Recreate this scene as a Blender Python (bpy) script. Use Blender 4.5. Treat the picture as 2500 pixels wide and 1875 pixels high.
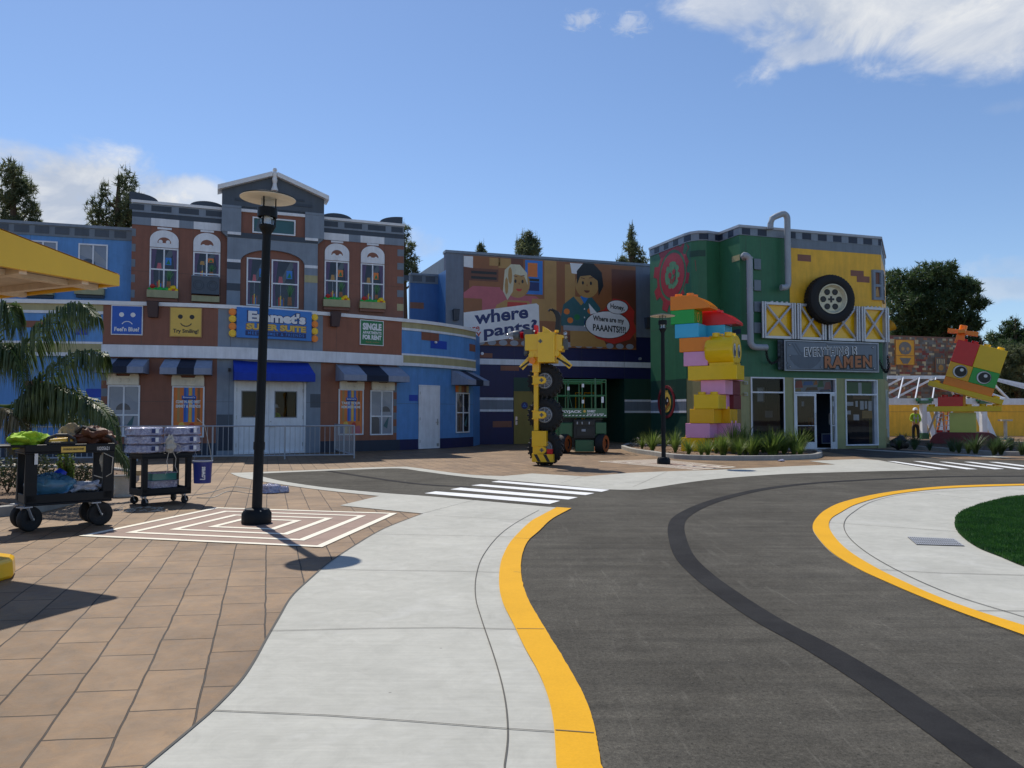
import bpy, math, random
from math import radians as R, sin, cos, pi, sqrt, atan2, tan
from mathutils import Vector, Matrix, noise
from mathutils.geometry import tessellate_polygon
random.seed(7)
for o in list(bpy.data.objects): bpy.data.objects.remove(o)
SC = bpy.context.scene
COL = SC.collection
# ------------------------------------------------------------ camera
F, CX, CY, CAMH = 1879.0, 1250.0, 937.5, 1.4
TILT = math.atan(75.5/F)
cam = bpy.data.cameras.new('camera'); cam.lens = F/2500*36; cam.sensor_width = 36
cam.clip_start = 0.05; cam.clip_end = 3000
co = bpy.data.objects.new('camera', cam); COL.objects.link(co)
co.location = (0, 0, CAMH); co.rotation_euler = (pi/2+TILT, 0, 0)
SC.camera = co
# ------------------------------------------------------------ sun, sky
SUN_AZ, SUN_EL = R(-28.0), R(54.5)           # azimuth measured from +Y towards +X
sl = bpy.data.lights.new('sun', 'SUN'); sl.energy = 4.35; sl.angle = R(0.5); sl.color = (1.0, 0.935, 0.82)
so = bpy.data.objects.new('sun', sl); COL.objects.link(so)
sd = Vector((sin(SUN_AZ)*cos(SUN_EL), cos(SUN_AZ)*cos(SUN_EL), sin(SUN_EL)))
so.rotation_euler = sd.to_track_quat('Z', 'Y').to_euler(); so.location = (0, 0, 30)
SC.view_settings.view_transform = 'Standard'; SC.view_settings.look = 'None'
SC.view_settings.exposure = 0.0; SC.view_settings.gamma = 1
SC.render.engine = 'CYCLES'

def ray(px, py):
    xv = (px-CX)/F; yv = (CY-py)/F
    return Vector((xv, cos(TILT)-yv*sin(TILT), sin(TILT)+yv*cos(TILT)))
def G(px, py, z=0.0):
    d = ray(px, py); t = (z-CAMH)/d.z
    return (d.x*t, d.y*t)
def AT(px, py, dist):                         # point seen at pixel, at ground distance y = dist
    d = ray(px, py); t = dist/d.y
    return Vector((d.x*t, dist, CAMH+d.z*t))

w = bpy.data.worlds.new('World'); SC.world = w; w.use_nodes = True
nt = w.node_tree; nt.nodes.clear()
def N(t, typ, **kw):
    n = t.nodes.new(typ)
    for k, v in kw.items(): setattr(n, k, v)
    return n
def math_node(t, op, a, b=None, c=None, clamp=False):
    n = N(t, 'ShaderNodeMath', operation=op, use_clamp=clamp)
    for i, v in enumerate((a, b, c)):
        if v is None: continue
        if isinstance(v, (int, float)): n.inputs[i].default_value = v
        else: t.links.new(v, n.inputs[i])
    return n.outputs[0]
sky = N(nt, 'ShaderNodeTexSky', sky_type='NISHITA', sun_disc=False, sun_elevation=SUN_EL, sun_rotation=SUN_AZ)
sky.altitude = 50; sky.air_density = 1.0; sky.dust_density = 0.15; sky.ozone_density = 3.5
geo = N(nt, 'ShaderNodeNewGeometry')          # Incoming = -view direction
tc = N(nt, 'ShaderNodeTexCoord')
sep = N(nt, 'ShaderNodeSeparateXYZ'); nt.links.new(tc.outputs['Generated'], sep.inputs[0])
az = math_node(nt, 'ARCTAN2', sep.outputs[0], sep.outputs[1])
el = math_node(nt, 'ARCSINE', sep.outputs[2])
mp = N(nt, 'ShaderNodeMapping'); mp.inputs['Scale'].default_value = (1, 1, 1.5); nt.links.new(tc.outputs['Generated'], mp.inputs[0])
n1 = N(nt, 'ShaderNodeTexNoise'); n1.inputs['Scale'].default_value = 9; n1.inputs['Detail'].default_value = 9; n1.inputs['Roughness'].default_value = .6; n1.inputs['Distortion'].default_value = .5
nt.links.new(mp.outputs[0], n1.inputs[0])
n2 = N(nt, 'ShaderNodeTexNoise'); n2.inputs['Scale'].default_value = 30; n2.inputs['Detail'].default_value = 6
nt.links.new(mp.outputs[0], n2.inputs[0])
n3 = N(nt, 'ShaderNodeTexNoise'); n3.inputs['Scale'].default_value = 55; n3.inputs['Detail'].default_value = 8; n3.inputs['Roughness'].default_value = .65; n3.inputs['Distortion'].default_value = .8; nt.links.new(mp.outputs[0], n3.inputs[0])
nz = math_node(nt, 'MULTIPLY_ADD', n2.outputs[0], .3, math_node(nt, 'MULTIPLY', n1.outputs[0], 1.0))
nz = math_node(nt, 'SUBTRACT', nz, .66)
def azel(px, py):
    d = ray(px, py); return atan2(d.x, d.y), math.asin(d.z/d.length)
tot = None
for (px, py, rx, ry, amp, gain) in [(2150, -40, 500, 190, 1.15, 1.0), (2480, 20, 380, 150, 1.0, .95), (1830, -10, 170, 110, 1.3, .8), (1985, 120, 150, 48, 1.3, .75), (140, 490, 340, 135, 1.2, 1.0), (400, 490, 190, 75, 1.4, .8), (40, 400, 130, 50, 1.8, .5), (1418, 50, 62, 34, -2.2, .50), (1535, 60, 66, 40, -2.2, .45),
                                    (2460, 700, 150, 38, 1.6, .55), (2480, 655, 120, 40, 2.2, .25), (1010, 600, 90, 40, 2, .3), (2440, 265, 80, 24, 1.6, .12)]:
    a0, e0 = azel(px, py); a1, _ = azel(px+rx, py); _, e1 = azel(px, py-ry)
    ra, re = abs(a1-a0), abs(e1-e0)
    u = math_node(nt, 'DIVIDE', math_node(nt, 'SUBTRACT', az, a0), ra)
    v = math_node(nt, 'DIVIDE', math_node(nt, 'SUBTRACT', el, e0), re)
    d = math_node(nt, 'SQRT', math_node(nt, 'ADD', math_node(nt, 'MULTIPLY', u, u), math_node(nt, 'MULTIPLY', v, v)))
    d = math_node(nt, 'MULTIPLY_ADD', nz, -amp*1.6, d) if amp > 0 else math_node(nt, 'MULTIPLY_ADD', math_node(nt, 'SUBTRACT', n3.outputs[0], .50), amp*1.3, math_node(nt, 'ADD', d, .15))
    mr = N(nt, 'ShaderNodeMapRange', interpolation_type='SMOOTHSTEP')
    nt.links.new(d, mr.inputs['Value']); mr.inputs['From Min'].default_value = 1.30; mr.inputs['From Max'].default_value = .60
    if amp < 0: mr.inputs['From Min'].default_value = 1.05; mr.inputs['From Max'].default_value = .05
    mr.inputs['To Min'].default_value = 0; mr.inputs['To Max'].default_value = gain
    tot = mr.outputs[0] if tot is None else math_node(nt, 'MAXIMUM', tot, mr.outputs[0])
shade = N(nt, 'ShaderNodeMix', data_type='RGBA'); shade.inputs[6].default_value = (4.2, 4.8, 5.9, 1); shade.inputs[7].default_value = (6.7, 6.9, 7.2, 1)
ms = N(nt, 'ShaderNodeMapRange'); nt.links.new(n1.outputs[0], ms.inputs[0]); ms.inputs[1].default_value = .38; ms.inputs[2].default_value = .62
nt.links.new(ms.outputs[0], shade.inputs[0])
mixc = N(nt, 'ShaderNodeMix', data_type='RGBA')
tint = N(nt, 'ShaderNodeVectorMath', operation='MULTIPLY'); tint.inputs[1].default_value = (1.0, 1.03, 1.10); nt.links.new(sky.outputs[0], tint.inputs[0])
nt.links.new(tot, mixc.inputs[0]); nt.links.new(tint.outputs[0], mixc.inputs[6]); nt.links.new(shade.outputs[2], mixc.inputs[7])
bg = N(nt, 'ShaderNodeBackground'); bg.inputs[1].default_value = 0.116
nt.links.new(mixc.outputs[2], bg.inputs[0])
wo = N(nt, 'ShaderNodeOutputWorld'); nt.links.new(bg.outputs[0], wo.inputs[0])

# ------------------------------------------------------------ materials
def paint(name, col, rough=.5, var=.10, bump=.15, bscale=60, spec=.5, metal=0, dirt=.0, scale=2.5, coat=0):
    m = bpy.data.materials.new(name); m.use_nodes = True; t = m.node_tree; b = t.nodes['Principled BSDF']
    tc = N(t, 'ShaderNodeNewGeometry')
    n = N(t, 'ShaderNodeTexNoise'); n.inputs['Scale'].default_value = scale; n.inputs['Detail'].default_value = 8; n.inputs['Roughness'].default_value = .65
    t.links.new(tc.outputs['Position'], n.inputs[0])
    mr = N(t, 'ShaderNodeMapRange'); mr.inputs[1].default_value = .3; mr.inputs[2].default_value = .7; mr.inputs[3].default_value = 1-var; mr.inputs[4].default_value = 1+var*.7
    t.links.new(n.outputs[0], mr.inputs[0])
    mu = N(t, 'ShaderNodeVectorMath', operation='SCALE'); mu.inputs[0].default_value = col[:3]
    t.links.new(mr.outputs[0], mu.inputs['Scale'])
    t.links.new(mu.outputs[0], b.inputs['Base Color'])
    b.inputs['Roughness'].default_value = rough; b.inputs['Specular IOR Level'].default_value = spec; b.inputs['Metallic'].default_value = metal
    if not coat and bump > .1:
        mp_ = N(t, 'ShaderNodeMapping'); mp_.inputs['Scale'].default_value = (3.5, 3.5, .35); t.links.new(tc.outputs['Position'], mp_.inputs[0]); ns = N(t, 'ShaderNodeTexNoise'); ns.inputs['Scale'].default_value = 1.6; ns.inputs['Detail'].default_value = 7; ns.inputs['Roughness'].default_value = .7; t.links.new(mp_.outputs[0], ns.inputs[0])
        mr2 = N(t, 'ShaderNodeMapRange'); mr2.inputs[1].default_value = .35; mr2.inputs[2].default_value = .7; mr2.inputs[3].default_value = 1.06; mr2.inputs[4].default_value = .86; t.links.new(ns.outputs[0], mr2.inputs[0]); mu2 = N(t, 'ShaderNodeVectorMath', operation='SCALE'); t.links.new(mu.outputs[0], mu2.inputs[0]); t.links.new(mr2.outputs[0], mu2.inputs['Scale']); t.links.new(mu2.outputs[0], b.inputs['Base Color'])
    if coat: b.inputs['Coat Weight'].default_value = coat; b.inputs['Coat Roughness'].default_value = .08
    if bump:
        n2 = N(t, 'ShaderNodeTexNoise'); n2.inputs['Scale'].default_value = bscale; n2.inputs['Detail'].default_value = 4
        t.links.new(tc.outputs['Position'], n2.inputs[0])
        bp = N(t, 'ShaderNodeBump'); bp.inputs['Strength'].default_value = bump; bp.inputs['Distance'].default_value = .01
        t.links.new(n2.outputs[0], bp.inputs['Height']); t.links.new(bp.outputs[0], b.inputs['Normal'])
    return m
M = {}
def D(k, *a, **kw): M[k] = paint(k, *a, **kw)
D('brown', (.25, .095, .058)); D('brown_hi', (.29, .105, .058)); D('blue', (.10, .285, .62)); D('blue_deep', (.03, .14, .40)); D('royal', (.01, .06, .45)); D('grey', (.22, .27, .34)); D('grey_lo', (.17, .21, .26))
D('slate', (.045, .062, .09)); D('slate_hi', (.075, .095, .125)); D('tan', (.42, .38, .20)); D('white', (.78, .81, .86)); D('navy', (.008, .012, .085)); D('navy_base', (.018, .03, .06)); D('frame', (.80, .83, .88), rough=.35)
D('cream', (.84, .80, .68), rough=.4); D('green', (.032, .155, .075)); D('green_dk', (.012, .06, .04)); D('wyellow', (.90, .49, .03)); D('pale', (.33, .34, .16)); D('red', (.42, .02, .025)); D('maroon', (.20, .02, .03))
D('coping', (.80, .81, .83), rough=.35, bump=.05); D('bbgrey', (.17, .20, .26)); D('black', (.012, .013, .016), rough=.45, bump=.05); D('lampblack', (.007, .010, .014), rough=.5, bump=.03, spec=.2); D('rubber', (.012, .013, .015), rough=.75, bump=.3, bscale=25)
D('steel', (.45, .47, .50), rough=.35, metal=.8, bump=.03); D('rim_dark', (.30, .07, .015)); D('galv', (.40, .42, .46), rough=.45, metal=.3, bump=.05); D('silver', (.55, .56, .60), rough=.35, bump=.05, metal=.3); D('pipe', (.33, .37, .42), rough=.4, bump=.04)
D('speaker', (.07, .045, .05), rough=.6); D('woodlight', (.45, .30, .14)); D('awn_dk', (.012, .02, .045), rough=.8); D('awn_lt', (.28, .32, .42), rough=.8); D('awn_blue', (.01, .05, .42), rough=.75)
D('pl_yellow', (.96, .60, .008), rough=.22, var=.05, bump=.03, coat=.15, spec=.35); D('pl_orange', (.95, .26, .01), rough=.25, var=.05, bump=.03, coat=.15, spec=.35); D('pl_red', (.75, .012, .02), rough=.25, var=.05, bump=.03, coat=.15, spec=.35); D('pl_pink', (.86, .38, .62), rough=.25, var=.05, bump=.03, coat=.15, spec=.35)
D('pl_blue', (.06, .50, .78), rough=.25, var=.05, bump=.03, coat=.15, spec=.35); D('pl_green', (.015, .42, .06), rough=.25, var=.05, bump=.03, coat=.15, spec=.35); D('pl_lime', (.60, .62, .12), rough=.3, var=.05, bump=.03, coat=.3); D('pl_oyellow', (.93, .48, .01), rough=.22, var=.05, bump=.03, coat=.15, spec=.35)
D('m_yellow', (.95, .54, .008), rough=.3, var=.06, bump=.03, coat=.3); D('m_grey', (.10, .11, .12), rough=.4); D('eyewhite', (.85, .85, .85), rough=.3); D('hub', (.66, .62, .45), rough=.4)
D('s_blue', (.01, .10, .50), rough=.4, bump=.02); D('s_sky', (.03, .20, .62), rough=.4, bump=.02); D('s_yellow', (.75, .50, .09), rough=.4, bump=.02); D('s_green', (.01, .19, .06), rough=.4, bump=.02); D('s_orange', (.75, .20, .03), rough=.4, bump=.02); D('s_white', (.80, .81, .83), rough=.4, bump=.02); D('s_black', (.012, .012, .014), rough=.4, bump=.02); D('s_navy', (.005, .02, .14), rough=.4, bump=.02)
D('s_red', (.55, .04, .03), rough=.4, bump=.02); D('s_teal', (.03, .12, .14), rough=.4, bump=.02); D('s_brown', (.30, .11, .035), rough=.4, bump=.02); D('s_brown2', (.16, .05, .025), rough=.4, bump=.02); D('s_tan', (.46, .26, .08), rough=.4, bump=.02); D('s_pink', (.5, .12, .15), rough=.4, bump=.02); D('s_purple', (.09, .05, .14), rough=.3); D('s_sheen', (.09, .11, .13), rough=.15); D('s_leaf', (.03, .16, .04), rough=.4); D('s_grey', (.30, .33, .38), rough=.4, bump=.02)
D('lift', (.004, .11, .04), rough=.3, bump=.03, coat=.2); D('concrete_kerb', (.36, .35, .32), rough=.8, var=.2, bump=.3); D('orange', (.75, .36, .02)); D('orange_red', (.6, .13, .02))
D('hiyellow', (.38, .62, .03), rough=.8, var=.25, scale=14); D('trousers', (.02, .018, .016), rough=.8); D('skin', (.42, .22, .13), rough=.5); D('helmet', (.8, .8, .82), rough=.3); D('boot', (.04, .03, .02))
D('leather', (.11, .035, .015), rough=.6, var=.3); D('canvas', (.34, .27, .17), rough=.8, var=.3); D('rope', (.55, .52, .45), rough=.8, var=.2); D('rag', (.55, .57, .65), rough=.9, var=.2); D('bluecap', (.01, .05, .6), rough=.3); D('cartblk', (.007, .009, .013), rough=.5, bump=.1, spec=.3)
D('bucket', (.01, .03, .22), rough=.35, bump=.02); D('bark', (.10, .06, .035), rough=.9, var=.3, bump=.6, bscale=20); D('soil', (.075, .045, .03), rough=.95, var=.4, bump=1.0, bscale=30); D('mulch', (.20, .13, .08), rough=.95, var=.5, bump=1.0, bscale=25, scale=20)
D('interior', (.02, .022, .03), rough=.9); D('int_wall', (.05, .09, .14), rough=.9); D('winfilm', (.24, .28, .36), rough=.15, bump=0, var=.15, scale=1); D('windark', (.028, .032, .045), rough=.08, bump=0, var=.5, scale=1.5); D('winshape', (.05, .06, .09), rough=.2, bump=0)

def leafmat(name, col, col2, trans=.25, scale=1.2):
    m = bpy.data.materials.new(name); m.use_nodes = True; t = m.node_tree; b = t.nodes['Principled BSDF']
    g = N(t, 'ShaderNodeNewGeometry'); n = N(t, 'ShaderNodeTexNoise'); n.inputs['Scale'].default_value = scale; n.inputs['Detail'].default_value = 5
    t.links.new(g.outputs['Position'], n.inputs[0])
    mr = N(t, 'ShaderNodeMapRange'); mr.inputs[1].default_value = .35; mr.inputs[2].default_value = .65; t.links.new(n.outputs[0], mr.inputs[0])
    mx = N(t, 'ShaderNodeMix', data_type='RGBA'); mx.inputs[6].default_value = (*col, 1); mx.inputs[7].default_value = (*col2, 1)
    t.links.new(mr.outputs[0], mx.inputs[0]); t.links.new(mx.outputs[2], b.inputs['Base Color'])
    b.inputs['Roughness'].default_value = .5
    tr = N(t, 'ShaderNodeBsdfTranslucent'); t.links.new(mx.outputs[2], tr.inputs[0])
    ms = N(t, 'ShaderNodeMixShader'); ms.inputs[0].default_value = trans
    t.links.new(b.outputs[0], ms.inputs[1]); t.links.new(tr.outputs[0], ms.inputs[2])
    t.links.new(ms.outputs[0], t.nodes['Material Output'].inputs[0])
    M[name] = m
leafmat('pine_leaf', (.06, .09, .045), (.19, .21, .10), trans=.5); leafmat('dark_leaf', (.028, .06, .022), (.09, .14, .05), scale=.8, trans=.45); leafmat('palm_leaf', (.03, .065, .018), (.13, .18, .06), trans=.4, scale=5); leafmat('strap_leaf', (.07, .13, .02), (.20, .27, .06), trans=.45, scale=4)
leafmat('shrub_leaf', (.05, .04, .025), (.05, .09, .03)); leafmat('grass', (.022, .085, .012), (.05, .15, .02), scale=3); leafmat('redplant', (.10, .012, .012), (.04, .03, .02)); leafmat('dry_leaf', (.16, .11, .05), (.09, .11, .04))

def glass(name, tint=(.9, .95, 1), alpha=.75):
    m = bpy.data.materials.new(name); m.use_nodes = True; t = m.node_tree; t.nodes.clear()
    o = N(t, 'ShaderNodeOutputMaterial'); ms = N(t, 'ShaderNodeMixShader'); tr = N(t, 'ShaderNodeBsdfTransparent'); gl = N(t, 'ShaderNodeBsdfGlossy')
    gl.inputs['Roughness'].default_value = .02; tr.inputs[0].default_value = (*[c*alpha for c in tint], 1)
    g_ = N(t, 'ShaderNodeNewGeometry'); dt = N(t, 'ShaderNodeVectorMath', operation='DOT_PRODUCT'); t.links.new(g_.outputs['Incoming'], dt.inputs[0]); t.links.new(g_.outputs['Normal'], dt.inputs[1])
    c_ = math_node(t, 'SUBTRACT', 1.0, math_node(t, 'ABSOLUTE', dt.outputs['Value']), clamp=True); a = math_node(t, 'MULTIPLY_ADD', math_node(t, 'POWER', c_, 5.0), .9, .022, clamp=True)
    t.links.new(a, ms.inputs[0]); t.links.new(tr.outputs[0], ms.inputs[1]); t.links.new(gl.outputs[0], ms.inputs[2]); t.links.new(ms.outputs[0], o.inputs[0])
    M[name] = m
glass('glass', alpha=.62); glass('clear', alpha=.9)
def plastic_wrap():
    m = bpy.data.materials.new('plastic_wrap'); m.use_nodes = True; t = m.node_tree; b = t.nodes['Principled BSDF']
    g = N(t, 'ShaderNodeNewGeometry'); n = N(t, 'ShaderNodeTexNoise'); n.inputs['Scale'].default_value = 14; n.inputs['Detail'].default_value = 5; n.inputs['Distortion'].default_value = 1.5
    t.links.new(g.outputs['Position'], n.inputs[0])
    r = N(t, 'ShaderNodeMapRange'); r.inputs[1].default_value = .35; r.inputs[2].default_value = .65; t.links.new(n.outputs[0], r.inputs[0])
    mx = N(t, 'ShaderNodeMix', data_type='RGBA'); mx.inputs[6].default_value = (.26, .26, .40, 1); mx.inputs[7].default_value = (.55, .55, .68, 1)
    t.links.new(r.outputs[0], mx.inputs[0]); t.links.new(mx.outputs[2], b.inputs['Base Color'])
    bp = N(t, 'ShaderNodeBump'); bp.inputs['Strength'].default_value = .9; bp.inputs['Distance'].default_value = .03
    t.links.new(n.outputs[0], bp.inputs['Height']); t.links.new(bp.outputs[0], b.inputs['Normal'])
    b.inputs['Roughness'].default_value = .12; b.inputs['Coat Weight'].default_value = .6
    b.inputs['Alpha'].default_value = .9
    M['plastic_wrap'] = m
plastic_wrap()
M['jug'] = paint('jug', (.12, .32, .50), rough=.15, bump=0); M['jug'].node_tree.nodes['Principled BSDF'].inputs['Transmission Weight'].default_value = .5
M['clearplastic'] = paint('clearplastic', (.7, .72, .75), rough=.1, bump=0); M['clearplastic'].node_tree.nodes['Principled BSDF'].inputs['Transmission Weight'].default_value = .7
M['redplastic'] = paint('redplastic', (.6, .01, .02), rough=.1, bump=0)

def ground_mat(name, kind):
    m = bpy.data.materials.new(name); m.use_nodes = True; t = m.node_tree; b = t.nodes['Principled BSDF']
    g = N(t, 'ShaderNodeNewGeometry'); P = g.outputs['Position']
    def noi(scale, detail=6, rough=.6, src=P, dist=0):
        n = N(t, 'ShaderNodeTexNoise'); n.inputs['Scale'].default_value = scale; n.inputs['Detail'].default_value = detail; n.inputs['Roughness'].default_value = rough; n.inputs['Distortion'].default_value = dist
        t.links.new(src, n.inputs[0]); return n.outputs[0]
    def ramp(v, a, bb, lo=0., hi=1.):
        r = N(t, 'ShaderNodeMapRange'); t.links.new(v, r.inputs[0]); r.inputs[1].default_value = a; r.inputs[2].default_value = bb; r.inputs[3].default_value = lo; r.inputs[4].default_value = hi; return r.outputs[0]
    def mix(f, a, bb, blend='MIX'):
        x = N(t, 'ShaderNodeMix', data_type='RGBA', blend_type=blend)
        for i, v in ((0, f), (6, a), (7, bb)):
            if isinstance(v, tuple): x.inputs[i].default_value = (*v, 1)
            elif isinstance(v, (int, float)): x.inputs[i].default_value = v
            else: t.links.new(v, x.inputs[i])
        return x.outputs[2]
    def mapped(scale, rot=0):
        mm = N(t, 'ShaderNodeMapping'); mm.inputs['Scale'].default_value = scale; mm.inputs['Rotation'].default_value = (0, 0, rot); t.links.new(P, mm.inputs[0]); return mm.outputs[0]
    def bump(h, s, d, prev=None):
        bp = N(t, 'ShaderNodeBump'); bp.inputs['Strength'].default_value = s; bp.inputs['Distance'].default_value = d; t.links.new(h, bp.inputs['Height'])
        if prev: t.links.new(prev, bp.inputs['Normal'])
        return bp.outputs[0]
    if kind == 'paver':
        def dot(v):
            n = N(t, 'ShaderNodeVectorMath', operation='DOT_PRODUCT'); n.inputs[1].default_value = v; t.links.new(P, n.inputs[0]); return n.outputs['Value']
        wob = noi(3, 2, .5, dist=0)
        wx = math_node(t, 'MULTIPLY', math_node(t, 'SUBTRACT', wob, .5), .02)
        x = math_node(t, 'ADD', dot((-.12/.98, .993/.98, 0)), wx); y = math_node(t, 'ADD', dot((.953, .302, 0)), wx)
        cb = N(t, 'ShaderNodeCombineXYZ'); t.links.new(x, cb.inputs[0]); t.links.new(y, cb.inputs[1])
        br = N(t, 'ShaderNodeTexBrick', offset=.5); t.links.new(cb.outputs[0], br.inputs[0])
        br.inputs['Scale'].default_value = 1; br.inputs['Mortar Size'].default_value = .0058; br.inputs['Mortar Smooth'].default_value = .3; br.inputs['Brick Width'].default_value = .61; br.inputs['Row Height'].default_value = .305; br.inputs['Bias'].default_value = -.1
        br.inputs['Color1'].default_value = (.270, .178, .104, 1); br.inputs['Color2'].default_value = (.205, .132, .076, 1); br.inputs['Mortar'].default_value = (.030, .018, .012, 1)
        big = noi(1.1, 8, .7); mid = noi(7, 8, .7, dist=1.0); fine = noi(70, 4)
        c = mix(ramp(big, .3, .7), (.58, .57, .55), (1.25, 1.24, 1.20)); c = mix(1.0, br.outputs[0], c, 'MULTIPLY')
        c = mix(.7, c, mix(ramp(mid, .3, .7), (.66, .64, .62), (1.30, 1.28, 1.26)), 'MULTIPLY')
        sp = ramp(noi(26, 3, .7), .70, .76, 0, .35); c = mix(sp, c, (.55, .48, .42))
        t.links.new(c, b.inputs['Base Color'])
        n = bump(math_node(t, 'MULTIPLY', br.outputs['Fac'], -1.), 1.0, .014); n = bump(mid, .45, .025, n); n = bump(fine, .15, .004, n)
        t.links.new(n, b.inputs['Normal']); t.links.new(ramp(mid, .3, .7, .50, .75), b.inputs['Roughness']); b.inputs['Specular IOR Level'].default_value = .35
    elif kind == 'asphalt':
        big = noi(.45, 8, .7); mid = noi(4, 8, .75, dist=.6); fine = noi(160, 3, .8); st = noi(1, 8, .7, mapped((.6, 6, 1), .25))
        c = mix(ramp(big, .3, .7), (.048, .045, .040), (.098, .093, .084)); c = mix(.8, c, mix(ramp(st, .3, .7), (.70, .70, .70), (1.30, 1.28, 1.24)), 'MULTIPLY'); sc_ = noi(48, 4, .75); c = mix(.9, c, mix(ramp(sc_, .30, .70), (.62, .62, .62), (1.35, 1.34, 1.30)), 'MULTIPLY'); wv = noi(1, 6, .6, mapped((14, .9, 1), -.35), 1.2); c = mix(ramp(wv, .60, .72, 0, .22), c, (.20, .19, .17))
        c = mix(.8, c, mix(ramp(mid, .3, .72), (.8, .8, .8), (1.25, 1.25, 1.25)), 'MULTIPLY'); c = mix(.9, c, mix(ramp(fine, .25, .75), (.40, .40, .40), (1.75, 1.75, 1.7)), 'MULTIPLY')
        v = N(t, 'ShaderNodeTexVoronoi'); v.inputs['Scale'].default_value = 9; t.links.new(P, v.inputs[0]); c = mix(ramp(v.outputs['Distance'], .045, .03, 0, .35), c, (.4, .4, .38))
        v2 = N(t, 'ShaderNodeTexVoronoi'); v2.inputs['Scale'].default_value = 16; t.links.new(P, v2.inputs[0]); c = mix(ramp(v2.outputs['Distance'], .14, .06, 0, .65), c, (.018, .018, .017))
        t.links.new(c, b.inputs['Base Color']); n = bump(fine, .5, .006); n = bump(mid, .2, .01, n); t.links.new(n, b.inputs['Normal']); b.inputs['Roughness'].default_value = .85; b.inputs['Specular IOR Level'].default_value = .12
    elif kind == 'trench':
        big = noi(2, 8, .7); fine = noi(160, 3, .8); c = mix(ramp(big, .3, .7), (.014, .014, .016), (.032, .032, .034)); c = mix(.9, c, mix(ramp(fine, .25, .75), (.6, .6, .6), (1.4, 1.4, 1.4)), 'MULTIPLY')
        t.links.new(c, b.inputs['Base Color']); t.links.new(bump(fine, .5, .006), b.inputs['Normal']); b.inputs['Roughness'].default_value = .8; b.inputs['Specular IOR Level'].default_value = .1
    elif kind == 'concrete':
        big = noi(.8, 8, .7); br = noi(1, 8, .75, mapped((2, 40, 1), .02)); mid = noi(5, 9, .75, dist=.8); fine = noi(120, 3)
        c = mix(ramp(big, .3, .7), (.385, .382, .345), (.475, .470, .425)); c = mix(.5, c, mix(ramp(br, .3, .7), (.82, .82, .83), (1.14, 1.14, 1.12)), 'MULTIPLY'); c = mix(.9, c, mix(ramp(mid, .3, .7), (.86, .86, .855), (1.10, 1.10, 1.10)), 'MULTIPLY'); stn = noi(1.7, 4, .5, dist=1.5); c = mix(ramp(stn, .58, .70, 0, .18), c, (.60, .60, .58)); vs_ = N(t, 'ShaderNodeTexVoronoi'); vs_.inputs['Scale'].default_value = 3.2; t.links.new(P, vs_.inputs[0]); c = mix(ramp(vs_.outputs['Distance'], .035, .015, 0, .55), c, (.10, .09, .08))
        t.links.new(c, b.inputs['Base Color']); n = bump(br, .25, .004); n = bump(fine, .15, .003, n); t.links.new(n, b.inputs['Normal']); b.inputs['Roughness'].default_value = .75; b.inputs['Specular IOR Level'].default_value = .3
    elif kind in ('yellowline', 'whiteline', 'creamline'):
        col = {'yellowline': (.74, .385, .014), 'whiteline': (.82, .83, .84), 'creamline': (.88, .83, .70)}[kind]
        big = noi(1.5, 8, .7); fine = noi(90, 4); c = mix(ramp(big, .3, .7), tuple(v*.88 for v in col), col); c = mix(.5, c, mix(ramp(fine, .25, .75), (.85, .85, .85), (1.1, 1.1, 1.1)), 'MULTIPLY')
        if kind == 'yellowline': c = mix(ramp(noi(18, 5, .8), .68, .78, 0, .25), c, (.35, .30, .22))
        t.links.new(c, b.inputs['Base Color']); t.links.new(bump(fine, .3, .003), b.inputs['Normal']); b.inputs['Roughness'].default_value = .7; b.inputs['Specular IOR Level'].default_value = .15
    M[name] = m
for k in ('paver', 'asphalt', 'trench', 'concrete', 'yellowline', 'whiteline', 'creamline'): ground_mat(k, k)
D('joint', (.10, .095, .085), rough=.9); D('gr_ring', (.34, .02, .035)); D('gr_in', (.09, .25, .13)); D('ramen', (.45, .17, .07), rough=.5); D('turf_base', (.010, .04, .010), rough=.9, var=.3, scale=6); D('diamond_fill', (.27, .175, .135), rough=.7, var=.15)

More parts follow.
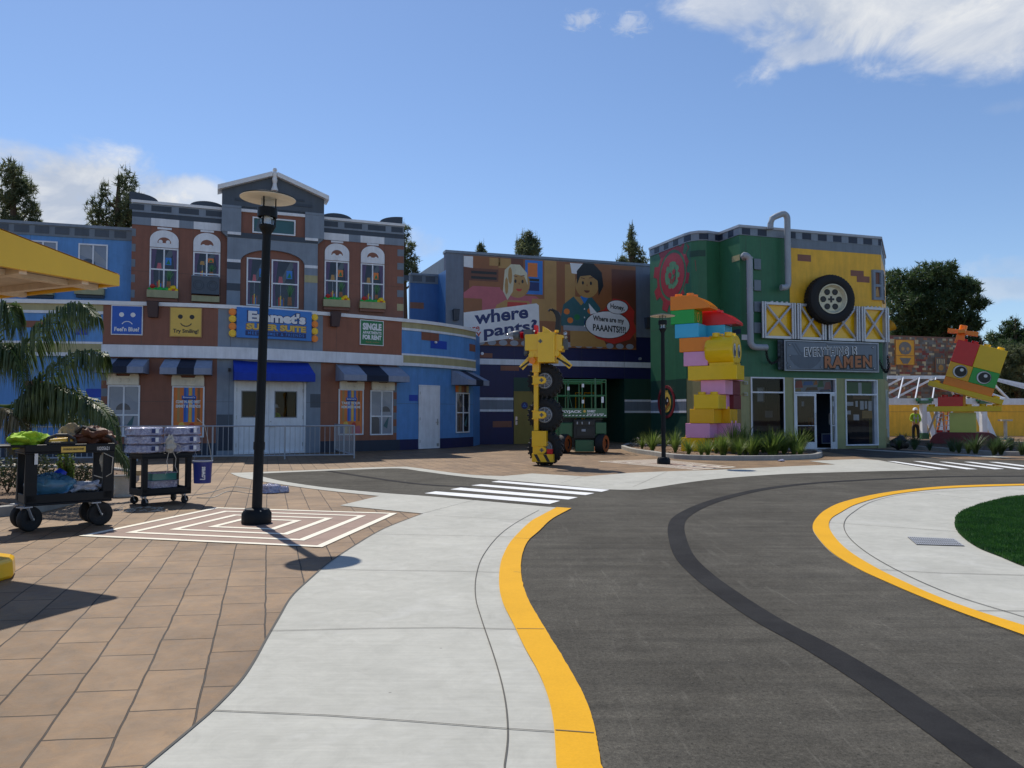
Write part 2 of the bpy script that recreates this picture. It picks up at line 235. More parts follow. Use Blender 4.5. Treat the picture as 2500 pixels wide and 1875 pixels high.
# ------------------------------------------------------------ mesh builder
def origin_of(o):
    v = Vector((0, 0, 0))
    while o is not None: v += o.location; o = o.parent
    return v
class MB:
    def __init__(s): s.v = []; s.f = []; s.m = []; s.ml = []; s.X = None
    def mi(s, m):
        if isinstance(m, str): m = M[m]
        if m not in s.ml: s.ml.append(m)
        return s.ml.index(m)
    def add(s, vs, fs, m):
        b = len(s.v); i = s.mi(m)
        for v in vs:
            v = Vector(v)
            if s.X is not None: v = s.X @ v
            s.v.append(v)
        for f in fs: s.f.append([b+k for k in f]); s.m.append(i)
    def box(s, x0, x1, y0, y1, z0, z1, m):
        vs = [(x0, y0, z0), (x1, y0, z0), (x1, y1, z0), (x0, y1, z0), (x0, y0, z1), (x1, y0, z1), (x1, y1, z1), (x0, y1, z1)]
        s.add(vs, [(3, 2, 1, 0), (4, 5, 6, 7), (0, 1, 5, 4), (1, 2, 6, 5), (2, 3, 7, 6), (3, 0, 4, 7)], m)
    def hexa(s, b, t, m):
        s.add(list(b)+list(t), [(3, 2, 1, 0), (4, 5, 6, 7), (0, 1, 5, 4), (1, 2, 6, 5), (2, 3, 7, 6), (3, 0, 4, 7)], m)
    def cyl(s, p0, p1, r0, r1=None, n=12, m='black', caps=True):
        p0 = Vector(p0); p1 = Vector(p1); r1 = r0 if r1 is None else r1
        d = (p1-p0).normalized(); a = Vector((0, 0, 1)) if abs(d.z) < .9 else Vector((1, 0, 0)); u = d.cross(a).normalized(); w = d.cross(u)
        vs = []
        for p, r in ((p0, r0), (p1, r1)):
            for k in range(n): t = 2*pi*k/n; vs.append(p+u*cos(t)*r+w*sin(t)*r)
        fs = [(k, k+n, (k+1) % n+n, (k+1) % n) for k in range(n)]
        if caps: fs += [tuple(range(n)), tuple(reversed(range(n, 2*n)))]
        s.add(vs, fs, m)
    def bar(s, p0, p1, a, b, m):
        p0 = Vector(p0); p1 = Vector(p1); d = (p1-p0).normalized(); up = Vector((0, 0, 1)) if abs(d.z) < .95 else Vector((0, 1, 0)); u = d.cross(up).normalized()*a/2; w = d.cross(u).normalized()*b/2
        s.hexa([p0-u-w, p0+u-w, p0+u+w, p0-u+w], [p1-u-w, p1+u-w, p1+u+w, p1-u+w], m)
    def tube(s, pts, r, n=8, m='black'):
        pts = [Vector(p) for p in pts]; rs = r if isinstance(r, (list, tuple)) else [r]*len(pts)
        ref = Vector((.13, .31, .94)); vs = []
        for i, p in enumerate(pts):
            d = (pts[min(i+1, len(pts)-1)]-pts[max(i-1, 0)]).normalized()
            u = d.cross(ref); u = (u if u.length > .05 else d.cross(Vector((1, 0, 0)))).normalized(); ww = d.cross(u)
            for k in range(n): t = 2*pi*k/n; vs.append(p+(u*cos(t)+ww*sin(t))*rs[i])
        fs = []
        for i in range(len(pts)-1):
            for k in range(n): fs.append((i*n+k, (i+1)*n+k, (i+1)*n+(k+1) % n, i*n+(k+1) % n))
        fs += [tuple(range(n)), tuple(reversed(range((len(pts)-1)*n, len(pts)*n)))]
        s.add(vs, fs, m)
    def lathe(s, prof, n=24, m='black', mat=None, closed=False):
        mat = mat or Matrix(); vs = []; L = len(prof)
        for k in range(n):
            t = 2*pi*k/n
            for (r, z) in prof: vs.append(mat @ Vector((r*cos(t), r*sin(t), z)))
        fs = []
        for k in range(n):
            for j in range(L-1+(1 if closed else 0)):
                a = k*L+j; b = k*L+(j+1) % L; c = ((k+1) % n)*L+(j+1) % L; d = ((k+1) % n)*L+j; fs.append((a, d, c, b))
        s.add(vs, fs, m)
    def prism(s, poly, y0, y1, m, mat=None):      # poly in local x,z ; extruded along local y
        mat = mat or Matrix(); n = len(poly)
        vs = [mat @ Vector((a, y0, b)) for a, b in poly]+[mat @ Vector((a, y1, b)) for a, b in poly]
        s.add(vs, [tuple(range(n)), tuple(reversed(range(n, 2*n)))]+[(i, i+n, (i+1) % n+n, (i+1) % n) for i in range(n)], m)
    def flat(s, pts, z, m):
        tri = tessellate_polygon([[Vector((p[0], p[1], 0)) for p in pts]])
        s.add([(p[0], p[1], z) for p in pts], [tuple(reversed(t)) if (Vector((pts[t[1]][0]-pts[t[0]][0], pts[t[1]][1]-pts[t[0]][1])).cross(Vector((pts[t[2]][0]-pts[t[0]][0], pts[t[2]][1]-pts[t[0]][1]))) < 0) else tuple(t) for t in tri], m)
    def blob(s, c, r, m, n=10, k=6, amp=.15, seed=0):
        vs = []; c = Vector(c)
        for j in range(k+1):
            ph = pi*j/k
            for i in range(n):
                th = 2*pi*i/n; d = Vector((sin(ph)*cos(th), sin(ph)*sin(th), cos(ph))); q = 1+amp*2*(noise.noise(d*1.7+Vector((seed*3.1, seed, 0))))
                vs.append(c+Vector((d.x*r[0], d.y*r[1], d.z*r[2]))*q)
        fs = [(j*n+i, (j+1)*n+i, (j+1)*n+(i+1) % n, j*n+(i+1) % n) for j in range(k) for i in range(n)]
        s.add(vs, fs, m)
    def build(s, name, parent=None, loc=None, smooth=False, bevel=0, subsurf=0, recalc=True):
        me = bpy.data.meshes.new(name)
        off = origin_of(parent) if parent is not None else Vector(loc or (0, 0, 0))
        me.from_pydata([v-off for v in s.v], [], s.f)
        for m in s.ml: me.materials.append(m)
        me.polygons.foreach_set('material_index', s.m)
        if recalc:
            import bmesh
            bm = bmesh.new(); bm.from_mesh(me); bmesh.ops.recalc_face_normals(bm, faces=bm.faces); bm.to_mesh(me); bm.free()
        if smooth:
            me.polygons.foreach_set('use_smooth', [True]*len(me.polygons)); me.set_sharp_from_angle(angle=R(38))
        me.update()
        o = bpy.data.objects.new(name, me); COL.objects.link(o)
        if parent is not None: o.parent = parent
        else: o.location = off
        if bevel:
            b = o.modifiers.new('bevel', 'BEVEL'); b.width = bevel; b.segments = 2; b.limit_method = 'ANGLE'; b.angle_limit = R(40)
        if subsurf:
            b = o.modifiers.new('sub', 'SUBSURF'); b.levels = subsurf; b.render_levels = subsurf
        return o
def tag(o, label=None, cat=None, group=None, kind=None):
    if label: o['label'] = label
    if cat: o['category'] = cat
    if group: o['group'] = group
    if kind: o['kind'] = kind
    return o
def thing(name, label, cat, loc=(0, 0, 0), group=None, rz=0):
    o = bpy.data.objects.new(name, None); COL.objects.link(o); o.empty_display_size = .2
    o.location = loc; o.rotation_euler = (0, 0, rz); return tag(o, label, cat, group)
def dup(root, loc, rz=0, label=None, group=None, scale=1, parent=None):
    r = root.copy(); COL.objects.link(r)
    if parent is None:
        r.location = loc; r.rotation_euler = (0, 0, rz); r.scale = (scale,)*3
        if label: r['label'] = label
        if group: r['group'] = group
    else: r.parent = parent
    for ch in [c for c in root.children]: dup(ch, None, parent=r)
    return r
def crv(pts, sub=6, closed=False):
    out = []; n = len(pts)
    for i in range(n-1):
        p0 = pts[max(i-1, 0)]; p1 = pts[i]; p2 = pts[i+1]; p3 = pts[min(i+2, n-1)]
        for k in range(sub):
            t = k/sub; out.append(tuple(.5*((2*p1[j])+(-p0[j]+p2[j])*t+(2*p0[j]-5*p1[j]+4*p2[j]-p3[j])*t*t+(-p0[j]+3*p1[j]-3*p2[j]+p3[j])*t*t*t) for j in range(len(p1))))
    out.append(tuple(pts[-1])); return out
def GC(pxs, sub=6): return crv([G(*p) for p in pxs], sub)
def GS(pxs): return [G(*p) for p in pxs]
_tc = {}
def text2d(s, bold=0., shear=0., spacing=1.0):
    k = (s, bold, shear, spacing)
    if k in _tc: return _tc[k]
    cu = bpy.data.curves.new('t', 'FONT'); cu.body = s; cu.size = 1; cu.offset = bold; cu.shear = shear; cu.space_character = spacing; cu.align_x = 'CENTER'; cu.resolution_u = 3; cu.space_line = .85
    ob = bpy.data.objects.new('t', cu); COL.objects.link(ob); bpy.context.view_layer.update()
    dg = bpy.context.evaluated_depsgraph_get(); me = bpy.data.meshes.new_from_object(ob.evaluated_get(dg))
    vs = [(v.co.x, v.co.y) for v in me.vertices]; fs = [tuple(p.vertices) for p in me.polygons]
    bpy.data.objects.remove(ob); bpy.data.meshes.remove(me)
    x0 = min(v[0] for v in vs); x1 = max(v[0] for v in vs); y0 = min(v[1] for v in vs); y1 = max(v[1] for v in vs)
    vs = [((a-x0)/(x1-x0), (b-y0)/(y1-y0)) for a, b in vs]
    _tc[k] = (vs, fs); return _tc[k]
def put_text(mb, s, fn, m, bold=0., shear=0., spacing=1.):    # fn(u,v in 0..1) -> world point
    vs, fs = text2d(s, bold, shear, spacing); mb.add([fn(a, b) for a, b in vs], fs, m)

class Wall:
    def __init__(s, pts, sub=0):
        if sub: pts = crv(pts, sub)
        s.p = [Vector(p) for p in pts]; s.s = [0.]
        for a, b in zip(s.p, s.p[1:]): s.s.append(s.s[-1]+(b-a).length)
        sn = [Vector(((b-a).y, -(b-a).x)).normalized() for a, b in zip(s.p, s.p[1:])]
        s.n = [sn[0]]
        for a, b in zip(sn, sn[1:]):
            k = (a+b).normalized(); s.n.append(k/max(.5, k.dot(a)))
        s.n.append(sn[-1]); s.L = s.s[-1]
    def P(s, q, z, o=0.):
        i = 0
        while i < len(s.p)-2 and q > s.s[i+1]: i += 1
        t = (q-s.s[i])/(s.s[i+1]-s.s[i]); a = s.p[i].lerp(s.p[i+1], t); tt = min(max(t, 0), 1)
        n = s.n[i].lerp(s.n[i+1], tt); a = a+n*o; return Vector((a.x, a.y, z))
    def hit(s, px, py):
        d = ray(px, py); best = None; n = len(s.p)
        for i in range(n-1):
            a = s.p[i]; b = s.p[i+1]; e = b-a; den = d.x*e.y-d.y*e.x
            if abs(den) < 1e-9: continue
            t = (a.x*e.y-a.y*e.x)/den; u = (a.x*d.y-a.y*d.x)/den
            lo = -.0001 if i > 0 else -2.; hi = 1.0001 if i < n-2 else 3.
            if t > 0 and lo <= u <= hi and (best is None or t < best[0]): best = (t, s.s[i]+u*(b-a).length)
        t, q = best; return q, CAMH+d.z*t
    def rect(s, x0, y0, x1, y1):
        ym = (y0+y1)/2; xm = (x0+x1)/2; return (s.hit(x0, ym)[0], s.hit(x1, ym)[0], s.hit(xm, y1)[1], s.hit(xm, y0)[1])
    def S(s, px, py=850): return s.hit(px, py)[0]
    def panel(s, mb, r, o0, o1, m, back=False):
        s0, s1, z0, z1 = r
        if s1 < s0: s0, s1 = s1, s0
        q = [s0]+[k for k in s.s if s0+.01 < k < s1-.01]+[s1]; n = len(q); vs = []
        for k in q: vs += [s.P(k, z0, o0), s.P(k, z1, o0), s.P(k, z0, o1), s.P(k, z1, o1)]
        fs = []
        for i in range(n-1):
            a = 4*i; b = 4*i+4; fs += [(a+2, b+2, b+3, a+3), (a+3, b+3, b+1, a+1), (a, b, b+2, a+2)]
            if back: fs.append((a, a+1, b+1, b))
        fs += [(0, 2, 3, 1), (4*n-4, 4*n-3, 4*n-1, 4*n-2)]
        mb.add(vs, fs, m)
    def poly(s, mb, pts, o0, o1, m):
        n = len(pts); vs = [s.P(a, z, o1) for a, z in pts]+[s.P(a, z, o0) for a, z in pts]
        tri = tessellate_polygon([[Vector((a, z, 0)) for a, z in pts]])
        mb.add(vs, [tuple(t) for t in tri]+[(i, i+n, (i+1) % n+n, (i+1) % n) for i in range(n)], m)
    def ring(s, mb, c, r0, r1, o0, o1, m, n=32, a0=0, a1=2*pi, ky=1.):
        full = abs(a1-a0-2*pi) < 1e-6
        pts = [(c[0]+cos(a0+(a1-a0)*k/n)*r1, c[1]+sin(a0+(a1-a0)*k/n)*r1*ky) for k in range(n+1)]; pin = [(c[0]+cos(a0+(a1-a0)*k/n)*r0, c[1]+sin(a0+(a1-a0)*k/n)*r0*ky) for k in range(n+1)]
        for k in range(n): s.poly(mb, [pts[k], pts[k+1], pin[k+1], pin[k]], o0, o1, m)
    def disc(s, mb, c, r, o0, o1, m, n=24, ky=1.): s.poly(mb, [(c[0]+cos(2*pi*k/n)*r, c[1]+sin(2*pi*k/n)*r*ky) for k in range(n)], o0, o1, m)
    def frame(s, mb, r, fw, o0, o1, m, v=(), h=(), mw=None):
        s0, s1, z0, z1 = r; mw = mw or fw
        s.panel(mb, (s0, s0+fw, z0, z1), o0, o1, m); s.panel(mb, (s1-fw, s1, z0, z1), o0, o1, m)
        s.panel(mb, (s0+fw, s1-fw, z1-fw, z1), o0, o1, m); s.panel(mb, (s0+fw, s1-fw, z0, z0+fw), o0, o1, m)
        for t in v: c = s0+(s1-s0)*t; s.panel(mb, (c-mw/2, c+mw/2, z0+fw, z1-fw), o0, o1-.004, m)
        for t in h: c = z0+(z1-z0)*t; s.panel(mb, (s0+fw, s1-fw, c-mw/2, c+mw/2), o0, o1-.008, m)
    def text(s, mb, t, r, o, m, bold=0., shear=0., spacing=1., slope=0.):
        s0, s1, z0, z1 = r; put_text(mb, t, lambda u, v: s.P(s0+(s1-s0)*u, z0+(z1-z0)*v+slope*(u-.5), o), m, bold, shear, spacing)
# ============================================================ GROUND
def struct(o): return tag(o, kind='structure')
mb = MB(); mb.flat([(-400, -60), (400, -60), (400, 900), (-400, 900)], 0, 'paver'); struct(mb.build('ground'))
yl_out = [(1359, 1240.6), (1321, 1261), (1294, 1277), (1251, 1320), (1229, 1358), (1220, 1392), (1219, 1436), (1228, 1477), (1253, 1528), (1281, 1587), (1313, 1645), (1337, 1706), (1351.5, 1775), (1358, 1875)]
yl_in = [(1395.5, 1243), (1348, 1269), (1316, 1299), (1289, 1324), (1274, 1362), (1273, 1410), (1288, 1464), (1325, 1530), (1366, 1598), (1405, 1665), (1435, 1727), (1455, 1797), (1467, 1875)]
left_edge = [(1032, 1255), (940, 1291), (865, 1334), (801, 1378), (751, 1421), (711, 1460), (681, 1510), (651, 1562), (622, 1615), (587, 1667), (527, 1731), (467, 1784), (358, 1875)]
far_asph_top = [(616, 1157.6), (780, 1150.5), (900, 1146), (974, 1144), (1028, 1151), (1110, 1162), (1191, 1170), (1290, 1178), (1400, 1188), (1484, 1195.6), (1560, 1197)]
far_asph_bot = [(616, 1157.6), (655, 1168), (703, 1178), (811, 1193), (941, 1205), (1039, 1212), (1200, 1226), (1359, 1240.6)]
conc_low = [(1560, 1197), (1600, 1191), (1670, 1180), (1750.5, 1170), (1850, 1162), (1954, 1156.4), (2129, 1151.5), (2287.6, 1148)]
yo, yi = GC(yl_out, 10), GC(yl_in, 14); yi = [(p[0]+.006*noise.noise(Vector((p[0]*9, p[1]*9, 0)))*(1 if i % 2 else .3), p[1]) for i, p in enumerate(yi)]; le = GC(left_edge); fat = GC(far_asph_top, 3); fab = GC(far_asph_bot, 4); cl = GC(conc_low)
yi_end = [(.45, 2.3), (.42, 0), (-.2, -4), (-2, -12)]; yo_end = [(.20, 2.3), (.18, 0), (-.45, -4), (-2.25, -12)]; le_end = [(-1.5, 2.3), (-1.8, 0), (-2.8, -4), (-5, -12)]
# road surface
mb = MB()
asph = fat + cl[1:] + GS([(2250, 1141), (2200, 1134), (2150, 1124), (2060, 1110), (2003, 1101), (2016, 1097.5), (2129, 1096), (2230, 1100), (2330, 1108), (2420, 1118), (2500, 1123.5), (3400, 1127)]) + [(60, 21), (60, -12)] + [(-2, -12), (-.2, -4), (.42, 0), (.45, 2.3)] + list(reversed(yi)) + list(reversed(fab[1:-1]))
mb.flat(asph, .004, 'asphalt'); struct(mb.build('road'))
# light kerb band across the shaded drive
mb = MB(); mb.flat(GS([(2085, 1097.6), (2115, 1097.4), (2420, 1113), (2480, 1119), (2440, 1119)]), .008, 'concrete'); struct(mb.build('drive_strip'))
mb = MB(); mb.flat(crv(GS([(2215, 1109), (2380, 1115.5), (2500, 1119), (2900, 1121), (2900, 1126), (2440, 1123.5), (2300, 1121.5)]), 1), .009, 'paver'); struct(mb.build('paving'))
# left concrete path: from bottom of the frame round to the far strip
mb = MB()
notchL = GS([(830, 1235), (925, 1212)]); outer = GC([(925, 1212), (830, 1202), (746, 1192), (646, 1177), (587, 1165.5), (562, 1155.5)])
top = GC([(562, 1155.5), (780, 1147.5), (900, 1142), (993, 1140)], 3) + GC([(993, 1140), (1040, 1146), (1082.5, 1152), (1153, 1160), (1229, 1163)], 4) + GS([(1299.5, 1156.6), (1430, 1164), (1538, 1155)]) + GC([(1538, 1155), (1640, 1151), (1740, 1148), (1803, 1145), (1930, 1139)], 4) + GS([(2039.5, 1134.5), (1974, 1126), (2100, 1121), (2145, 1124), (2200, 1134), (2287.6, 1148)])
path_poly = list(reversed(le)) + notchL[:1] + outer + top + list(reversed(cl[:-1])) + list(reversed(fat[:-1])) + fab[1:-1] + yi + yi_end + list(reversed(le_end))
path_poly = [p for i, p in enumerate(path_poly) if i == 0 or (Vector(p)-Vector(path_poly[i-1])).length > 1e-4]
mb.flat(path_poly, .008, 'concrete')
def ribbon(mb, pts, w, z, m, ends=True):
    P = [Vector(p) for p in pts]; L = []; Rr = []
    for i, p in enumerate(P):
        d = (P[min(i+1, len(P)-1)]-P[max(i-1, 0)]).normalized(); n = Vector((-d.y, d.x)); L.append(p+n*w/2); Rr.append(p-n*w/2)
    mb.add([(q.x, q.y, z) for q in L]+[(q.x, q.y, z) for q in Rr], [(i, i+1, len(P)+i+1, len(P)+i) for i in range(len(P)-1)], m)
joint = GC([(1316, 1247), (1261.5, 1277), (1218, 1309.5), (1180, 1358), (1163, 1407), (1161, 1460), (1175, 1514), (1209, 1616), (1232, 1706.6), (1240, 1797), (1232, 1875)]) + [(-.02, 2.3), (-.1, 0)]
ribbon(mb, joint, .008, .0125, 'joint')
for a in ([(781, 1393), (1100, 1397), (1255, 1401)], [(660, 1544), (900, 1538), (1100, 1536), (1300, 1541)], [(520, 1740), (800, 1752), (1000, 1766), (1240, 1785), (1352, 1792)], [(895, 1306), (1100, 1309), (1262, 1313)], [(1032, 1255), (1120, 1232), (1160, 1222)], [(1440, 1190), (1560, 1176), (1740, 1160), (1900, 1150)], [(1060, 1260), (1200, 1268), (1300, 1272)], [(1370, 1180), (1420, 1165)], [(1545, 1190), (1630, 1152)]):
    ribbon(mb, GS(a), .0065, .0125, 'joint')
ribbon(mb, le+le_end, .014, .0125, 'joint')
struct(mb.build('path'))
mb = MB(); mb.flat(yo+yo_end+list(reversed(yi_end))+list(reversed(yi)), .0165, 'yellowline')
for a in ([(1254, 1401), (1273, 1402)], [(1256, 1317), (1297, 1319)], [(1262, 1541), (1329, 1542)], [(1356, 1792), (1450, 1799)]): ribbon(mb, GS(a), .007, .019, 'joint')
struct(mb.build('kerb_marking'))
# right island
io = [(2700, 1182), (2500, 1183), (2345, 1187), (2245, 1194), (2146, 1207), (2061, 1226.6), (2016.7, 1246.5), (1992, 1269), (1984, 1291), (1997, 1316), (2031.6, 1353), (2096, 1393), (2171, 1428), (2245, 1460), (2345, 1500), (2500, 1556), (2760, 1650)]
ii = [(2700, 1185), (2500, 1187), (2345, 1192), (2245, 1200), (2161, 1213), (2091, 1233), (2051, 1254), (2029, 1269), (2024, 1289), (2041.5, 1318.6), (2076, 1351), (2141, 1391), (2220.6, 1430.5), (2295, 1463), (2390, 1497.6), (2500, 1532), (2760, 1614)]
gio, gii = GC(io), GC(ii)
mb = MB(); mb.flat(gio+[(3.3, 1.5), (3.4, -12), (70, -12), (70, 15.8)], .008, 'concrete')
ribbon(mb, GC([(2600, 1196), (2400, 1198), (2235, 1205), (2136, 1224), (2081, 1254), (2061, 1279), (2069, 1309), (2111, 1348), (2196, 1398), (2320, 1453), (2500, 1510), (2760, 1590)]), .010, .0125, 'joint')
for a in ([(1989, 1275), (2200, 1290), (2338, 1300)], [(2096, 1391), (2300, 1402), (2600, 1410)], [(2345, 1494), (2500, 1495), (2700, 1496)], [(2210, 1200), (2400, 1222)]): ribbon(mb, GS(a), .009, .0125, 'joint')
struct(mb.build('path'))
mb = MB(); mb.flat(gio+[(3.3, 1.5), (3.4, -12), (3.62, -12), (3.52, 1.5)]+list(reversed(gii)), .0165, 'yellowline')
struct(mb.build('kerb_marking'))
turf = GC([(2700, 1206), (2500, 1214), (2434, 1224), (2375, 1241.5), (2340, 1259), (2332, 1284), (2345, 1309), (2385, 1338.5), (2444, 1363), (2500, 1386), (2640, 1430)]) + [(7, 4.6), (9, 2), (40, 2), (40, 14)]
mb = MB(); mb.flat(turf, .0165, 'turf_base'); struct(mb.build('lawn_base'))
# blades on the lawn
def inside(p, poly):
    c = False; j = len(poly)-1
    for i in range(len(poly)):
        a, b = poly[i], poly[j]
        if (a[1] > p[1]) != (b[1] > p[1]) and p[0] < (b[0]-a[0])*(p[1]-a[1])/(b[1]-a[1])+a[0]: c = not c
        j = i
    return c
mb = MB(); vs = []; fs = []; rr = random.Random(3); cnt = 0
while cnt < 42000:
    x = rr.uniform(4.3, 10.5); y = rr.uniform(5.6, 14)
    if x/y > .70 or not inside((x, y), turf): continue
    a = rr.uniform(0, 2*pi); h = rr.uniform(.022, .042); wd = .004+.0006*y; b = len(vs); lx, ly = rr.uniform(-.015, .015), rr.uniform(-.015, .015)
    vs += [(x-cos(a)*wd, y-sin(a)*wd, .015), (x+cos(a)*wd, y+sin(a)*wd, .015), (x+lx, y+ly, .015+h)]; fs.append((b, b+1, b+2)); cnt += 1
mb.add(vs, fs, 'grass'); tag(mb.build('turf', recalc=False), 'dark green turf lawn inside the pale concrete island', 'lawn', kind='stuff')
# drain
q = [Vector((*G(*p), 0)) for p in ((2215.6, 1313.6), (2330, 1318.6), (2355, 1336), (2238, 1332.5))]
fn = lambda u, v: q[3].lerp(q[2], u).lerp(q[0].lerp(q[1], u), v)
mb = MB(); mb.flat([(fn(*c).x, fn(*c).y) for c in ((0, 0), (1, 0), (1, 1), (0, 1))], .012, 'joint')
for k in range(22):
    a = fn(k/22+.006, .04); b = fn(k/22+.032, .04); c = fn(k/22+.032, .96); d = fn(k/22+.006, .96); mb.flat([(p.x, p.y) for p in (a, b, c, d)], .0165, 'galv')
for v0 in (.0, .31, .64, .95):
    a = fn(0, v0); b = fn(1, v0); c = fn(1, v0+.05); d = fn(0, v0+.05); mb.flat([(p.x, p.y) for p in (a, b, c, d)], .0185, 'galv')
tag(mb.build('drain_grate', loc=(fn(.5, .5).x, fn(.5, .5).y, 0)), 'rectangular slotted metal drain grate set in the pale concrete beside the lawn', 'drain')
# dark repair strip in the road
tr = GC([(2900, 1160), (2500, 1163), (2295, 1165), (2046, 1176), (1897, 1190), (1798, 1209), (1723, 1231.6), (1668.5, 1259), (1651, 1284), (1656, 1323.6), (1673.5, 1363), (1718, 1408), (1788, 1460), (1877, 1517.5), (1997, 1582), (2136, 1667), (2245, 1741), (2345, 1811), (2434, 1875)]) + [(1.95, 2.6), (2.3, 1.5), (3, -2)]
mb = MB(); ribbon(mb, tr, .20, .008, 'trench'); struct(mb.build('road_patch'))
mb = MB(); ribbon(mb, GC([(800, 1150), (900, 1166), (1000, 1180), (1070, 1186), (1150, 1190)]), .16, .008, 'trench'); struct(mb.build('road_patch'))
# crosswalks
def z2(x, y): return (540+x*.5425, 1060+y*.5425)
def z4(x, y): return (1600+x*.4069, 1060+y*.4069)
for nm, lab, lst in (('near', 'white zebra crossing stripe on the near crossing by the yellow kerb line', [[(915, 268), (965, 259), (1525, 302), (1478, 316)], [(1030, 250), (1078, 242), (1605, 286), (1562, 296)], [(1125, 232), (1170, 227), (1680, 267), (1640, 276)], [(1215, 216), (1250, 211), (1748, 252), (1712, 261)]]), ('far', '', [[(1390, 163), (1440, 165), (1770, 212), (1700, 212)], [(1545, 163), (1600, 165), (1935, 212), (1865, 212)], [(1700, 166), (1750, 168), (2095, 210), (2035, 212)], [(1850, 167), (1900, 168), (2230, 211), (2180, 213)], [(2000, 168), (2050, 169), (2400, 212), (2330, 213)]])):
    mb = MB()
    for qd in lst: mb.flat([G(*(z2 if nm == 'near' else z4)(*p)) for p in qd], .0085, 'whiteline')
    struct(mb.build('crosswalk_marking'))
# diamonds round the lamps
LP1 = (-3.30, 10.0); 
def LA(px, py): a = G(px, py+0.0); return a
b2 = G(1623.5, 1134); LP2 = (b2[0], b2[1]+.18)
def diamond(cs, scs, lw, nm):
    c = [Vector(p) for p in cs]; cc = sum(c, Vector((0, 0)))/4; mb = MB()
    mb.flat([tuple(p) for p in c], .004, 'diamond_fill')
    for s in scs:
        o = [cc+(p-cc)*s for p in c]; k = s-lw; i = [cc+(p-cc)*k for p in c]
        for a in range(4):
            b = (a+1) % 4; mb.add([(o[a].x, o[a].y, .0085), (o[b].x, o[b].y, .0085), (i[b].x, i[b].y, .0085), (i[a].x, i[a].y, .0085)], [(0, 1, 2, 3)], 'creamline')
    struct(mb.build('paving_marking'))
diamond(GS([(191.5, 1310), (527, 1240), (970, 1254), (786, 1337.6)]), (1.0, .76, .52, .30), .062, 1)
diamond(GS([(1459.7, 1127), (1610, 1122), (1797.8, 1141), (1693, 1147.5)]), (1.0, .80, .60, .40), .055, 2)

# ============================================================ KERBED BEDS
def bed(poly, h, name, label, soil, sh=.09, kw=.16):
    cc = sum((Vector(p) for p in poly), Vector((0, 0)))/len(poly); n = len(poly); P = [Vector(p) for p in poly]; I = []
    area = sum(P[i].x*P[(i+1) % n].y-P[(i+1) % n].x*P[i].y for i in range(n)); sg = 1 if area > 0 else -1
    for i in range(n):
        d = (P[(i+1) % n]-P[i-1]).normalized(); I.append(P[i]+Vector((-d.y, d.x))*kw*sg)
    mb = MB(); vs = [(p.x, p.y, 0) for p in P]+[(p.x, p.y, h) for p in P]+[(p.x, p.y, h) for p in I]+[(p.x, p.y, sh) for p in I]
    fs = [];
    for i in range(n):
        j = (i+1) % n; fs += [(i, j, n+j, n+i), (n+i, n+j, 2*n+j, 2*n+i), (2*n+i, 2*n+j, 3*n+j, 3*n+i)]
    mb.add(vs, fs, 'concrete_kerb'); root = thing(name, label, 'planting bed', (cc.x, cc.y, 0))
    mb.build('kerb', root, bevel=.02)
    mb = MB(); mb.flat([tuple(p) for p in I], sh-.01, soil)
    r2 = random.Random(n)
    xs = [p[0] for p in poly]; ys = [p[1] for p in poly]
    for k in range(900):
        x = r2.uniform(min(xs), max(xs)); y = r2.uniform(min(ys), max(ys))
        if inside((x, y), [tuple(p) for p in I]):
            a = r2.uniform(0, pi); s = r2.uniform(.015, .05); mb.add([(x-cos(a)*s, y-sin(a)*s, sh), (x+cos(a)*s, y+sin(a)*s, sh+.01), (x-sin(a)*s*.5, y+cos(a)*s*.5, sh+.03)], [(0, 1, 2)], 'mulch')
    mb.build('soil', root); return root
bed1 = crv(GS([(1516, 1096), (1540, 1104), (1587, 1111.5), (1645, 1120), (1731, 1124), (1847, 1124.5), (1934, 1123), (1992, 1119.7), (2008, 1113), (1995, 1107), (1940, 1104)]), 4) + [(8.9, 29.6), (8.6, 30.6), (7.6, 31.2), (6.8, 32.3), (5.2, 34.6)] + GS([(1530, 1090)])
bed(bed1, .15, 'planting_bed', 'curved kerbed bed of strap-leaved plants under the brick tower with big eyes', 'mulch')
bed2 = GS([(0, 1262), (60, 1256), (109, 1249), (200, 1226), (280, 1203), (330, 1179), (338, 1166), (300, 1156), (150, 1149), (-100, 1152), (-350, 1175), (-450, 1225), (-300, 1290), (-120, 1278)])
bed(crv(bed2+bed2[:1], 3)[:-1], .14, 'planting_bed', 'kerbed bed with low shrubs and a palm behind the large black cart', 'mulch')
bed3 = GS([(2140, 1089), (2200, 1094), (2269, 1100), (2340, 1106), (2404, 1110.5), (2500, 1114), (2700, 1116), (2900, 1108), (2700, 1092), (2450, 1085), (2300, 1082), (2180, 1082)])
bed(crv(bed3+bed3[:1], 3)[:-1], .15, 'planting_bed', 'kerbed bed of dark grasses around the tilted brick head sculpture', 'soil')

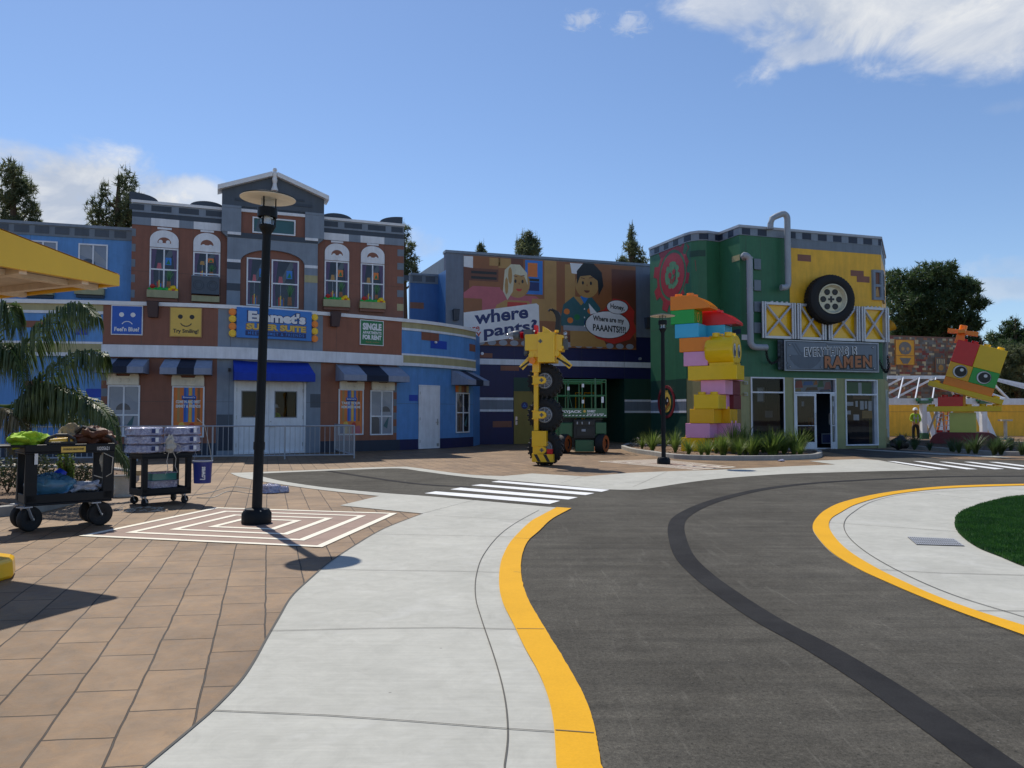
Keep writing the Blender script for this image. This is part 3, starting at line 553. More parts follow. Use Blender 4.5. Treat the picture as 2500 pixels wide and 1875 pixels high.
# ============================================================ BUILDING WITH THE BAND OF SHOP SIGNS (left)
LW = Wall([(-32, 23.6), (-24, 24.4), (-17, 25.5), (-13.8, 26.0), (-9.93, 27.0), (-7.11, 28.8), (-4.41, 30.8), (-3.24, 32.0), (-2.3, 33.4), (-1.75, 34.6)], sub=5)
UW = Wall([(-13.7, 27.5), (-4.41, 31.1)]); BW = Wall([(-32, 22.3), (-17.8, 26.7), (-13.75, 27.95)]); RB = Wall([(-4.9, 36.75), (-3.6, 37.2)])
LB = thing('corner_building', 'long two-storey mock brick building with blue wings, gabled centre and striped awnings', 'building', (-9, 30, 0))
shell = MB()
zc = 5.25
sD0, sD1 = LW.S(571, 1000), LW.S(746, 1000); zD = LW.hit(658, 926)[1]
def zx3(x, y): return (x*.2532, 700+y*.2532)
sA, sB, sC, sE, sF = LW.S(253, 850), LW.S(531.5, 850), LW.S(785, 850), LW.S(977, 850), LW.L
s_lo = 0
# base shell with a door opening
LW.panel(shell, (0, sD0, 0, 3.45), -.3, 0, 'blue'); LW.panel(shell, (sD1, sF, 0, 3.45), -.3, 0, 'blue'); LW.panel(shell, (sD0, sD1, zD, 3.45), -.3, 0, 'grey')
LW.panel(shell, (0, sF, 3.45, 5.12), -.3, .10, 'blue')
LW.panel(shell, (0, sF+.05, 5.12, zc), -.35, .20, 'coping')
# roof of lower storey
pts = [LW.P(k, 0, -.2) for k in LW.s]; poly = [(p.x, p.y) for p in pts]+[(-1.4, 37.0), (-4.6, 37.0), (-32, 30)]
shell.flat(poly, 5.08, 'grey_lo')
# right end return of the lower storey
e0 = LW.P(LW.L, 0, 0); shell.hexa([(e0.x-.3, e0.y, 0), (e0.x, e0.y, 0), (e0.x+.35, 37.6, 0), (e0.x-.3, 37.6, 0)], [(e0.x-.3, e0.y, 5.1), (e0.x, e0.y, 5.1), (e0.x+.35, 37.6, 5.1), (e0.x-.3, 37.6, 5.1)], 'blue')
o1 = .10
for a, b in ((0, sA), (sE, sF)):     # blue end sections of the upper band
    LW.panel(shell, (a, b, 4.89, 5.12), o1, .13, 'tan'); LW.panel(shell, (a, b, 4.80, 4.89), o1, .14, 'white')
    LW.panel(shell, (a, b, 3.79, 3.86), o1, .14, 'white'); LW.panel(shell, (a, b, 3.49, 3.79), o1, .13, 'tan'); LW.panel(shell, (a, b, 3.37, 3.49), o1, .15, 'white')
LW.panel(shell, (sA, sB, 3.70, 5.12), o1, .115, 'brown'); LW.panel(shell, (sB, sC, 3.70, 5.12), o1, .112, 'grey'); LW.panel(shell, (sC, sE, 3.70, 5.12), o1, .115, 'brown_hi')
LW.panel(shell, (sA, sE, 3.36, 3.77), o1, .24, 'white')
def seam(wall, mbb, s, z0, z1, o): wall.panel(mbb, (s-.004, s+.004, z0, z1), o, o+.0015, 'joint')
def hseam(wall, mbb, s0, s1, z, o): wall.panel(mbb, (s0, s1, z-.004, z+.004), o, o+.0015, 'joint')
for px in (347, 438): seam(LW, shell, LW.S(px), 3.78, 5.1, .116)
for px in (562, 761, 818, 880): seam(LW, shell, LW.S(px), 3.78, 5.1, .116)
# lower storey colours (o = 0..0.02)
s0b, s1b, s2b, s3b = LW.S(262, 960), LW.S(529, 960), LW.S(782, 1000), LW.S(960, 1000); sq = LW.S(247, 960); sq2 = LW.S(968, 1000)
LW.panel(shell, (s0b, s1b, .42, 3.36), 0, .012, 'brown'); LW.panel(shell, (s2b, s3b, .42, 3.36), 0, .012, 'brown_hi')
LW.panel(shell, (s1b, sD0, .0, 3.36), 0, .014, 'grey'); LW.panel(shell, (sD1, s2b, .0, 3.36), 0, .014, 'grey')
LW.panel(shell, (0, s1b, 0, .42), 0, .02, 'navy_base'); LW.panel(shell, (s2b, sE, 0, .42), 0, .02, 'navy_base'); LW.panel(shell, (sE, sF, 0, .42), 0, .02, 'navy')
for k in range(11):
    z = .42+k*.268
    LW.panel(shell, (sq, s0b, z, min(z+.268, 3.36)), 0, .013, 'brown' if k % 2 else 'grey_lo'); LW.panel(shell, (s3b, sq2, z, min(z+.268, 3.36)), 0, .013, 'grey_lo' if k % 2 else 'brown_hi')
for a, b, y0, y1, c in ((757, 782, 962, 995, 'slate_hi'), (529, 568, 1012, 1040, 'slate_hi'), (529, 568, 1040, 1100, 'navy_base')): LW.panel(shell, LW.rect(a, y0, b, y1), .014, .019, c)
for s_, e_ in ((s0b, s1b), (s1b, sD0), (sD1, s2b), (s2b, s3b), (sq2, sF)): hseam(LW, shell, s_, e_, 1.86, .021 if s_ == sD1 else .016)
for x0, y0, x1, y1, c, hi in ((45.6, 783.6, 114, 800, 'brown', 1), (187, 801, 217, 818, 'royal', 1), (210, 949, 247, 970, 'royal', 0), (1025, 813, 1067, 832, 'brown', 1), (1047, 832.2, 1086, 852, 'royal', 1), (1141, 841, 1155, 858, 'brown', 1), (998.5, 964, 1019.5, 979, 'royal', 0), (60, 930, 110, 950, 'brown', 0)):
    r = LW.rect(x0, y0, x1, y1); r = (r[0], min(r[1], sF), r[2], r[3]); LW.panel(shell, r, .1 if hi else 0, .112 if hi else .012, c)
# ---- upper red storey
H = 9.16
UW.panel(shell, (0, UW.L, 4.8, 9.02), -.3, 0, 'brown'); UW.panel(shell, (-.03, UW.L+.03, 9.06, H), -.35, .10, 'coping'); UW.panel(shell, (0, UW.L, 8.73, 9.06), -.25, .05, 'grey'); UW.panel(shell, (0, UW.L, 8.55, 8.73), -.25, .03, 'slate'); UW.panel(shell, (0, UW.L, 8.27, 8.55), -.25, .04, 'grey')
a = UW.P(0, 0); b = UW.P(UW.L, 0); shell.hexa([(a.x, a.y+.25, 4.8), (b.x, b.y+.1, 4.8), (b.x-2.2, b.y+6, 4.8), (a.x-2.2, a.y+6, 4.8)], [(a.x, a.y+.25, 8.9), (b.x, b.y+.1, 8.9), (b.x-2.2, b.y+6, 8.9), (a.x-2.2, a.y+6, 8.9)], 'grey_lo')
for x0, x1 in ((316, 352), (369.7, 419), (437, 486), (502.6, 542), (791, 825), (840.6, 883.6), (898, 941), (955, 983)):
    UW.panel(shell, (UW.S(x0, 515), UW.S(x1, 515), 8.80, 9.01), .05, .056, 'slate')
for x0, x1 in ((369, 437.6), (473, 539), (791, 851.5), (880, 938)): UW.panel(shell, (UW.S(x0, 550), UW.S(x1, 550), 8.27, 8.55), .04, .05, 'white')
for px, a0, a1 in ((316, 0, pi/2), (506, 0, pi), (822.5, 0, pi), (983, pi/2, pi)):
    c = UW.S(px, 490); r = .60 if a1-a0 > 2 else .95; ky = .37 if r < .7 else .30; n = 14
    pts = [(c, H)]*(0 if a1-a0 > 2 else 1)+[(c+cos(a0+(a1-a0)*k/n)*r, H-.02+sin(a0+(a1-a0)*k/n)*r*ky*(1.1 if r > .7 else 1)) for k in range(n+1)]
    UW.poly(shell, pts, -.35, .02, 'slate')
ql, qr = UW.S(330, 650), UW.S(970, 650)
for k in range(14):
    z = 8.12-k*.278
    if k % 2 == 0:
        UW.panel(shell, (0, ql, z-.278, z), 0, .012, 'grey_lo'); UW.panel(shell, (qr, UW.L, z-.278, z), 0, .012, 'tan' if k in (8,) else 'grey_lo')
for x0, x1 in ((315, 368), (437, 471), (538, 552), (777, 791), (852, 880), (938, 983)): hseam(UW, shell, UW.S(x0, 670), UW.S(x1, 670), UW.hit(650, 690)[1]+.15, .012)
for x in (367.5, 438, 471, 540, 791.5, 852, 879.5, 939): seam(UW, shell, UW.S(x, 600), 5, 8.27, .001)
# central tower with gable
TW = Wall([tuple(UW.P(UW.S(541.5, 520), 0, .28).xy), tuple(UW.P(UW.S(789, 520), 0, .28).xy)])
T = TW.L; c0, c1 = TW.S(589, 530), TW.S(745, 530)
TW.poly(shell, [(0, 9.22), (T, 9.22), (T, 9.86), (T/2, 10.52), (0, 9.86)], -.5, 0, 'slate_hi')
TW.panel(shell, (0, c0, 8.22, 9.22), -.5, .05, 'grey'); TW.panel(shell, (c1, T, 8.22, 9.22), -.5, .05, 'grey')
for a0, a1 in ((0, c0), (c1, T)): TW.panel(shell, (a0, a1, 9.12, 9.125), .05, .055, 'joint')
TW.panel(shell, (c0, c1, 8.22, 9.22), -.5, -.06, 'brown'); TW.panel(shell, (c0, c1, 9.02, 9.13), -.06, .03, 'white'); TW.panel(shell, (c0, c1, 9.13, 9.4), -.06, -.03, 'slate')
for k, (a_, b_, z0, z1) in enumerate(((.12, .38, 9.42, 9.52), (.62, .88, 9.42, 9.52), (.2, .34, 9.62, 9.70), (.66, .80, 9.62, 9.70))): TW.panel(shell, (T*a_, T*b_, z0, z1), 0, .02, 'slate')
g0, g1 = TW.S(555, 600), TW.S(776, 600)
TW.panel(shell, (g0, c0, 8.12, 8.22), -.5, .06, 'white'); TW.panel(shell, (c1, g1, 8.12, 8.22), -.5, .06, 'white'); TW.panel(shell, (c0, c1, 8.03, 8.22), -.5, .02, 'slate')
TW.panel(shell, (g0, c0, 8.03, 8.12), -.5, .015, 'slate'); TW.panel(shell, (c1, g1, 8.03, 8.12), -.5, .015, 'slate')
TW.poly(shell, [(0, 8.22), (g0, 8.22), (g0, 8.02)], -.5, .02, 'grey_lo'); TW.poly(shell, [(T, 8.22), (g1, 8.02), (g1, 8.22)], -.5, .02, 'grey_lo')
cm = (c0+c1)/2; hw = (c1-c0)/2; arch = [(cm+hw*cos(pi*k/20), 7.15+.50*sin(pi*k/20)) for k in range(21)]
TW.poly(shell, [(g0, 5.0), (c0, 5.0), (c0, 7.15)]+list(reversed(arch))[1:-1]+[(c1, 7.15), (c1, 5.0), (g1, 5.0), (g1, 8.03), (g0, 8.03)], -.5, 0, 'grey')
TW.panel(shell, (c0-.05, c1+.05, 5.0, 7.8), -.5, -.14, 'brown')
for (a_, b_), z0, z1, c in (((g0, c0), 7.09, 7.2, 'white'), ((g0, c0), 6.83, 7.09, 'slate'), ((g0, c0), 6.03, 6.3, 'slate'), ((c1, g1), 7.06, 7.17, 'white'), ((c1, g1), 6.5, 6.78, 'tan')): TW.panel(shell, (a_, b_, z0, z1), 0, .012, c)
# gable slabs and finial
for (a_, za, b_, zb) in ((-.16, 9.90, T/2-.09, 10.62), (T/2+.09, 10.62, T+.16, 9.90)): TW.poly(shell, [(a_, za-.17), (b_, zb-.17), (b_, zb), (a_, za)], -.6, .20, 'coping')
p = TW.P(T/2, 0, .12); shell.lathe([(0, 10.78), (.06, 10.76), (.09, 10.68), (.06, 10.62), (.10, 10.58), (.10, 10.50), (.08, 10.42), (.10, 10.30), (.07, 10.18), (.09, 10.05), (.13, 9.95), (.13, 9.9), (0, 9.9)], 14, 'coping', Matrix.Translation((p.x, p.y, 0)))
# ---- blue wing (left) and right wing
for Wx, mat_, hh in ((BW, 'blue', 8.22), (RB, 'blue_deep', 8.22)):
    Wx.panel(shell, (0, Wx.L, 3.0, hh-.03), -.3, 0, mat_); Wx.panel(shell, (0, Wx.L, hh-.10, hh), -.35, .08, 'grey'); Wx.panel(shell, (0, Wx.L, hh-.47, hh-.10), -.2, .03, 'grey_lo')
for x0, x1 in ((-45, -18), (-15, 21.5), (35, 72), (85.6, 121), (135, 170), (183, 218.5), (232, 267), (280, 309)): BW.panel(shell, (BW.S(x0, 560), BW.S(x1, 560), 7.83, 8.09), .03, .04, 'slate_hi')
for x0, x1 in ((985, 998), (1007, 1030), (1039, 1062)): RB.panel(shell, (RB.S(x0, 676), RB.S(x1, 676), 7.83, 8.09), .03, .04, 'slate_hi')
r = RB.rect(988, 738, 1034.6, 753); RB.panel(shell, (max(r[0], 0), r[1], r[2], r[3]), 0, .012, 'brown')
a = BW.P(0, 0); b = BW.P(BW.L, 0); shell.hexa([(a.x, a.y+.2, 5), (b.x, b.y+.2, 5), (b.x, 36, 5), (a.x, 36, 5)], [(a.x, a.y+.2, 8.0), (b.x, b.y+.2, 8.0), (b.x, 36, 8.0), (a.x, 36, 8.0)], 'grey_lo')
seam(BW, shell, BW.S(73, 620), 5, 7.75, .001); seam(BW, shell, BW.S(202, 620), 5, 7.75, .001)
# door panes show a dark room behind: room shell
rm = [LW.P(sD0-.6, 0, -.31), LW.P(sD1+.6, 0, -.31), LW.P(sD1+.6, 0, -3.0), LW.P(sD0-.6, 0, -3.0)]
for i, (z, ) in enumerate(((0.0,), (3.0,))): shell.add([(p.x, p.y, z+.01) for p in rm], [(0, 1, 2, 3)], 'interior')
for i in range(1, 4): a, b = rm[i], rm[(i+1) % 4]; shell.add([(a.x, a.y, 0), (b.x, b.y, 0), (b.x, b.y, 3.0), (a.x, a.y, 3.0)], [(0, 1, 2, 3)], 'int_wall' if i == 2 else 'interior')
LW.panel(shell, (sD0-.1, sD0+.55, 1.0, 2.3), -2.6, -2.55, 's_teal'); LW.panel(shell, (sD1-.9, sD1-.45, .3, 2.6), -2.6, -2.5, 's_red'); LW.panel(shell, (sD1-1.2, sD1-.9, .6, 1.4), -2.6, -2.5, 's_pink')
shell.build('wall', LB)
def window(parent, Wx, r, fw=.05, o=.04, v=(.5,), h=(.5,), pane='windark', mw=None, deco=None, base=0.):
    f = MB(); Wx.frame(f, r, fw, base, base+o, 'frame', v, h, mw); fo = f.build('window', parent)
    p = MB(); Wx.panel(p, (r[0]+fw*.5, r[1]-fw*.5, r[2]+fw*.5, r[3]-fw*.5), base-.01, base+.008, pane)
    if deco: deco(p, Wx, r, base+.008)
    p.build('pane', fo); return fo
rd = random.Random(11)
def deco_film(p, Wx, r, o):      # pale printed window film: a curtain sweep and a rounded cushion or lamp shape
    s0, s1, z0, z1 = r; w_ = s1-s0; h_ = z1-z0
    Wx.poly(p, [(s0+.04, z1-.04), (s0+w_*.34, z1-.04), (s1-.05, z0+h_*.62), (s1-.05, z0+h_*.5), (s0+.04, z0+h_*.75)], o, o+.003, 's_grey')
    n = 12; c = s0+w_*rd.uniform(.3, .7); q = rd.uniform(.18, .26)*w_
    Wx.poly(p, [(c+cos(pi*k/n)*q, z0+h_*.52+sin(pi*k/n)*q) for k in range(n+1)], o, o+.005, 'winshape')
    Wx.poly(p, [(s0+.04, z0+.04), (s0+w_*.42, z0+.04), (s0+w_*.40, z0+h_*.36), (s0+w_*.25, z0+h_*.45), (s0+.04, z0+h_*.40)], o, o+.004, 'winshape')
    Wx.poly(p, [(s0+w_*.58, z0+h_*.2), (s0+w_*.75, z0+h_*.14), (s0+w_*.83, z0+h_*.42), (s0+w_*.68, z0+h_*.30)], o, o+.006, 's_teal')
def deco_dark(p, Wx, r, o, pal=('s_teal', 's_navy', 's_brown2', 's_teal', 's_green', 's_grey', 's_brown2', 's_navy', 's_brown', 's_sky', 's_black', 's_black')):   # dark panes with dim coloured room clutter
    s0, s1, z0, z1 = r; w_ = s1-s0; h_ = z1-z0
    for k in range(20):
        cx = s0+w_*rd.uniform(.12, .88); cz = z0+h_*rd.uniform(.08, .9); a = w_*rd.uniform(.04, .16); b = h_*rd.uniform(.03, .14); n = 9; ph = rd.uniform(0, 6)
        pts = [(min(max(cx+cos(2*pi*i/n)*a*rd.uniform(.6, 1.2), s0+.03), s1-.03), min(max(cz+sin(2*pi*i/n)*b*rd.uniform(.6, 1.2), z0+.03), z1-.03)) for i in range(n)]
        Wx.poly(p, pts, o, o+.002+.0006*k, rd.choice(pal))
def deco_room(p, Wx, r, o):      # a generic furnished room: curtains, a plant, a lamp, books and a picture
    s0, s1, z0, z1 = r; w_ = s1-s0; h_ = z1-z0; q = lambda u, v: (s0+.04+(w_-.08)*u, z0+.04+(h_-.08)*v); k = rd.random()
    Wx.poly(p, [q(0, 0), q(.14, 0), q(.10, .4), q(.22, 1), q(0, 1)], o, o+.003, 's_purple'); Wx.poly(p, [q(1, 0), q(.88, 0), q(.92, .4), q(.80, 1), q(1, 1)], o, o+.003, 's_purple')
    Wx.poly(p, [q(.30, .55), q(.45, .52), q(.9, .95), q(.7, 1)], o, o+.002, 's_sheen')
    Wx.poly(p, [q(.60, .04), q(.78, .04), q(.76, .22), q(.62, .22)], o, o+.0035, 's_brown')
    for a in (-.9, -.5, -.15, .2, .55, .95): x_ = .69+a*.16; Wx.poly(p, [q(.67, .22), q(.71, .22), q(x_+.03, .44+.08*cos(a*2)), q(x_, .46+.08*cos(a*2))], o, o+.004, 's_leaf')
    Wx.poly(p, [q(.22, .50), q(.42, .50), q(.38, .66), q(.26, .66)], o, o+.0045, 's_tan' if k > .5 else 's_pink'); Wx.poly(p, [q(.31, .20), q(.33, .20), q(.33, .50), q(.31, .50)], o, o+.0047, 's_grey')
    for i in range(5): Wx.poly(p, [q(.18+.06*i, .02), q(.23+.06*i, .02), q(.23+.06*i, .16+.04*((i*7) % 3)), q(.18+.06*i, .16+.04*((i*7) % 3))], o, o+.005+.0003*i, ('s_teal', 's_red', 's_yellow', 's_sky', 's_brown')[i])
    Wx.poly(p, [q(.55, .62), q(.78, .62), q(.78, .80), q(.55, .80)], o, o+.0052, 's_orange' if k > .4 else 's_sky'); Wx.poly(p, [q(.58, .64), q(.75, .64), q(.68, .76)], o, o+.0056, 's_green')
def head_block(parent, Wx, r, o=.10):   # cream block with two studs over a window
    m_ = MB(); s0, s1, z0, z1 = r; w_ = s1-s0; zt = z1-(z1-z0)*.22
    Wx.poly(m_, [(s0, z0), (s1, z0), (s1, zt), (s1-.03, z1), (s0+w_*.74, z1), (s0+w_*.70, zt), (s0+w_*.30, zt), (s0+w_*.26, z1), (s0+.03, z1), (s0, zt)], 0, o, 'cream')
    for t in (.38, .64): c = (s0+w_*t, (z0+zt)/2); Wx.disc(m_, c, .068, o, o+.03, 'cream'); 
    m_.build('window_head', parent, bevel=.006)
for x0, y0, x1, y1 in ((263, 940.5, 342, 1066), (902.6, 953, 957.8, 1062)): window(LB, LW, LW.rect(x0, y0, x1, y1), deco=deco_film, pane='winfilm', base=.02, h=(.42,))
for x0, y0, x1, y1 in ((262.6, 912, 340.5, 939.5), (420, 917, 499, 942), (828, 929, 887, 951), (906, 930, 961, 952.5)): head_block(LB, LW, LW.rect(x0, y0, x1, y1))
rE = LW.rect(1111.5, 958.8, 1144, 1056.4); window(LB, LW, rE, deco=deco_film, pane='windark', base=.02)
mbb = MB(); r = LW.rect(1111, 942, 1143, 958)
for k, c in enumerate(('s_orange', 'tan', 's_brown', 's_brown2', 'tan')): LW.panel(mbb, (r[0]+(r[1]-r[0])*k/5, r[0]+(r[1]-r[0])*(k+1)/5, r[2], r[3]), .02, .03+.001*k, c)
mbb.build('window_head', LB)
# poster windows
def poster(Wx, r, lines, name, label, words=()):
    f = MB(); Wx.frame(f, r, .05, .02, .07, 'frame'); fo = f.build('window', LB)
    s0, s1, z0, z1 = r; w_ = s1-s0; h_ = z1-z0
    m_ = MB(); Wx.panel(m_, (s0+.045, s1-.045, z0+.045, z1-.045), .02, .030, 's_orange')
    for t0, t1, c in ((.16, .24, 's_tan'), (.36, .43, 's_blue'), (.43, .50, 's_sky'), (.52, .60, 's_yellow'), (.62, .70, 's_sky'), (.78, .86, 's_brown')): Wx.panel(m_, (s0+w_*t0, s0+w_*t1, z0+h_*.30, z1-.05), .030, .032, c)
    Wx.panel(m_, (s0+w_*.30, s0+w_*.74, z0+h_*.755, z0+h_*.815), .032, .036, 's_blue'); Wx.text(m_, "Emmet's", (s0+w_*.34, s0+w_*.70, z0+h_*.768, z0+h_*.802), .038, 's_white', .02)
    Wx.panel(m_, (s0+w_*.30, s0+w_*.74, z0+h_*.735, z0+h_*.755), .032, .036, 's_navy')
    for k, t in enumerate(lines): Wx.text(m_, t, (s0+w_*.12, s1-w_*.12, z0+h_*(.665-.085*k), z0+h_*(.725-.085*k)), .036, 's_white', .04)
    for t, hh, c in ((.14, .20, 's_navy'), (.30, .26, 's_yellow'), (.46, .18, 's_tan'), (.62, .24, 's_red'), (.80, .17, 's_pink')):
        Wx.poly(m_, [(s0+w_*(t-.09), z0+.06), (s0+w_*(t+.09), z0+.06), (s0+w_*(t+.09), z0+h_*hh), (s0+w_*(t+.04), z0+h_*(hh+.04)), (s0+w_*(t-.05), z0+h_*(hh+.03)), (s0+w_*(t-.09), z0+h_*hh)], .032, .034+.001*t, c)
    o = m_.build(name, None, loc=Wx.P((s0+s1)/2, z0, .03)); tag(o, label, 'poster')
poster(LW, LW.rect(420, 943, 499, 1068), ('COME IN AND MEET', 'EMMET & FRIENDS'), 'window_poster', 'orange striped poster reading come in and meet, behind the boxes on the cart')
poster(LW, LW.rect(825, 950, 886, 1062), ('TAKE YOUR', 'MEMORIES HOME'), 'window_poster', 'orange striped poster reading take your memories home, beside the fence end')
# double doors
zd1 = zD; sm = LW.S(657, 1000); fr = MB(); LW.frame(fr, (sD0, sD1, 0.01, zd1), .07, -.12, .03, 'frame'); fdo = fr.build('door_frame', LB)
def solid_leaf(Wx, a, b, z0, z1, pr, o=-.04, mat_='frame', hinge_left=True):
    m_ = MB(); p0, p1, q0, q1 = pr
    Wx.panel(m_, (a, p0, z0, z1), o-.05, o, mat_, True); Wx.panel(m_, (p1, b, z0, z1), o-.05, o, mat_, True); Wx.panel(m_, (p0, p1, z0, q0), o-.05, o, mat_, True); Wx.panel(m_, (p0, p1, q1, z1), o-.05, o, mat_, True)
    Wx.frame(m_, (p0-.02, p1+.02, q0-.02, q1+.02), .03, o, o+.012, 's_grey')
    d = m_.build('door', LB)
    g = MB(); Wx.panel(g, (p0, p1, q0, q1), o-.03, o-.02, 'glass'); g.build('pane', d)
    hh = MB()
    for t in (.12, .5, .88): c = a+.015 if hinge_left else b-.015; Wx.panel(hh, (c-.012, c+.012, z0+(z1-z0)*t-.07, z0+(z1-z0)*t+.07), o, o+.014, 'steel')
    hh.build('hinge', d); return d
prL = LW.rect(590.4, 955, 637, 1018.5); prR = LW.rect(672, 956, 725, 1019)
dl = solid_leaf(LW, sD0+.075, sm-.004, .02, zd1-.08, prL); dr = solid_leaf(LW, sm+.004, sD1-.075, .02, zd1-.08, prR, hinge_left=False)
hb = MB(); LW.panel(hb, (sm+.03, sm+.22, .98, 1.02), -.04, .03, 'steel'); LW.panel(hb, (sm+.05, sm+.09, 1.14, 1.18), -.04, -.02, 'steel'); hb.build('handle', dr)
# white single door
r = LW.rect(1020.8, 940.4, 1072, 1097); r = (r[0], r[1], .02, r[3]); f = MB(); LW.frame(f, r, .05, 0.02, .05, 'frame'); LW.panel(f, (r[0]+.055, r[1]-.055, .02, r[3]-.055), 0.02, .04, 'frame'); dd = f.build('door', LB)
h_ = MB(); LW.panel(h_, (r[1]-.17, r[1]-.11, .98, 1.24), .04, .055, 'steel'); LW.panel(h_, (r[1]-.26, r[1]-.12, 1.08, 1.11), .055, .09, 'steel'); LW.panel(h_, (r[1]-.18, r[1]-.05, .10, .22), .04, .05, 'steel')
for t in (.1, .45, .85): LW.panel(h_, (r[0]+.05, r[0]+.075, r[3]*t, r[3]*t+.12), .04, .06, 'steel')
h_.build('handle', dd)
# upper windows
def arch_win(x0, x1, ytop, yblk, ywin, ybot_planter=None, ywinb=None, bar=None, planter=None):
    s0, s1 = UW.S(x0, yblk), UW.S(x1, yblk); zb = UW.hit((x0+x1)/2, yblk)[1]; zt = UW.hit((x0+x1)/2, ytop)[1]; w_ = s1-s0; cm = (s0+s1)/2; n = 18
    zs = zt-w_/2*.78
    hd = MB(); UW.poly(hd, [(s0, zb), (s1, zb), (s1, zs)]+[(cm+w_/2*cos(pi*k/n), zs+(zt-zs)*sin(pi*k/n)) for k in range(1, n)]+[(s0, zs)], 0, .06, 'frame')
    zc_ = zs-.10; UW.poly(hd, [(cm+w_*.24*cos(pi*k/n), zc_+w_*.22*sin(pi*k/n)) for k in range(n+1)], .06, .062, 'brown')
    UW.panel(hd, (cm-w_*.25, cm+w_*.25, zt+.03, zt+.10), 0, .05, 'frame')
    for t in (-.13, .13): UW.disc(hd, (cm+w_*t, zb+.20), .07, .06, .075, 'frame')
    hd.build('window_head', LB)
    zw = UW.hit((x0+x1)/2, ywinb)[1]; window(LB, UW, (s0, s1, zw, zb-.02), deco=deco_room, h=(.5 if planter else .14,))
    return s0, s1, zw
def planter(s0, s1, z0, z1, lab):
    pb = MB(); UW.panel(pb, (s0-.06, s1+.02, z0, z1), 0, .25, 'tan'); UW.panel(pb, (s0-.04, s1, z0-.12, z0), 0, .14, 'brown')
    P_ = pb.build('planter', LB)
    fl = MB()
    for k in range(9):
        s_ = s0+(s1-s0)*(k+.5)/9; p_ = UW.P(s_, z1+.03, .14); fl.blob(p_, (.09, .07, .07+.03*(k % 2)), ('pl_green', 'pl_green', 's_red', 'pl_green', 'pl_green', 'pl_green', 'pl_yellow', 'pl_yellow', 'pl_green')[(k*4+1) % 9], seed=k)
    fl.blob(UW.P(s0+.12, z1+.13, .16), (.11, .09, .09), 's_red', seed=4); fl.blob(UW.P(s1-.15, z1+.12, .16), (.12, .09, .08), 'pl_yellow', seed=8); fl.build('flowers', P_, smooth=True)
for (x0, x1, yt, yb, wb, pz) in ((366, 436, 563, 605, 711, (711, 729)), (792.5, 852, 595, 636.7, 735, (733.7, 750.7)), (880.6, 938, 601.5, 643.6, 742, (739.5, 755))):
    s0, s1, zw = arch_win(x0, x1, yt, yb, yb, ywinb=wb, planter=True); xm = (x0+x1)/2; planter(s0, s1, UW.hit(xm, pz[1])[1], UW.hit(xm, pz[0])[1], '')
s0, s1, zw = arch_win(472, 538, 569.5, 615.5, 615.5, ywinb=678, planter=None)
ac = MB(); r = UW.rect(468, 678.5, 535.5, 720.5); UW.panel(ac, r, 0, .28, 'slate_hi'); UW.panel(ac, (r[0]-.01, r[1]+.01, r[3], r[3]+.03), 0, .30, 'grey')
for t in (.25, .75): c = (r[0]+(r[1]-r[0])*t, (r[2]+r[3])/2); UW.ring(ac, c, .16, .19, .28, .29, 'slate', 20); UW.ring(ac, c, .10, .12, .28, .29, 'slate', 20)
tag(ac.build('air_conditioner', None, loc=UW.P(r[0], r[2], 0)), 'dark boxed unit with two rings under an arched upper window', 'air conditioner')
lg = MB(); r = UW.rect(468, 724, 535.5, 738); UW.panel(lg, r, 0, .2, 'tan'); lg.build('ledge', LB)
# gable window and tall central windows
for (x0, y0, x1, y1, hh, vv) in ((602, 629, 659, 746, (.5,), ()), (663, 634.5, 730, 751, (.5,), ())):
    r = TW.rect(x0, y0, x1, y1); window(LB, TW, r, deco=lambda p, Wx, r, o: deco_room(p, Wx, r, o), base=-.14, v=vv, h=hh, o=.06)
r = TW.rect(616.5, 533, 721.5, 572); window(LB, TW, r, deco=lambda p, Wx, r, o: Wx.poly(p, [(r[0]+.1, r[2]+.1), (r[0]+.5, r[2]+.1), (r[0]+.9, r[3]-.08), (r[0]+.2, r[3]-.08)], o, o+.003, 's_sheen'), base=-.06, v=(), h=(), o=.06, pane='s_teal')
# blue wing windows
for (x0, y0, x1, y1) in ((191, 596, 263, 704), (68, 588, 140, 702)):
    r = BW.rect(x0, y0, x1, y1); window(LB, BW, r, deco=deco_film, pane='winfilm', h=(.35,))
    pb = MB(); q = BW.rect(x0-6, 705, x1-6, 721); BW.panel(pb, q, 0, .25, 'tan'); BW.panel(pb, (q[0]+.04, q[1]-.02, q[2]-.1, q[2]), 0, .15, 'slate'); pb.build('planter', LB)
# awnings
def awning(parent, s0, s1, zt, zf, zv, dep, cols):
    m_ = MB(); n = len(cols)
    for k, c in enumerate(cols):
        a = s0+(s1-s0)*k/n; b = s0+(s1-s0)*(k+1)/n
        q = [LW.P(a, zt, .02), LW.P(b, zt, .02), LW.P(b, zf, dep), LW.P(a, zf, dep), LW.P(a, zv, dep), LW.P(b, zv, dep)]
        m_.add(q, [(0, 1, 2, 3), (3, 2, 5, 4)], c)
    for a, c in ((s0, cols[0]), (s1, cols[-1])): m_.add([LW.P(a, zt, .02), LW.P(a, zf, dep), LW.P(a, zv, dep), LW.P(a, zv, .02)], [(0, 1, 2, 3)], c)
    q = [LW.P(s0, zv, .02), LW.P(s1, zv, .02), LW.P(s1, zv, dep), LW.P(s0, zv, dep)]; m_.add(q, [(0, 1, 2, 3)], 'black')
    m_.build('awning', parent)
L3 = ('awn_lt', 'awn_dk', 'awn_lt')
awning(LB, LW.S(250, 880), LW.S(365, 880), 3.33, 3.0, 2.79, .85, L3); awning(LB, LW.S(403, 880), LW.S(519, 880), 3.33, 2.98, 2.76, .85, L3)
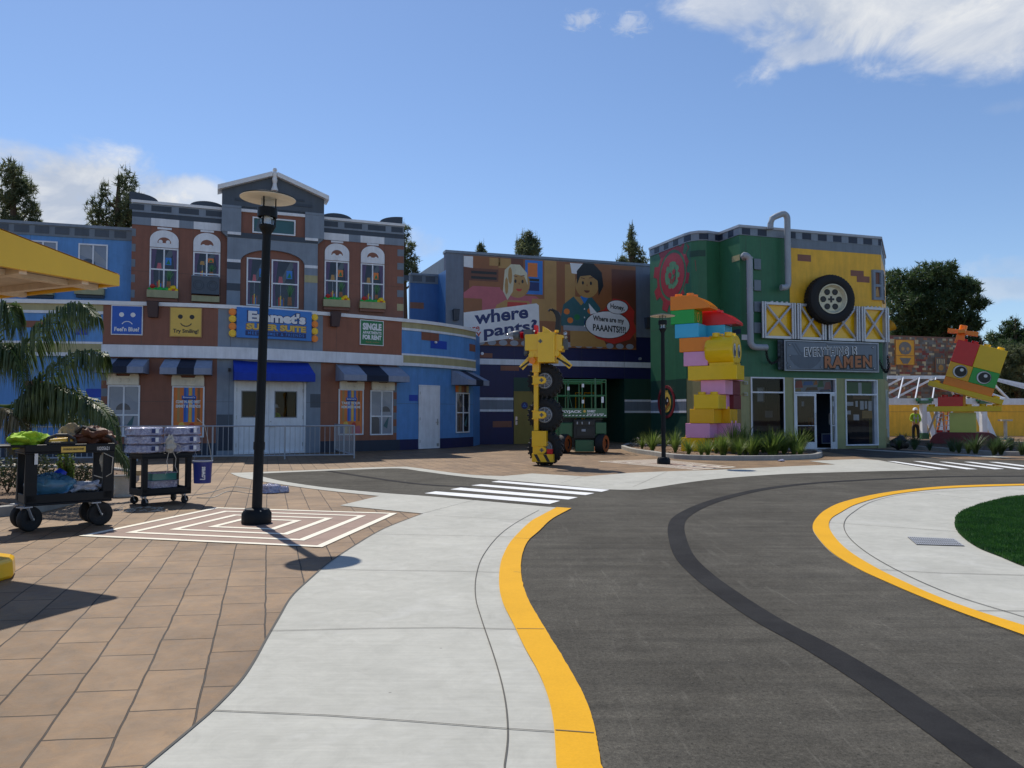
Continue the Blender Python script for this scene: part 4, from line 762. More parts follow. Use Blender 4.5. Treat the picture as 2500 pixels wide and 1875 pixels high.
awning(LB, LW.S(819, 890), LW.S(973, 890), 3.33, 2.9, 2.68, .85, L3); awning(LB, LW.S(1101, 910), LW.S(1150, 910), 3.33, 2.9, 2.68, .9, L3)
awning(LB, LW.S(569, 880), LW.S(752, 880), 3.33, 2.86, 2.60, .75, ('awn_blue',))
# wall mounted things
def sign_panel(Wx, r, o0, o1, mat_, rim=None):
    m_ = MB(); Wx.panel(m_, r, o0, o1, rim or mat_)
    if rim: Wx.panel(m_, (r[0]+.03, r[1]-.03, r[2]+.03, r[3]-.03), o1, o1+.006, mat_)
    return m_
r = LW.rect(275, 747, 351.5, 819); m_ = sign_panel(LW, r, .115, .17, 's_blue', 's_white'); s0, s1, z0, z1 = r; w_ = s1-s0; h_ = z1-z0; o = .178
for t in (.33, .69): LW.disc(m_, (s0+w_*t, z0+h_*.68), .078, o-.003, o+.003, 's_white')
n = 14; LW.poly(m_, [(s0+w_*.51+cos(R(30)+R(120)*k/n)*.20, z0+h_*.33+sin(R(30)+R(120)*k/n)*.20-.06) for k in range(n+1)]+[(s0+w_*.51+cos(R(30)+R(120)*k/n)*.17, z0+h_*.33+sin(R(30)+R(120)*k/n)*.17-.055) for k in range(n, -1, -1)], o-.003, o+.003, 's_white')
LW.text(m_, "Feel'n Blue?", (s0+w_*.11, s1-w_*.10, z0+h_*.12, z0+h_*.27), o+.003, 's_white', .03)
tag(m_.build('sign', None, loc=LW.P(s0, z0, .12)), "blue square sign with a sad face reading Feel'n Blue?", 'sign')
r = LW.rect(416.5, 752, 494, 824); m_ = sign_panel(LW, r, .115, .17, 's_yellow', 's_tan'); s0, s1, z0, z1 = r; w_ = s1-s0; h_ = z1-z0
for t in (.33, .69): LW.disc(m_, (s0+w_*t, z0+h_*.68), .078, o-.003, o+.003, 's_black')
LW.poly(m_, [(s0+w_*.51+cos(R(210)+R(120)*k/n)*.21, z0+h_*.55+sin(R(210)+R(120)*k/n)*.21) for k in range(n+1)]+[(s0+w_*.51+cos(R(210)+R(120)*k/n)*.185, z0+h_*.55+sin(R(210)+R(120)*k/n)*.18+.005) for k in range(n, -1, -1)], o-.003, o+.003, 's_black')
LW.text(m_, "Try Smiling!", (s0+w_*.11, s1-w_*.10, z0+h_*.10, z0+h_*.27), o+.003, 's_black', .03)
tag(m_.build('sign', None, loc=LW.P(s0, z0, .12)), 'yellow square sign with a smiling face reading Try Smiling!', 'sign')
r = LW.rect(576, 757, 754.5, 829); m_ = MB(); LW.panel(m_, r, .115, .26, 's_sky'); s0, s1, z0, z1 = r; w_ = s1-s0; h_ = z1-z0; o = .262
LW.text(m_, "Emmet's", (s0+w_*.125, s0+w_*.925, z0+h_*.52, z0+h_*.93), o, 's_navy', .10); LW.text(m_, "Emmet's", (s0+w_*.14, s0+w_*.91, z0+h_*.545, z0+h_*.905), o+.012, 's_white', .055)
LW.text(m_, "SUPER SUITE", (s0+w_*.11, s0+w_*.925, z0+h_*.255, z0+h_*.50), o+.002, 's_brown', .08); LW.text(m_, "SUPER SUITE", (s0+w_*.12, s0+w_*.915, z0+h_*.275, z0+h_*.48), o+.012, 's_yellow', .055)
LW.panel(m_, (s0+w_*.11, s0+w_*.92, z0+h_*.08, z0+h_*.24), .26, .268, 's_navy'); LW.text(m_, "MEET EMMET & FRIENDS", (s0+w_*.14, s0+w_*.89, z0+h_*.11, z0+h_*.21), .271, 's_sky', .02, spacing=1.3)
so_ = m_.build('sign_panel', None, loc=LW.P(s0, z0, .12)); tag(so_, "blue entrance sign reading Emmet's Super Suite with orange and yellow studs at its sides", 'sign'); so_.name = 'entrance_sign'
for px, ys, cs in ((567, (763, 780, 798, 815), 'oyoy'), (763.5, (776, 793, 810, 828), 'yoyo')):
    for y, c in zip(ys, cs):
        sb = MB(); q, z = LW.hit(px, y); LW.disc(sb, (q, z), .125, .115, .22, 'pl_orange' if c == 'o' else 'pl_yellow'); LW.disc(sb, (q, z), .085, .22, .25, 'pl_orange' if c == 'o' else 'pl_yellow'); sb.build('stud', so_)
r = LW.rect(874.7, 783, 931.7, 844); m_ = sign_panel(LW, r, .115, .17, 's_green', 's_white'); s0, s1, z0, z1 = r; w_ = s1-s0; h_ = z1-z0
for t, a, b, bb in (('SINGLE', .60, .88, .06), ('APARTMENTS', .44, .56, .04), ('FOR RENT', .22, .41, .06)): LW.text(m_, t, (s0+w_*.10, s1-w_*.10, z0+h_*a, z0+h_*b), .18, 's_white', bb)
LW.text(m_, 'Apply within', (s0+w_*.2, s1-w_*.2, z0+h_*.09, z0+h_*.16), .18, 's_tan', 0, .5)
tag(m_.build('sign', None, loc=LW.P(s0, z0, .12)), 'green square sign reading Single Apartments For Rent', 'sign')
def speaker(x0, x1, y0, y1, lab, Wx=LW, o=.12, dark='speaker'):
    r = Wx.rect(x0, y0, x1, y1); m_ = MB(); s0, s1, z0, z1 = r
    top = [Wx.P(s0, z1, o), Wx.P(s1, z1, o), Wx.P(s1+.01, z1, o+.32), Wx.P(s0-.01, z1, o+.32)]; bot = [Wx.P(s0+.03, z0, o), Wx.P(s1-.03, z0, o), Wx.P(s1-.02, z0, o+.20), Wx.P(s0+.02, z0, o+.20)]
    m_.hexa(bot, top, dark); tp = [p+Vector((0, 0, .012)) for p in top]; m_.hexa([p+Vector((0, 0, .002)) for p in top], tp, dark)
    tag(m_.build('loudspeaker', None, loc=Wx.P(s0, z0, o), bevel=.01), lab, 'loudspeaker')
speaker(365.5, 391, 740, 777, 'brown wedge loudspeaker between the sad face and smiling face signs'); speaker(801, 822, 764, 799, 'brown wedge loudspeaker left of the green rental sign')
for px, py, lab in ((1058, 836, 'small white round light on the curved blue wall end'), ):
    q, z = LW.hit(px, py); m_ = MB(); LW.disc(m_, (q, z), .05, .1, .18, 'frame', 16); tag(m_.build('wall_light', None, loc=LW.P(q, z, .1)), lab, 'light')
m_ = MB(); q, z = LW.hit(560, 903); LW.panel(m_, (q-.04, q+.04, z-.06, z+.06), .014, .10, 'black'); LW.panel(m_, (q-.008, q+.008, .9, z-.06), .014, .03, 'grey_lo'); tag(m_.build('door_sensor', None, loc=LW.P(q, z, 0)), 'small black box with a cable left of the blue awning', 'sensor')
# ============================================================ BUILDING WITH THE LARGE PICTURE (middle)
BB = Wall([(-3.12, 36.0), (7.6, 39.55)])
MBd = thing('theatre_building', 'navy and grey building carrying the large orange picture, with an open bay below', 'building', (2, 40, 0))
sh = MB(); zt = 9.14
s_o0, s_o1, s_r = BB.S(1312, 1000), BB.S(1525, 1000), BB.L; zo = BB.hit(1550, 925)[1]; zl = BB.hit(1250, 921)[1]
BB.panel(sh, (0, BB.L, zo, zt), -.4, 0, 'navy'); BB.panel(sh, (0, s_o0, 0, zo), -.4, 0, 'navy'); BB.panel(sh, (s_o1, s_r, 0, zo), -.4, -.01, 'green_dk')
BB.panel(sh, (0, BB.L, BB.hit(1550, 823)[1], zt), 0, .04, 'bbgrey'); BB.panel(sh, (-.04, BB.L, zt-.10, zt+.02), -.45, .10, 'grey')
r = BB.rect(1155, 875, 1592, 890); zz = (BB.hit(1155, 875)[1], BB.hit(1155, 889)[1]); BB.panel(sh, (0, BB.L, zz[1], zz[0]), 0, .03, 'white')
for a, b in ((0, BB.S(1253, 990)),): 
    BB.panel(sh, (a, b, BB.hit(1200, 1000)[1], BB.hit(1200, 976)[1]), 0, .015, 'grey_lo'); BB.panel(sh, (a, b, BB.hit(1200, 976.5)[1], BB.hit(1200, 970.5)[1]), 0, .02, 'white'); BB.panel(sh, (a, b, BB.hit(1200, 1005)[1], BB.hit(1200, 999.5)[1]), 0, .02, 'white')
za, zb, zc2, zd_ = [BB.hit(1600, y)[1] for y in (976, 981, 1003, 1008)]
BB.panel(sh, (s_o1, s_r, zc2, zb), -.01, .005, 'grey_lo'); BB.panel(sh, (s_o1, s_r, zb, za), -.01, .01, 'white'); BB.panel(sh, (s_o1, s_r, zd_, zc2), -.01, .01, 'white')
for x0, y0, x1, y1 in ((1155, 862, 1202, 873), (1222, 893, 1267, 905), (1203, 1028, 1249, 1043)): BB.panel(sh, BB.rect(x0, y0, x1, y1), 0, .012, 'brown')
for px in (1255, 1420, 1524): seam(BB, sh, BB.S(px, 900), zo, 5.0, .031)
# light blue return wall on the left
sh.hexa([(-3.62, 37.25, 0), (-3.12, 36.0, 0), (-3.10, 36.2, 0), (-3.5, 37.4, 0)], [(-3.62, 37.25, 8.22), (-3.12, 36.0, 8.22), (-3.10, 36.2, 8.22), (-3.5, 37.4, 8.22)], 'blue')
sh.hexa([(-3.13, 36.0, 8.22), (-3.0, 36.0, 8.22), (-3.0, 40.0, 8.22), (-3.4, 40.0, 8.22)], [(-3.13, 36.0, 9.05), (-3.0, 36.0, 9.05), (-3.0, 40, 9.05), (-3.4, 40, 9.05)], 'grey_lo')
# bay: side walls, back wall, ceiling
P0, P1 = BB.P(s_o0, 0, -.4), BB.P(s_o1, 0, -.4); Q0, Q1 = BB.P(s_o0-.3, 0, -4.2), BB.P(s_o1+.3, 0, -4.2)
for a, b, c in ((P0, Q0, 'navy'), (Q0, Q1, 'green_dk'), (Q1, P1, 'green_dk')): sh.add([(a.x, a.y, 0), (b.x, b.y, 0), (b.x, b.y, 3.6), (a.x, a.y, 3.6)], [(0, 1, 2, 3)], c)
sh.add([(p.x, p.y, zo+.02) for p in (P0, P1, Q1, Q0)], [(0, 1, 2, 3)], 'navy')
# yellow outlines on the back wall
QB = Wall([tuple(Q0.xy), tuple(Q1.xy)])
for x0, x1 in ((1404, 1422), (1425, 1462), (1487, 1520)): QB.frame(sh, QB.rect(x0, 958, x1, 1075), .06, 0, .03, 'pl_oyellow')
# roof and rear body
a = BB.P(0, 0, -.4); b = BB.P(BB.L, 0, -.4); sh.hexa([(a.x, a.y, 5), (b.x, b.y, 5), (b.x-2, b.y+5, 5), (a.x-2, a.y+5, 5)], [(a.x, a.y, 8.9), (b.x, b.y, 8.9), (b.x-2, b.y+5, 8.9), (a.x-2, a.y+5, 8.9)], 'grey_lo')
# dark green panel over the yellow door
r = BB.rect(1254, 922, 1312, 955); BB.panel(sh, r, 0, .02, 'green_dk')
sh.build('wall', MBd)
r = BB.rect(1254, 955.5, 1312, 1077); r = (r[0], r[1], .01, r[3]); m_ = MB(); BB.frame(m_, r, .05, 0, .05, 'orange'); BB.panel(m_, (r[0]+.05, r[1]-.05, .01, r[3]-.05), 0, .035, 'orange'); D('olive', (.26, .20, .04))
m_.ml = [M['olive']]; dd = m_.build('door', MBd)
h_ = MB(); q, z = BB.hit(1260, 1027); BB.panel(h_, (q-.05, q+.05, z-.2, z+.2), .035, .05, 'steel'); BB.panel(h_, (q-.02, q+.07, z-.02, z+.02), .05, .09, 's_black'); h_.build('handle', dd)
m_ = MB(); c = BB.hit(1280, 990); BB.disc(m_, c, .17, .035, .042, 's_navy'); BB.poly(m_, [(c[0]-.10, c[1]-.07), (c[0]+.10, c[1]-.07), (c[0], c[1]+.12)], .042, .045, 's_sky'); BB.poly(m_, [(c[0]-.045, c[1]-.04), (c[0]+.045, c[1]-.04), (c[0], c[1]+.06)], .045, .048, 's_navy'); m_.build('door_sign', dd)
# picture (plain generic room scene)
tl, tr_, br_, bl = (1131, 622), (1551.6, 652), (1550, 857), (1131, 842)
s0, s1 = BB.S(1131, 740), BB.S(1551, 750); z1 = BB.hit(1340, 637)[1]; z0 = BB.hit(1340, 848)[1]; w_, h_ = s1-s0, z1-z0
pm = MB(); BB.panel(pm, (s0, s1, z0, z1), .04, .07, 's_brown')
def PR(u0, u1, v0, v1, c, o=.072): BB.panel(pm, (s0+w_*u0, s0+w_*u1, z0+h_*v0, z0+h_*v1), .07, o, c)
def PP(pts, c, o=.074): BB.poly(pm, [(s0+w_*u, z0+h_*v) for u, v in pts], .07, o, c)
def EL(cu, cv, ru, rv, n=20, a0=0, a1=2*pi): return [(cu+ru*cos(a0+(a1-a0)*k/n), cv+rv*sin(a0+(a1-a0)*k/n)) for k in range(n if a1-a0 > 6.2 else n+1)]
PR(0, .03, .45, 1, 's_brown2'); PR(.45, .52, .3, 1, 's_tan'); PR(.55, .98, .35, .97, 's_brown'); PR(.57, .63, .35, .97, 's_tan', .073); PR(.85, 1, .3, .95, 's_brown2', .0735)
PR(.03, .19, .72, .86, 's_brown2', .073); PR(.04, .18, .74, .77, 's_black', .074); PR(.04, .18, .80, .83, 's_black', .074); PR(.06, .20, .62, .66, 's_pink', .073); PR(.19, .26, .88, .99, 's_tan', .073); PR(.14, .20, .9, .99, 's_tan', .073)
PP([(0, .99), (.05, .99), (.05, .86), (0, .87)], 's_white'); PP([(.60, .99), (.68, .99), (.67, .86), (.61, .87)], 's_white')
PR(.26, .33, .84, 1, 's_brown2', .073); PR(.34, .44, .60, .99, 's_sky', .0735); PR(.355, .41, .80, .96, 's_orange', .075); PR(.36, .42, .64, .74, 's_navy', .075); PR(.36, .42, .75, .78, 's_black', .075)
PP([(0, .34), (0, .58), (.05, .66), (.20, .64), (.24, .58), (.40, .58), (.44, .52), (.44, .34)], 's_pink', .0745); PP([(0, .36), (.0, .52), (.10, .52), (.10, .36)], 's_brown', .0748); PP([(.38, .55), (.48, .55), (.50, .3), (.36, .3)], 's_tan', .0746)
# two plain generic figures: shoulders, head, hair as simple flat shapes
PP([(.16, .36), (.18, .46), (.23, .52), (.36, .52), (.38, .44), (.37, .30), (.20, .30)], 's_tan', .0760); PP([(.235, .30), (.24, .50), (.35, .50), (.37, .30)], 's_red', .0765); PP(EL(.295, .72, .072, .17), 's_tan', .0763); PP([(.225, .86), (.26, .93), (.31, .93), (.35, .84), (.355, .70), (.335, .80), (.28, .82), (.27, .62), (.24, .52), (.215, .62)], 'hub', .0772)
PP([(.54, .30), (.56, .50), (.62, .60), (.73, .60), (.78, .48), (.78, .25), (.55, .25)], 's_teal', .0760); PP([(.62, .60), (.665, .50), (.71, .60)], 's_tan', .0766); PP(EL(.70, .74, .070, .15), 's_tan', .0768); PP([(.64, .74), (.64, .90), (.68, 1.0), (.74, 1.0), (.79, .90), (.80, .74), (.77, .62), (.765, .80), (.72, .86), (.66, .84)], 's_black', .0776)
for cu, cv, sx in ((.305, .72, .020), (.70, .745, .024)):   # simple plain faces
    for s_ in (-1, 1): PP(EL(cu+s_*sx, cv+.02, .0065, .022, 10), 's_black', .0781); PP([(cu+s_*sx-.011, cv+.075), (cu+s_*sx+.011, cv+.075+.01*s_), (cu+s_*sx+.011, cv+.085+.01*s_), (cu+s_*sx-.011, cv+.085)], 's_brown2', .0781)
    PP(EL(cu, cv-.065, .017, .030, 12, pi, 2*pi), 's_brown2' if cu > .5 else 's_red', .0782)
    PP([(cu-.004, cv-.01), (cu+.006, cv-.02), (cu+.001, cv+.015)], 's_brown', .0781)
PP(EL(.255, .80, .012, .10, 8), 's_tan', .0774); PP(EL(.235, .68, .010, .10, 8), 's_tan', .0774); PP([(.66, .60), (.685, .52), (.71, .60), (.70, .62), (.67, .62)], 's_sky', .0767)
for t in (.26, .36, .46): PP(EL(.685, t, .004, .010, 8), 's_white', .0772)
for (u, v, c) in ((.58, .42, 's_orange'), (.64, .36, 's_green'), (.72, .44, 's_orange'), (.75, .33, 's_green'), (.60, .32, 's_orange'), (.70, .30, 's_navy')): PP(EL(u, v, .018, .035, 9), c, .0771)
PR(.56, .78, .20, .26, 's_grey', .0765); PP([(.60, .20), (.78, .20), (.82, .02), (.60, .02)], 's_tan', .0762)
PP([(.50, .14), (.98, .18), (1, .10), (1, .02), (.0, .02), (0, .10), (.3, .12)], 's_brown2', .0752)
for k in range(16): PP(EL(.03+.062*k, .035, .024, .032, 12), 's_grey', .0758)
# slanted title card
t_ = R(9); 
def card(u, v):
    x = -.29*w_*0; cx, cz = s0+w_*.20, z0+h_*.25; W2, H2 = w_*.44, h_*.36
    dx = (u-.5)*W2; dz = (v-.5)*H2; return cx+dx*cos(t_*.55)-dz*sin(t_*.2), cz+dz*cos(t_*.5)+dx*sin(t_)
pts = [card(*p) for p in ((0, 0), (.96, 0), (1, .06), (1, .93), (.97, 1), (0, 1))]; pts = [(max(p[0], s0-.0), p[1]) for p in pts]
BB.poly(pm, pts, .07, .085, 's_white')
def ct(txt, u0, u1, v0, v1, c, bold=.02): put_text(pm, txt, lambda u, v: BB.P(*card(u0+(u1-u0)*u, v0+(v1-v0)*v), .088), c, bold)
ct('where', .18, .86, .56, .98, 's_navy', .03); ct('pants?', .29, .97, .02, .50, 's_navy', .03); ct('are', .10, .24, .36, .50, 's_red', .02); ct('my', .10, .26, .14, .32, 's_red', .02)
# speech bubble
PP([(.76, .12), (.70, .22), (.72, .40), (.80, .46), (.86, .60), (.94, .58), (.99, .46), (.985, .34), (1.0, .22), (.96, .12), (.86, .06)], 's_red', .0780)
PP(EL(.825, .285, .138, .165, 28), 's_black', .0784); PP(EL(.825, .285, .133, .157, 28), 's_white', .0788); PP(EL(.885, .50, .068, .085, 24), 's_black', .0790); PP(EL(.885, .50, .064, .079, 24), 's_white', .0794); PP([(.72, .40), (.71, .53), (.76, .42)], 's_white', .0795)
def bt(txt, u0, u1, v0, v1): put_text(pm, txt, lambda u, v: BB.P(s0+w_*(u0+(u1-u0)*u), z0+h_*(v0+(v1-v0)*v-.02*u), .082), 's_black', .03)
bt('Honey,', .842, .928, .465, .54); bt('Where are my', .735, .925, .31, .39); bt('PAAANTS?!?!', .735, .935, .21, .29)
tag(pm.build('billboard', None, loc=BB.P(s0, z0, .04)), 'large orange-brown billboard with a white card reading where are my pants', 'billboard')
for x0, x1, y0, y1, lab in ((1104, 1118, 757, 783, 'flat grey loudspeaker on the grey frame left of the billboard'), (1572, 1587, 777, 802, 'flat grey loudspeaker on the grey frame right of the billboard')): speaker(x0, x1, y0, y1, lab, BB, .04, 'slate')
for px, py, lab in ((1176, 863.5, 'white round light over a brown brick on the navy wall'), (1561, 876, 'dim round light at the right end of the navy wall')):
    q, z = BB.hit(px, py); m_ = MB(); BB.disc(m_, (q, z), .07, 0, .12, 'frame' if px < 1300 else 'galv', 16); tag(m_.build('wall_light', None, loc=BB.P(q, z, 0)), lab, 'light')

# ============================================================ GREEN AND YELLOW BUILDING (right)
GB = Wall([(6.3, 34.9), (7.0, 32.85), (7.28, 32.1), (7.45, 31.78), (7.72, 31.6), (8.05, 31.6), (8.67, 31.9), (9.12, 30.6), (15.78, 32.7), (17.9, 36.7), (19, 42)])
RBd = thing('restaurant_building', 'green and yellow building with a chequered grey parapet, silver trusses and glass shop front', 'building', (12, 35, 0))
g = MB(); ZT = 9.0; zP = 2.92
sv = GB.s; s_side = sv[8]; s_fr = sv[7]
GB.panel(g, (0, GB.L, zP, 8.9), -.3, 0, 'green'); 
s_pale = GB.S(1676, 1000)
GB.panel(g, (0, s_pale, 0, zP), -.3, 0, 'green_dk')
GB.panel(g, (s_pale, s_fr, 0, zP), -.3, -.02, 'pale')
GB.panel(g, (0, GB.L, 8.62, 8.94), 0, .03, 'grey'); GB.panel(g, (0, GB.L, 8.92, 9.02), -.35, .07, 'galv')
for x0, x1 in ((1599, 1611), (1622, 1633), (1645, 1657), (1671, 1688), (1707, 1729), (1746, 1765)): GB.panel(g, (GB.S(x0, 600), GB.S(x1, 600), 8.66, 8.90), .03, .036, 'navy_base')
for x0, x1 in ((1778, 1791), (1812, 1832), (1850, 1872), (1925, 1942), (1958, 1979.5), (1996, 2017), (2032.5, 2053), (2070, 2091), (2106, 2127), (2142, 2156)): GB.panel(g, (GB.S(x0, 575), GB.S(x1, 575), 8.64, 8.90), .03, .036, 'navy_base')
# yellow zone, around the right corner too
s_y = GB.S(1927.5, 680); zy1 = 8.25; zy0 = 5.6
GB.panel(g, (s_y, GB.L, zy0, zy1), 0, .012, 'wyellow'); GB.panel(g, (s_y, GB.L, zy1, 8.62), 0, .016, 'grey_lo')
for r in ((1947, 622, 1979.5, 638), (2076, 660.6, 2107.6, 674.5), (2091, 674.5, 2122, 689.5)): GB.panel(g, GB.rect(*r), .012, .02, 'brown')
GB.panel(g, GB.rect(1684, 611, 1722, 626), 0, .012, 'green_dk'); GB.panel(g, GB.rect(1787, 624, 1806, 638), 0, .012, 'tan'); GB.panel(g, GB.rect(1790, 804, 1809, 816), 0, .012, 'navy_base'); GB.panel(g, GB.rect(1811, 817, 1826, 830), 0, .012, 'white')
for px in (1822, 1858): seam(GB, g, GB.S(px, 700), zP, 8.6, .001)
hseam(GB, g, sv[3], s_y, 4.9, .001); hseam(GB, g, 0, sv[3], 7.6, .001); hseam(GB, g, 0, sv[3], 5.2, .001)
zz = [GB.hit(1640, y)[1] for y in (975.5, 981, 1003, 1008)]
GB.panel(g, (0, s_pale, zz[2], zz[1]), 0, .010, 'grey_lo'); GB.panel(g, (0, s_pale, zz[1], zz[0]), 0, .013, 'white'); GB.panel(g, (0, s_pale, zz[3], zz[2]), 0, .013, 'white')
# front base: pilasters with openings between
w1 = GB.rect(1834.5, 921, 1916, 1080); w2 = GB.rect(2061, 927, 2138.5, 1092); dg_ = GB.rect(1937.8, 924, 2039.5, 1096)
w1 = (w1[0], w1[1], .25, w1[3]); w2 = (w2[0], w2[1], .12, w2[3]); dg_ = (dg_[0], dg_[1], 0., dg_[3])
op = [w1, dg_, w2]; cur = s_fr
for r in op:
    GB.panel(g, (cur, r[0], 0, zP), -.3, .06, 'pale')
    if r[2] > 0: GB.panel(g, (r[0], r[1], 0, r[2]), -.3, .02, 'pale')
    GB.panel(g, (r[0], r[1], r[3], zP), -.3, .02, 'pale'); cur = r[1]
GB.panel(g, (cur, s_side, 0, zP), -.3, .06, 'pale'); GB.panel(g, (s_side+.05, GB.L, 0, zP), -.3, .06, 'pale')
# room behind the glass
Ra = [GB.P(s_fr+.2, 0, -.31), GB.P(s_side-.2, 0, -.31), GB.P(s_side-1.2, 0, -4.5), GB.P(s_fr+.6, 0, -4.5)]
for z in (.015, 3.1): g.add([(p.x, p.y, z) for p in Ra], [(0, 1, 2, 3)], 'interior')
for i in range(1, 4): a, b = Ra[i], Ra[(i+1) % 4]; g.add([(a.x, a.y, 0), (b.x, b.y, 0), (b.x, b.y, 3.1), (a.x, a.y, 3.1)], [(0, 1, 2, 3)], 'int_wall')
a = GB.P(0, 0); 
g.flat([(p.x, p.y) for p in [GB.P(k, 0, -.2) for k in sv]]+[(8, 42)], 8.7, 'grey_lo')
g.build('wall', RBd)
def shopwin(r, tz, vv=()):
    f = MB(); GB.frame(f, r, .055, -.12, .10, 'frame', vv); GB.panel(f, (r[0]+.055, r[1]-.055, tz-.03, tz+.03), -.12, .095, 'frame'); fo = f.build('window', RBd)
    p = MB(); GB.panel(p, (r[0]+.03, r[1]-.03, r[2]+.03, r[3]-.03), -.04, -.03, 'glass'); p.build('pane', fo)
shopwin(w1, GB.hit(1875, 958)[1]); shopwin(w2, GB.hit(2100, 963.5)[1])
tz = GB.hit(1988, 959)[1]; f = MB(); GB.frame(f, dg_, .05, -.12, .10, 'frame'); GB.panel(f, (dg_[0]+.05, dg_[1]-.05, tz-.03, tz+.03), -.12, .095, 'frame'); fo = f.build('door_frame', RBd); p = MB(); GB.panel(p, (dg_[0]+.05, dg_[1]-.05, tz+.02, dg_[3]-.04), -.04, -.03, 'glass'); p.build('pane', fo)
def leaf(a, b, o, ang, hinge):
    m_ = MB(); wd = b-a; zt_ = tz-.04
    base = GB.P(a if hinge < 0 else b, 0, o); d = (GB.P(b, 0)-GB.P(a, 0)).normalized(); 
    if hinge > 0: d = -d
    rot = Matrix.Rotation(ang, 4, 'Z'); d = (rot @ d); n_ = Vector((d.y, -d.x, 0)); X = Matrix(((d.x, n_.x, 0, base.x), (d.y, n_.y, 0, base.y), (0, 0, 1, 0), (0, 0, 0, 1))); m_.X = X
    for x0, x1, z0, z1 in ((0, .09, .02, zt_), (wd-.09, wd, .02, zt_), (.09, wd-.09, .02, .30), (.09, wd-.09, zt_-.1, zt_)): m_.box(x0, x1, -.025, .025, z0, z1, 'frame')
    m_.box(.09, wd-.09, -.03, .03, .95, .975, 'frame')
    dd = m_.build('door', RBd); gp = MB(); gp.X = X; gp.box(.09, wd-.09, -.004, .004, .30, zt_-.1, 'glass'); gp.box(.3, .42, -.01, -.006, 1.75, 1.95, 's_white'); gp.build('pane', dd)
    hd = MB(); hd.X = X; hd.tube([(wd-.05, -.03, 1.0), (wd-.05, -.08, 1.02), (wd-.05, -.08, 1.45), (wd-.05, -.03, 1.47)], .012, 6, 'steel'); hd.tube([(wd-.05, .03, 1.0), (wd-.05, .08, 1.02), (wd-.05, .08, 1.45), (wd-.05, .03, 1.47)], .012, 6, 'steel'); hd.build('handle', dd)
leaf(dg_[0]+.05, GB.S(1988, 1000), .04, R(-6), -1); sm2 = (GB.S(1988, 1000)); leaf(GB.S(2001, 1000), dg_[1]-.05, .04, R(38), 1)
# goods inside, seen through the glass
for (x0, y0, x1, y1, dpt, c, nm, lab) in ((1840, 943, 1862, 980, -1.0, 's_white', 'display_block', 'pale block hanging inside the left shop window'), (1860, 1002, 1896, 1020, -2.2, 's_grey', 'counter', 'grey counter seen through the left shop window'), (1958, 996, 1974, 1040, -2, 's_yellow', 'display_case', 'lime display case seen through the left glass door'), (1953, 984, 1978, 993, -2.0, 's_white', 'paper_stack', 'white paper stack on top of the lime display case'), (2020, 1020, 2032, 1046, -1.2, 's_orange', 'bin', 'orange bin seen behind the right glass door'), (2068, 1060, 2128, 1086, -1.5, 's_navy', 'shelf', 'dark shelf low in the right shop window')):
    q = GB.rect(x0, y0, x1, y1); m_ = MB(); GB.panel(m_, q, dpt-.3, dpt, c, True); GB.frame(m_, q, .04, dpt, dpt+.015, 's_grey'); tag(m_.build(nm, None, loc=GB.P(q[0], q[2], dpt)), lab, nm.replace('_', ' '))
# mural on the transom glass
m_ = MB(); r = (dg_[0]+.08, dg_[1]-.08, tz+.05, dg_[3]-.08); s0, s1, z0, z1 = r; w_, h_ = s1-s0, z1-z0
GB.panel(m_, r, -.10, -.09, 's_grey')
for u0, u1, v0, v1, c in ((0, .22, .3, 1, 's_red'), (.22, .5, .55, .95, 's_sky'), (.5, .62, .6, 1, 's_orange'), (.6, .78, .4, 1, 's_green'), (.78, .98, .2, .9, 's_pink'), (.28, .62, .08, .42, 's_brown2'), (.0, .18, 0, .3, 's_tan'), (.64, .95, .02, .25, 's_navy')): GB.poly(m_, [(s0+w_*u0, z0+h_*v0), (s0+w_*u1, z0+h_*(v0+.05)), (s0+w_*(u1-.03), z0+h_*v1), (s0+w_*(u0+.05), z0+h_*(v1-.04))], -.09, -.085+.001*u0, c)
m_.build('window_mural', RBd)
m_ = MB(); s0, s1, z0, z1 = w2[0]+.1, w2[1]-.1, GB.hit(2100, 1026)[1], GB.hit(2100, 979)[1]; w_, h_ = s1-s0, z1-z0
for u0, u1, v0, v1, c in ((.05, .30, .75, .95, 's_white'), (.38, .46, .7, 1, 's_white'), (.55, .68, .55, 1, 's_white'), (.72, .8, .6, 1, 's_white'), (.85, .97, .5, 1, 's_white'), (.62, .98, .1, .5, 's_tan'), (.0, .2, .3, .5, 's_white'), (.3, .5, .0, .3, 's_white')): GB.panel(m_, (s0+w_*u0, s0+w_*u1, z0+h_*v0, z0+h_*v1), -.07, -.055, c, True)
GB.panel(m_, (s0, s1, z1+.28, w2[3]-.1), -.09, -.075, 's_green', True); GB.panel(m_, (s0+w_*.5, s0+w_*.62, z1+.15, w2[3]-.12), -.075, -.065, 's_white', True); GB.panel(m_, (s0+w_*.3, s0+w_*.9, z1+.08, z1+.28), -.075, -.06, 's_brown2', True)
m_.build('window_mural', RBd)
for k, (x, y) in enumerate(((1822.5, 935), (1822.5, 962.5))):
    q, z = GB.hit(x, y); m_ = MB(); GB.panel(m_, (q-.08, q+.08, z-.06, z+.06), .06, .12, 'galv'); GB.panel(m_, (q-.06, q-.01, z-.04, z+.04), .12, .14, 'pale'); GB.panel(m_, (q+.01, q+.06, z-.04, z+.04), .12, .14, 'pale'); tag(m_.build('wall_fitting', None, loc=GB.P(q, z, .06)), ('upper', 'lower')[k]+' small box fitting on the pale wall left of the shop window', 'fitting')
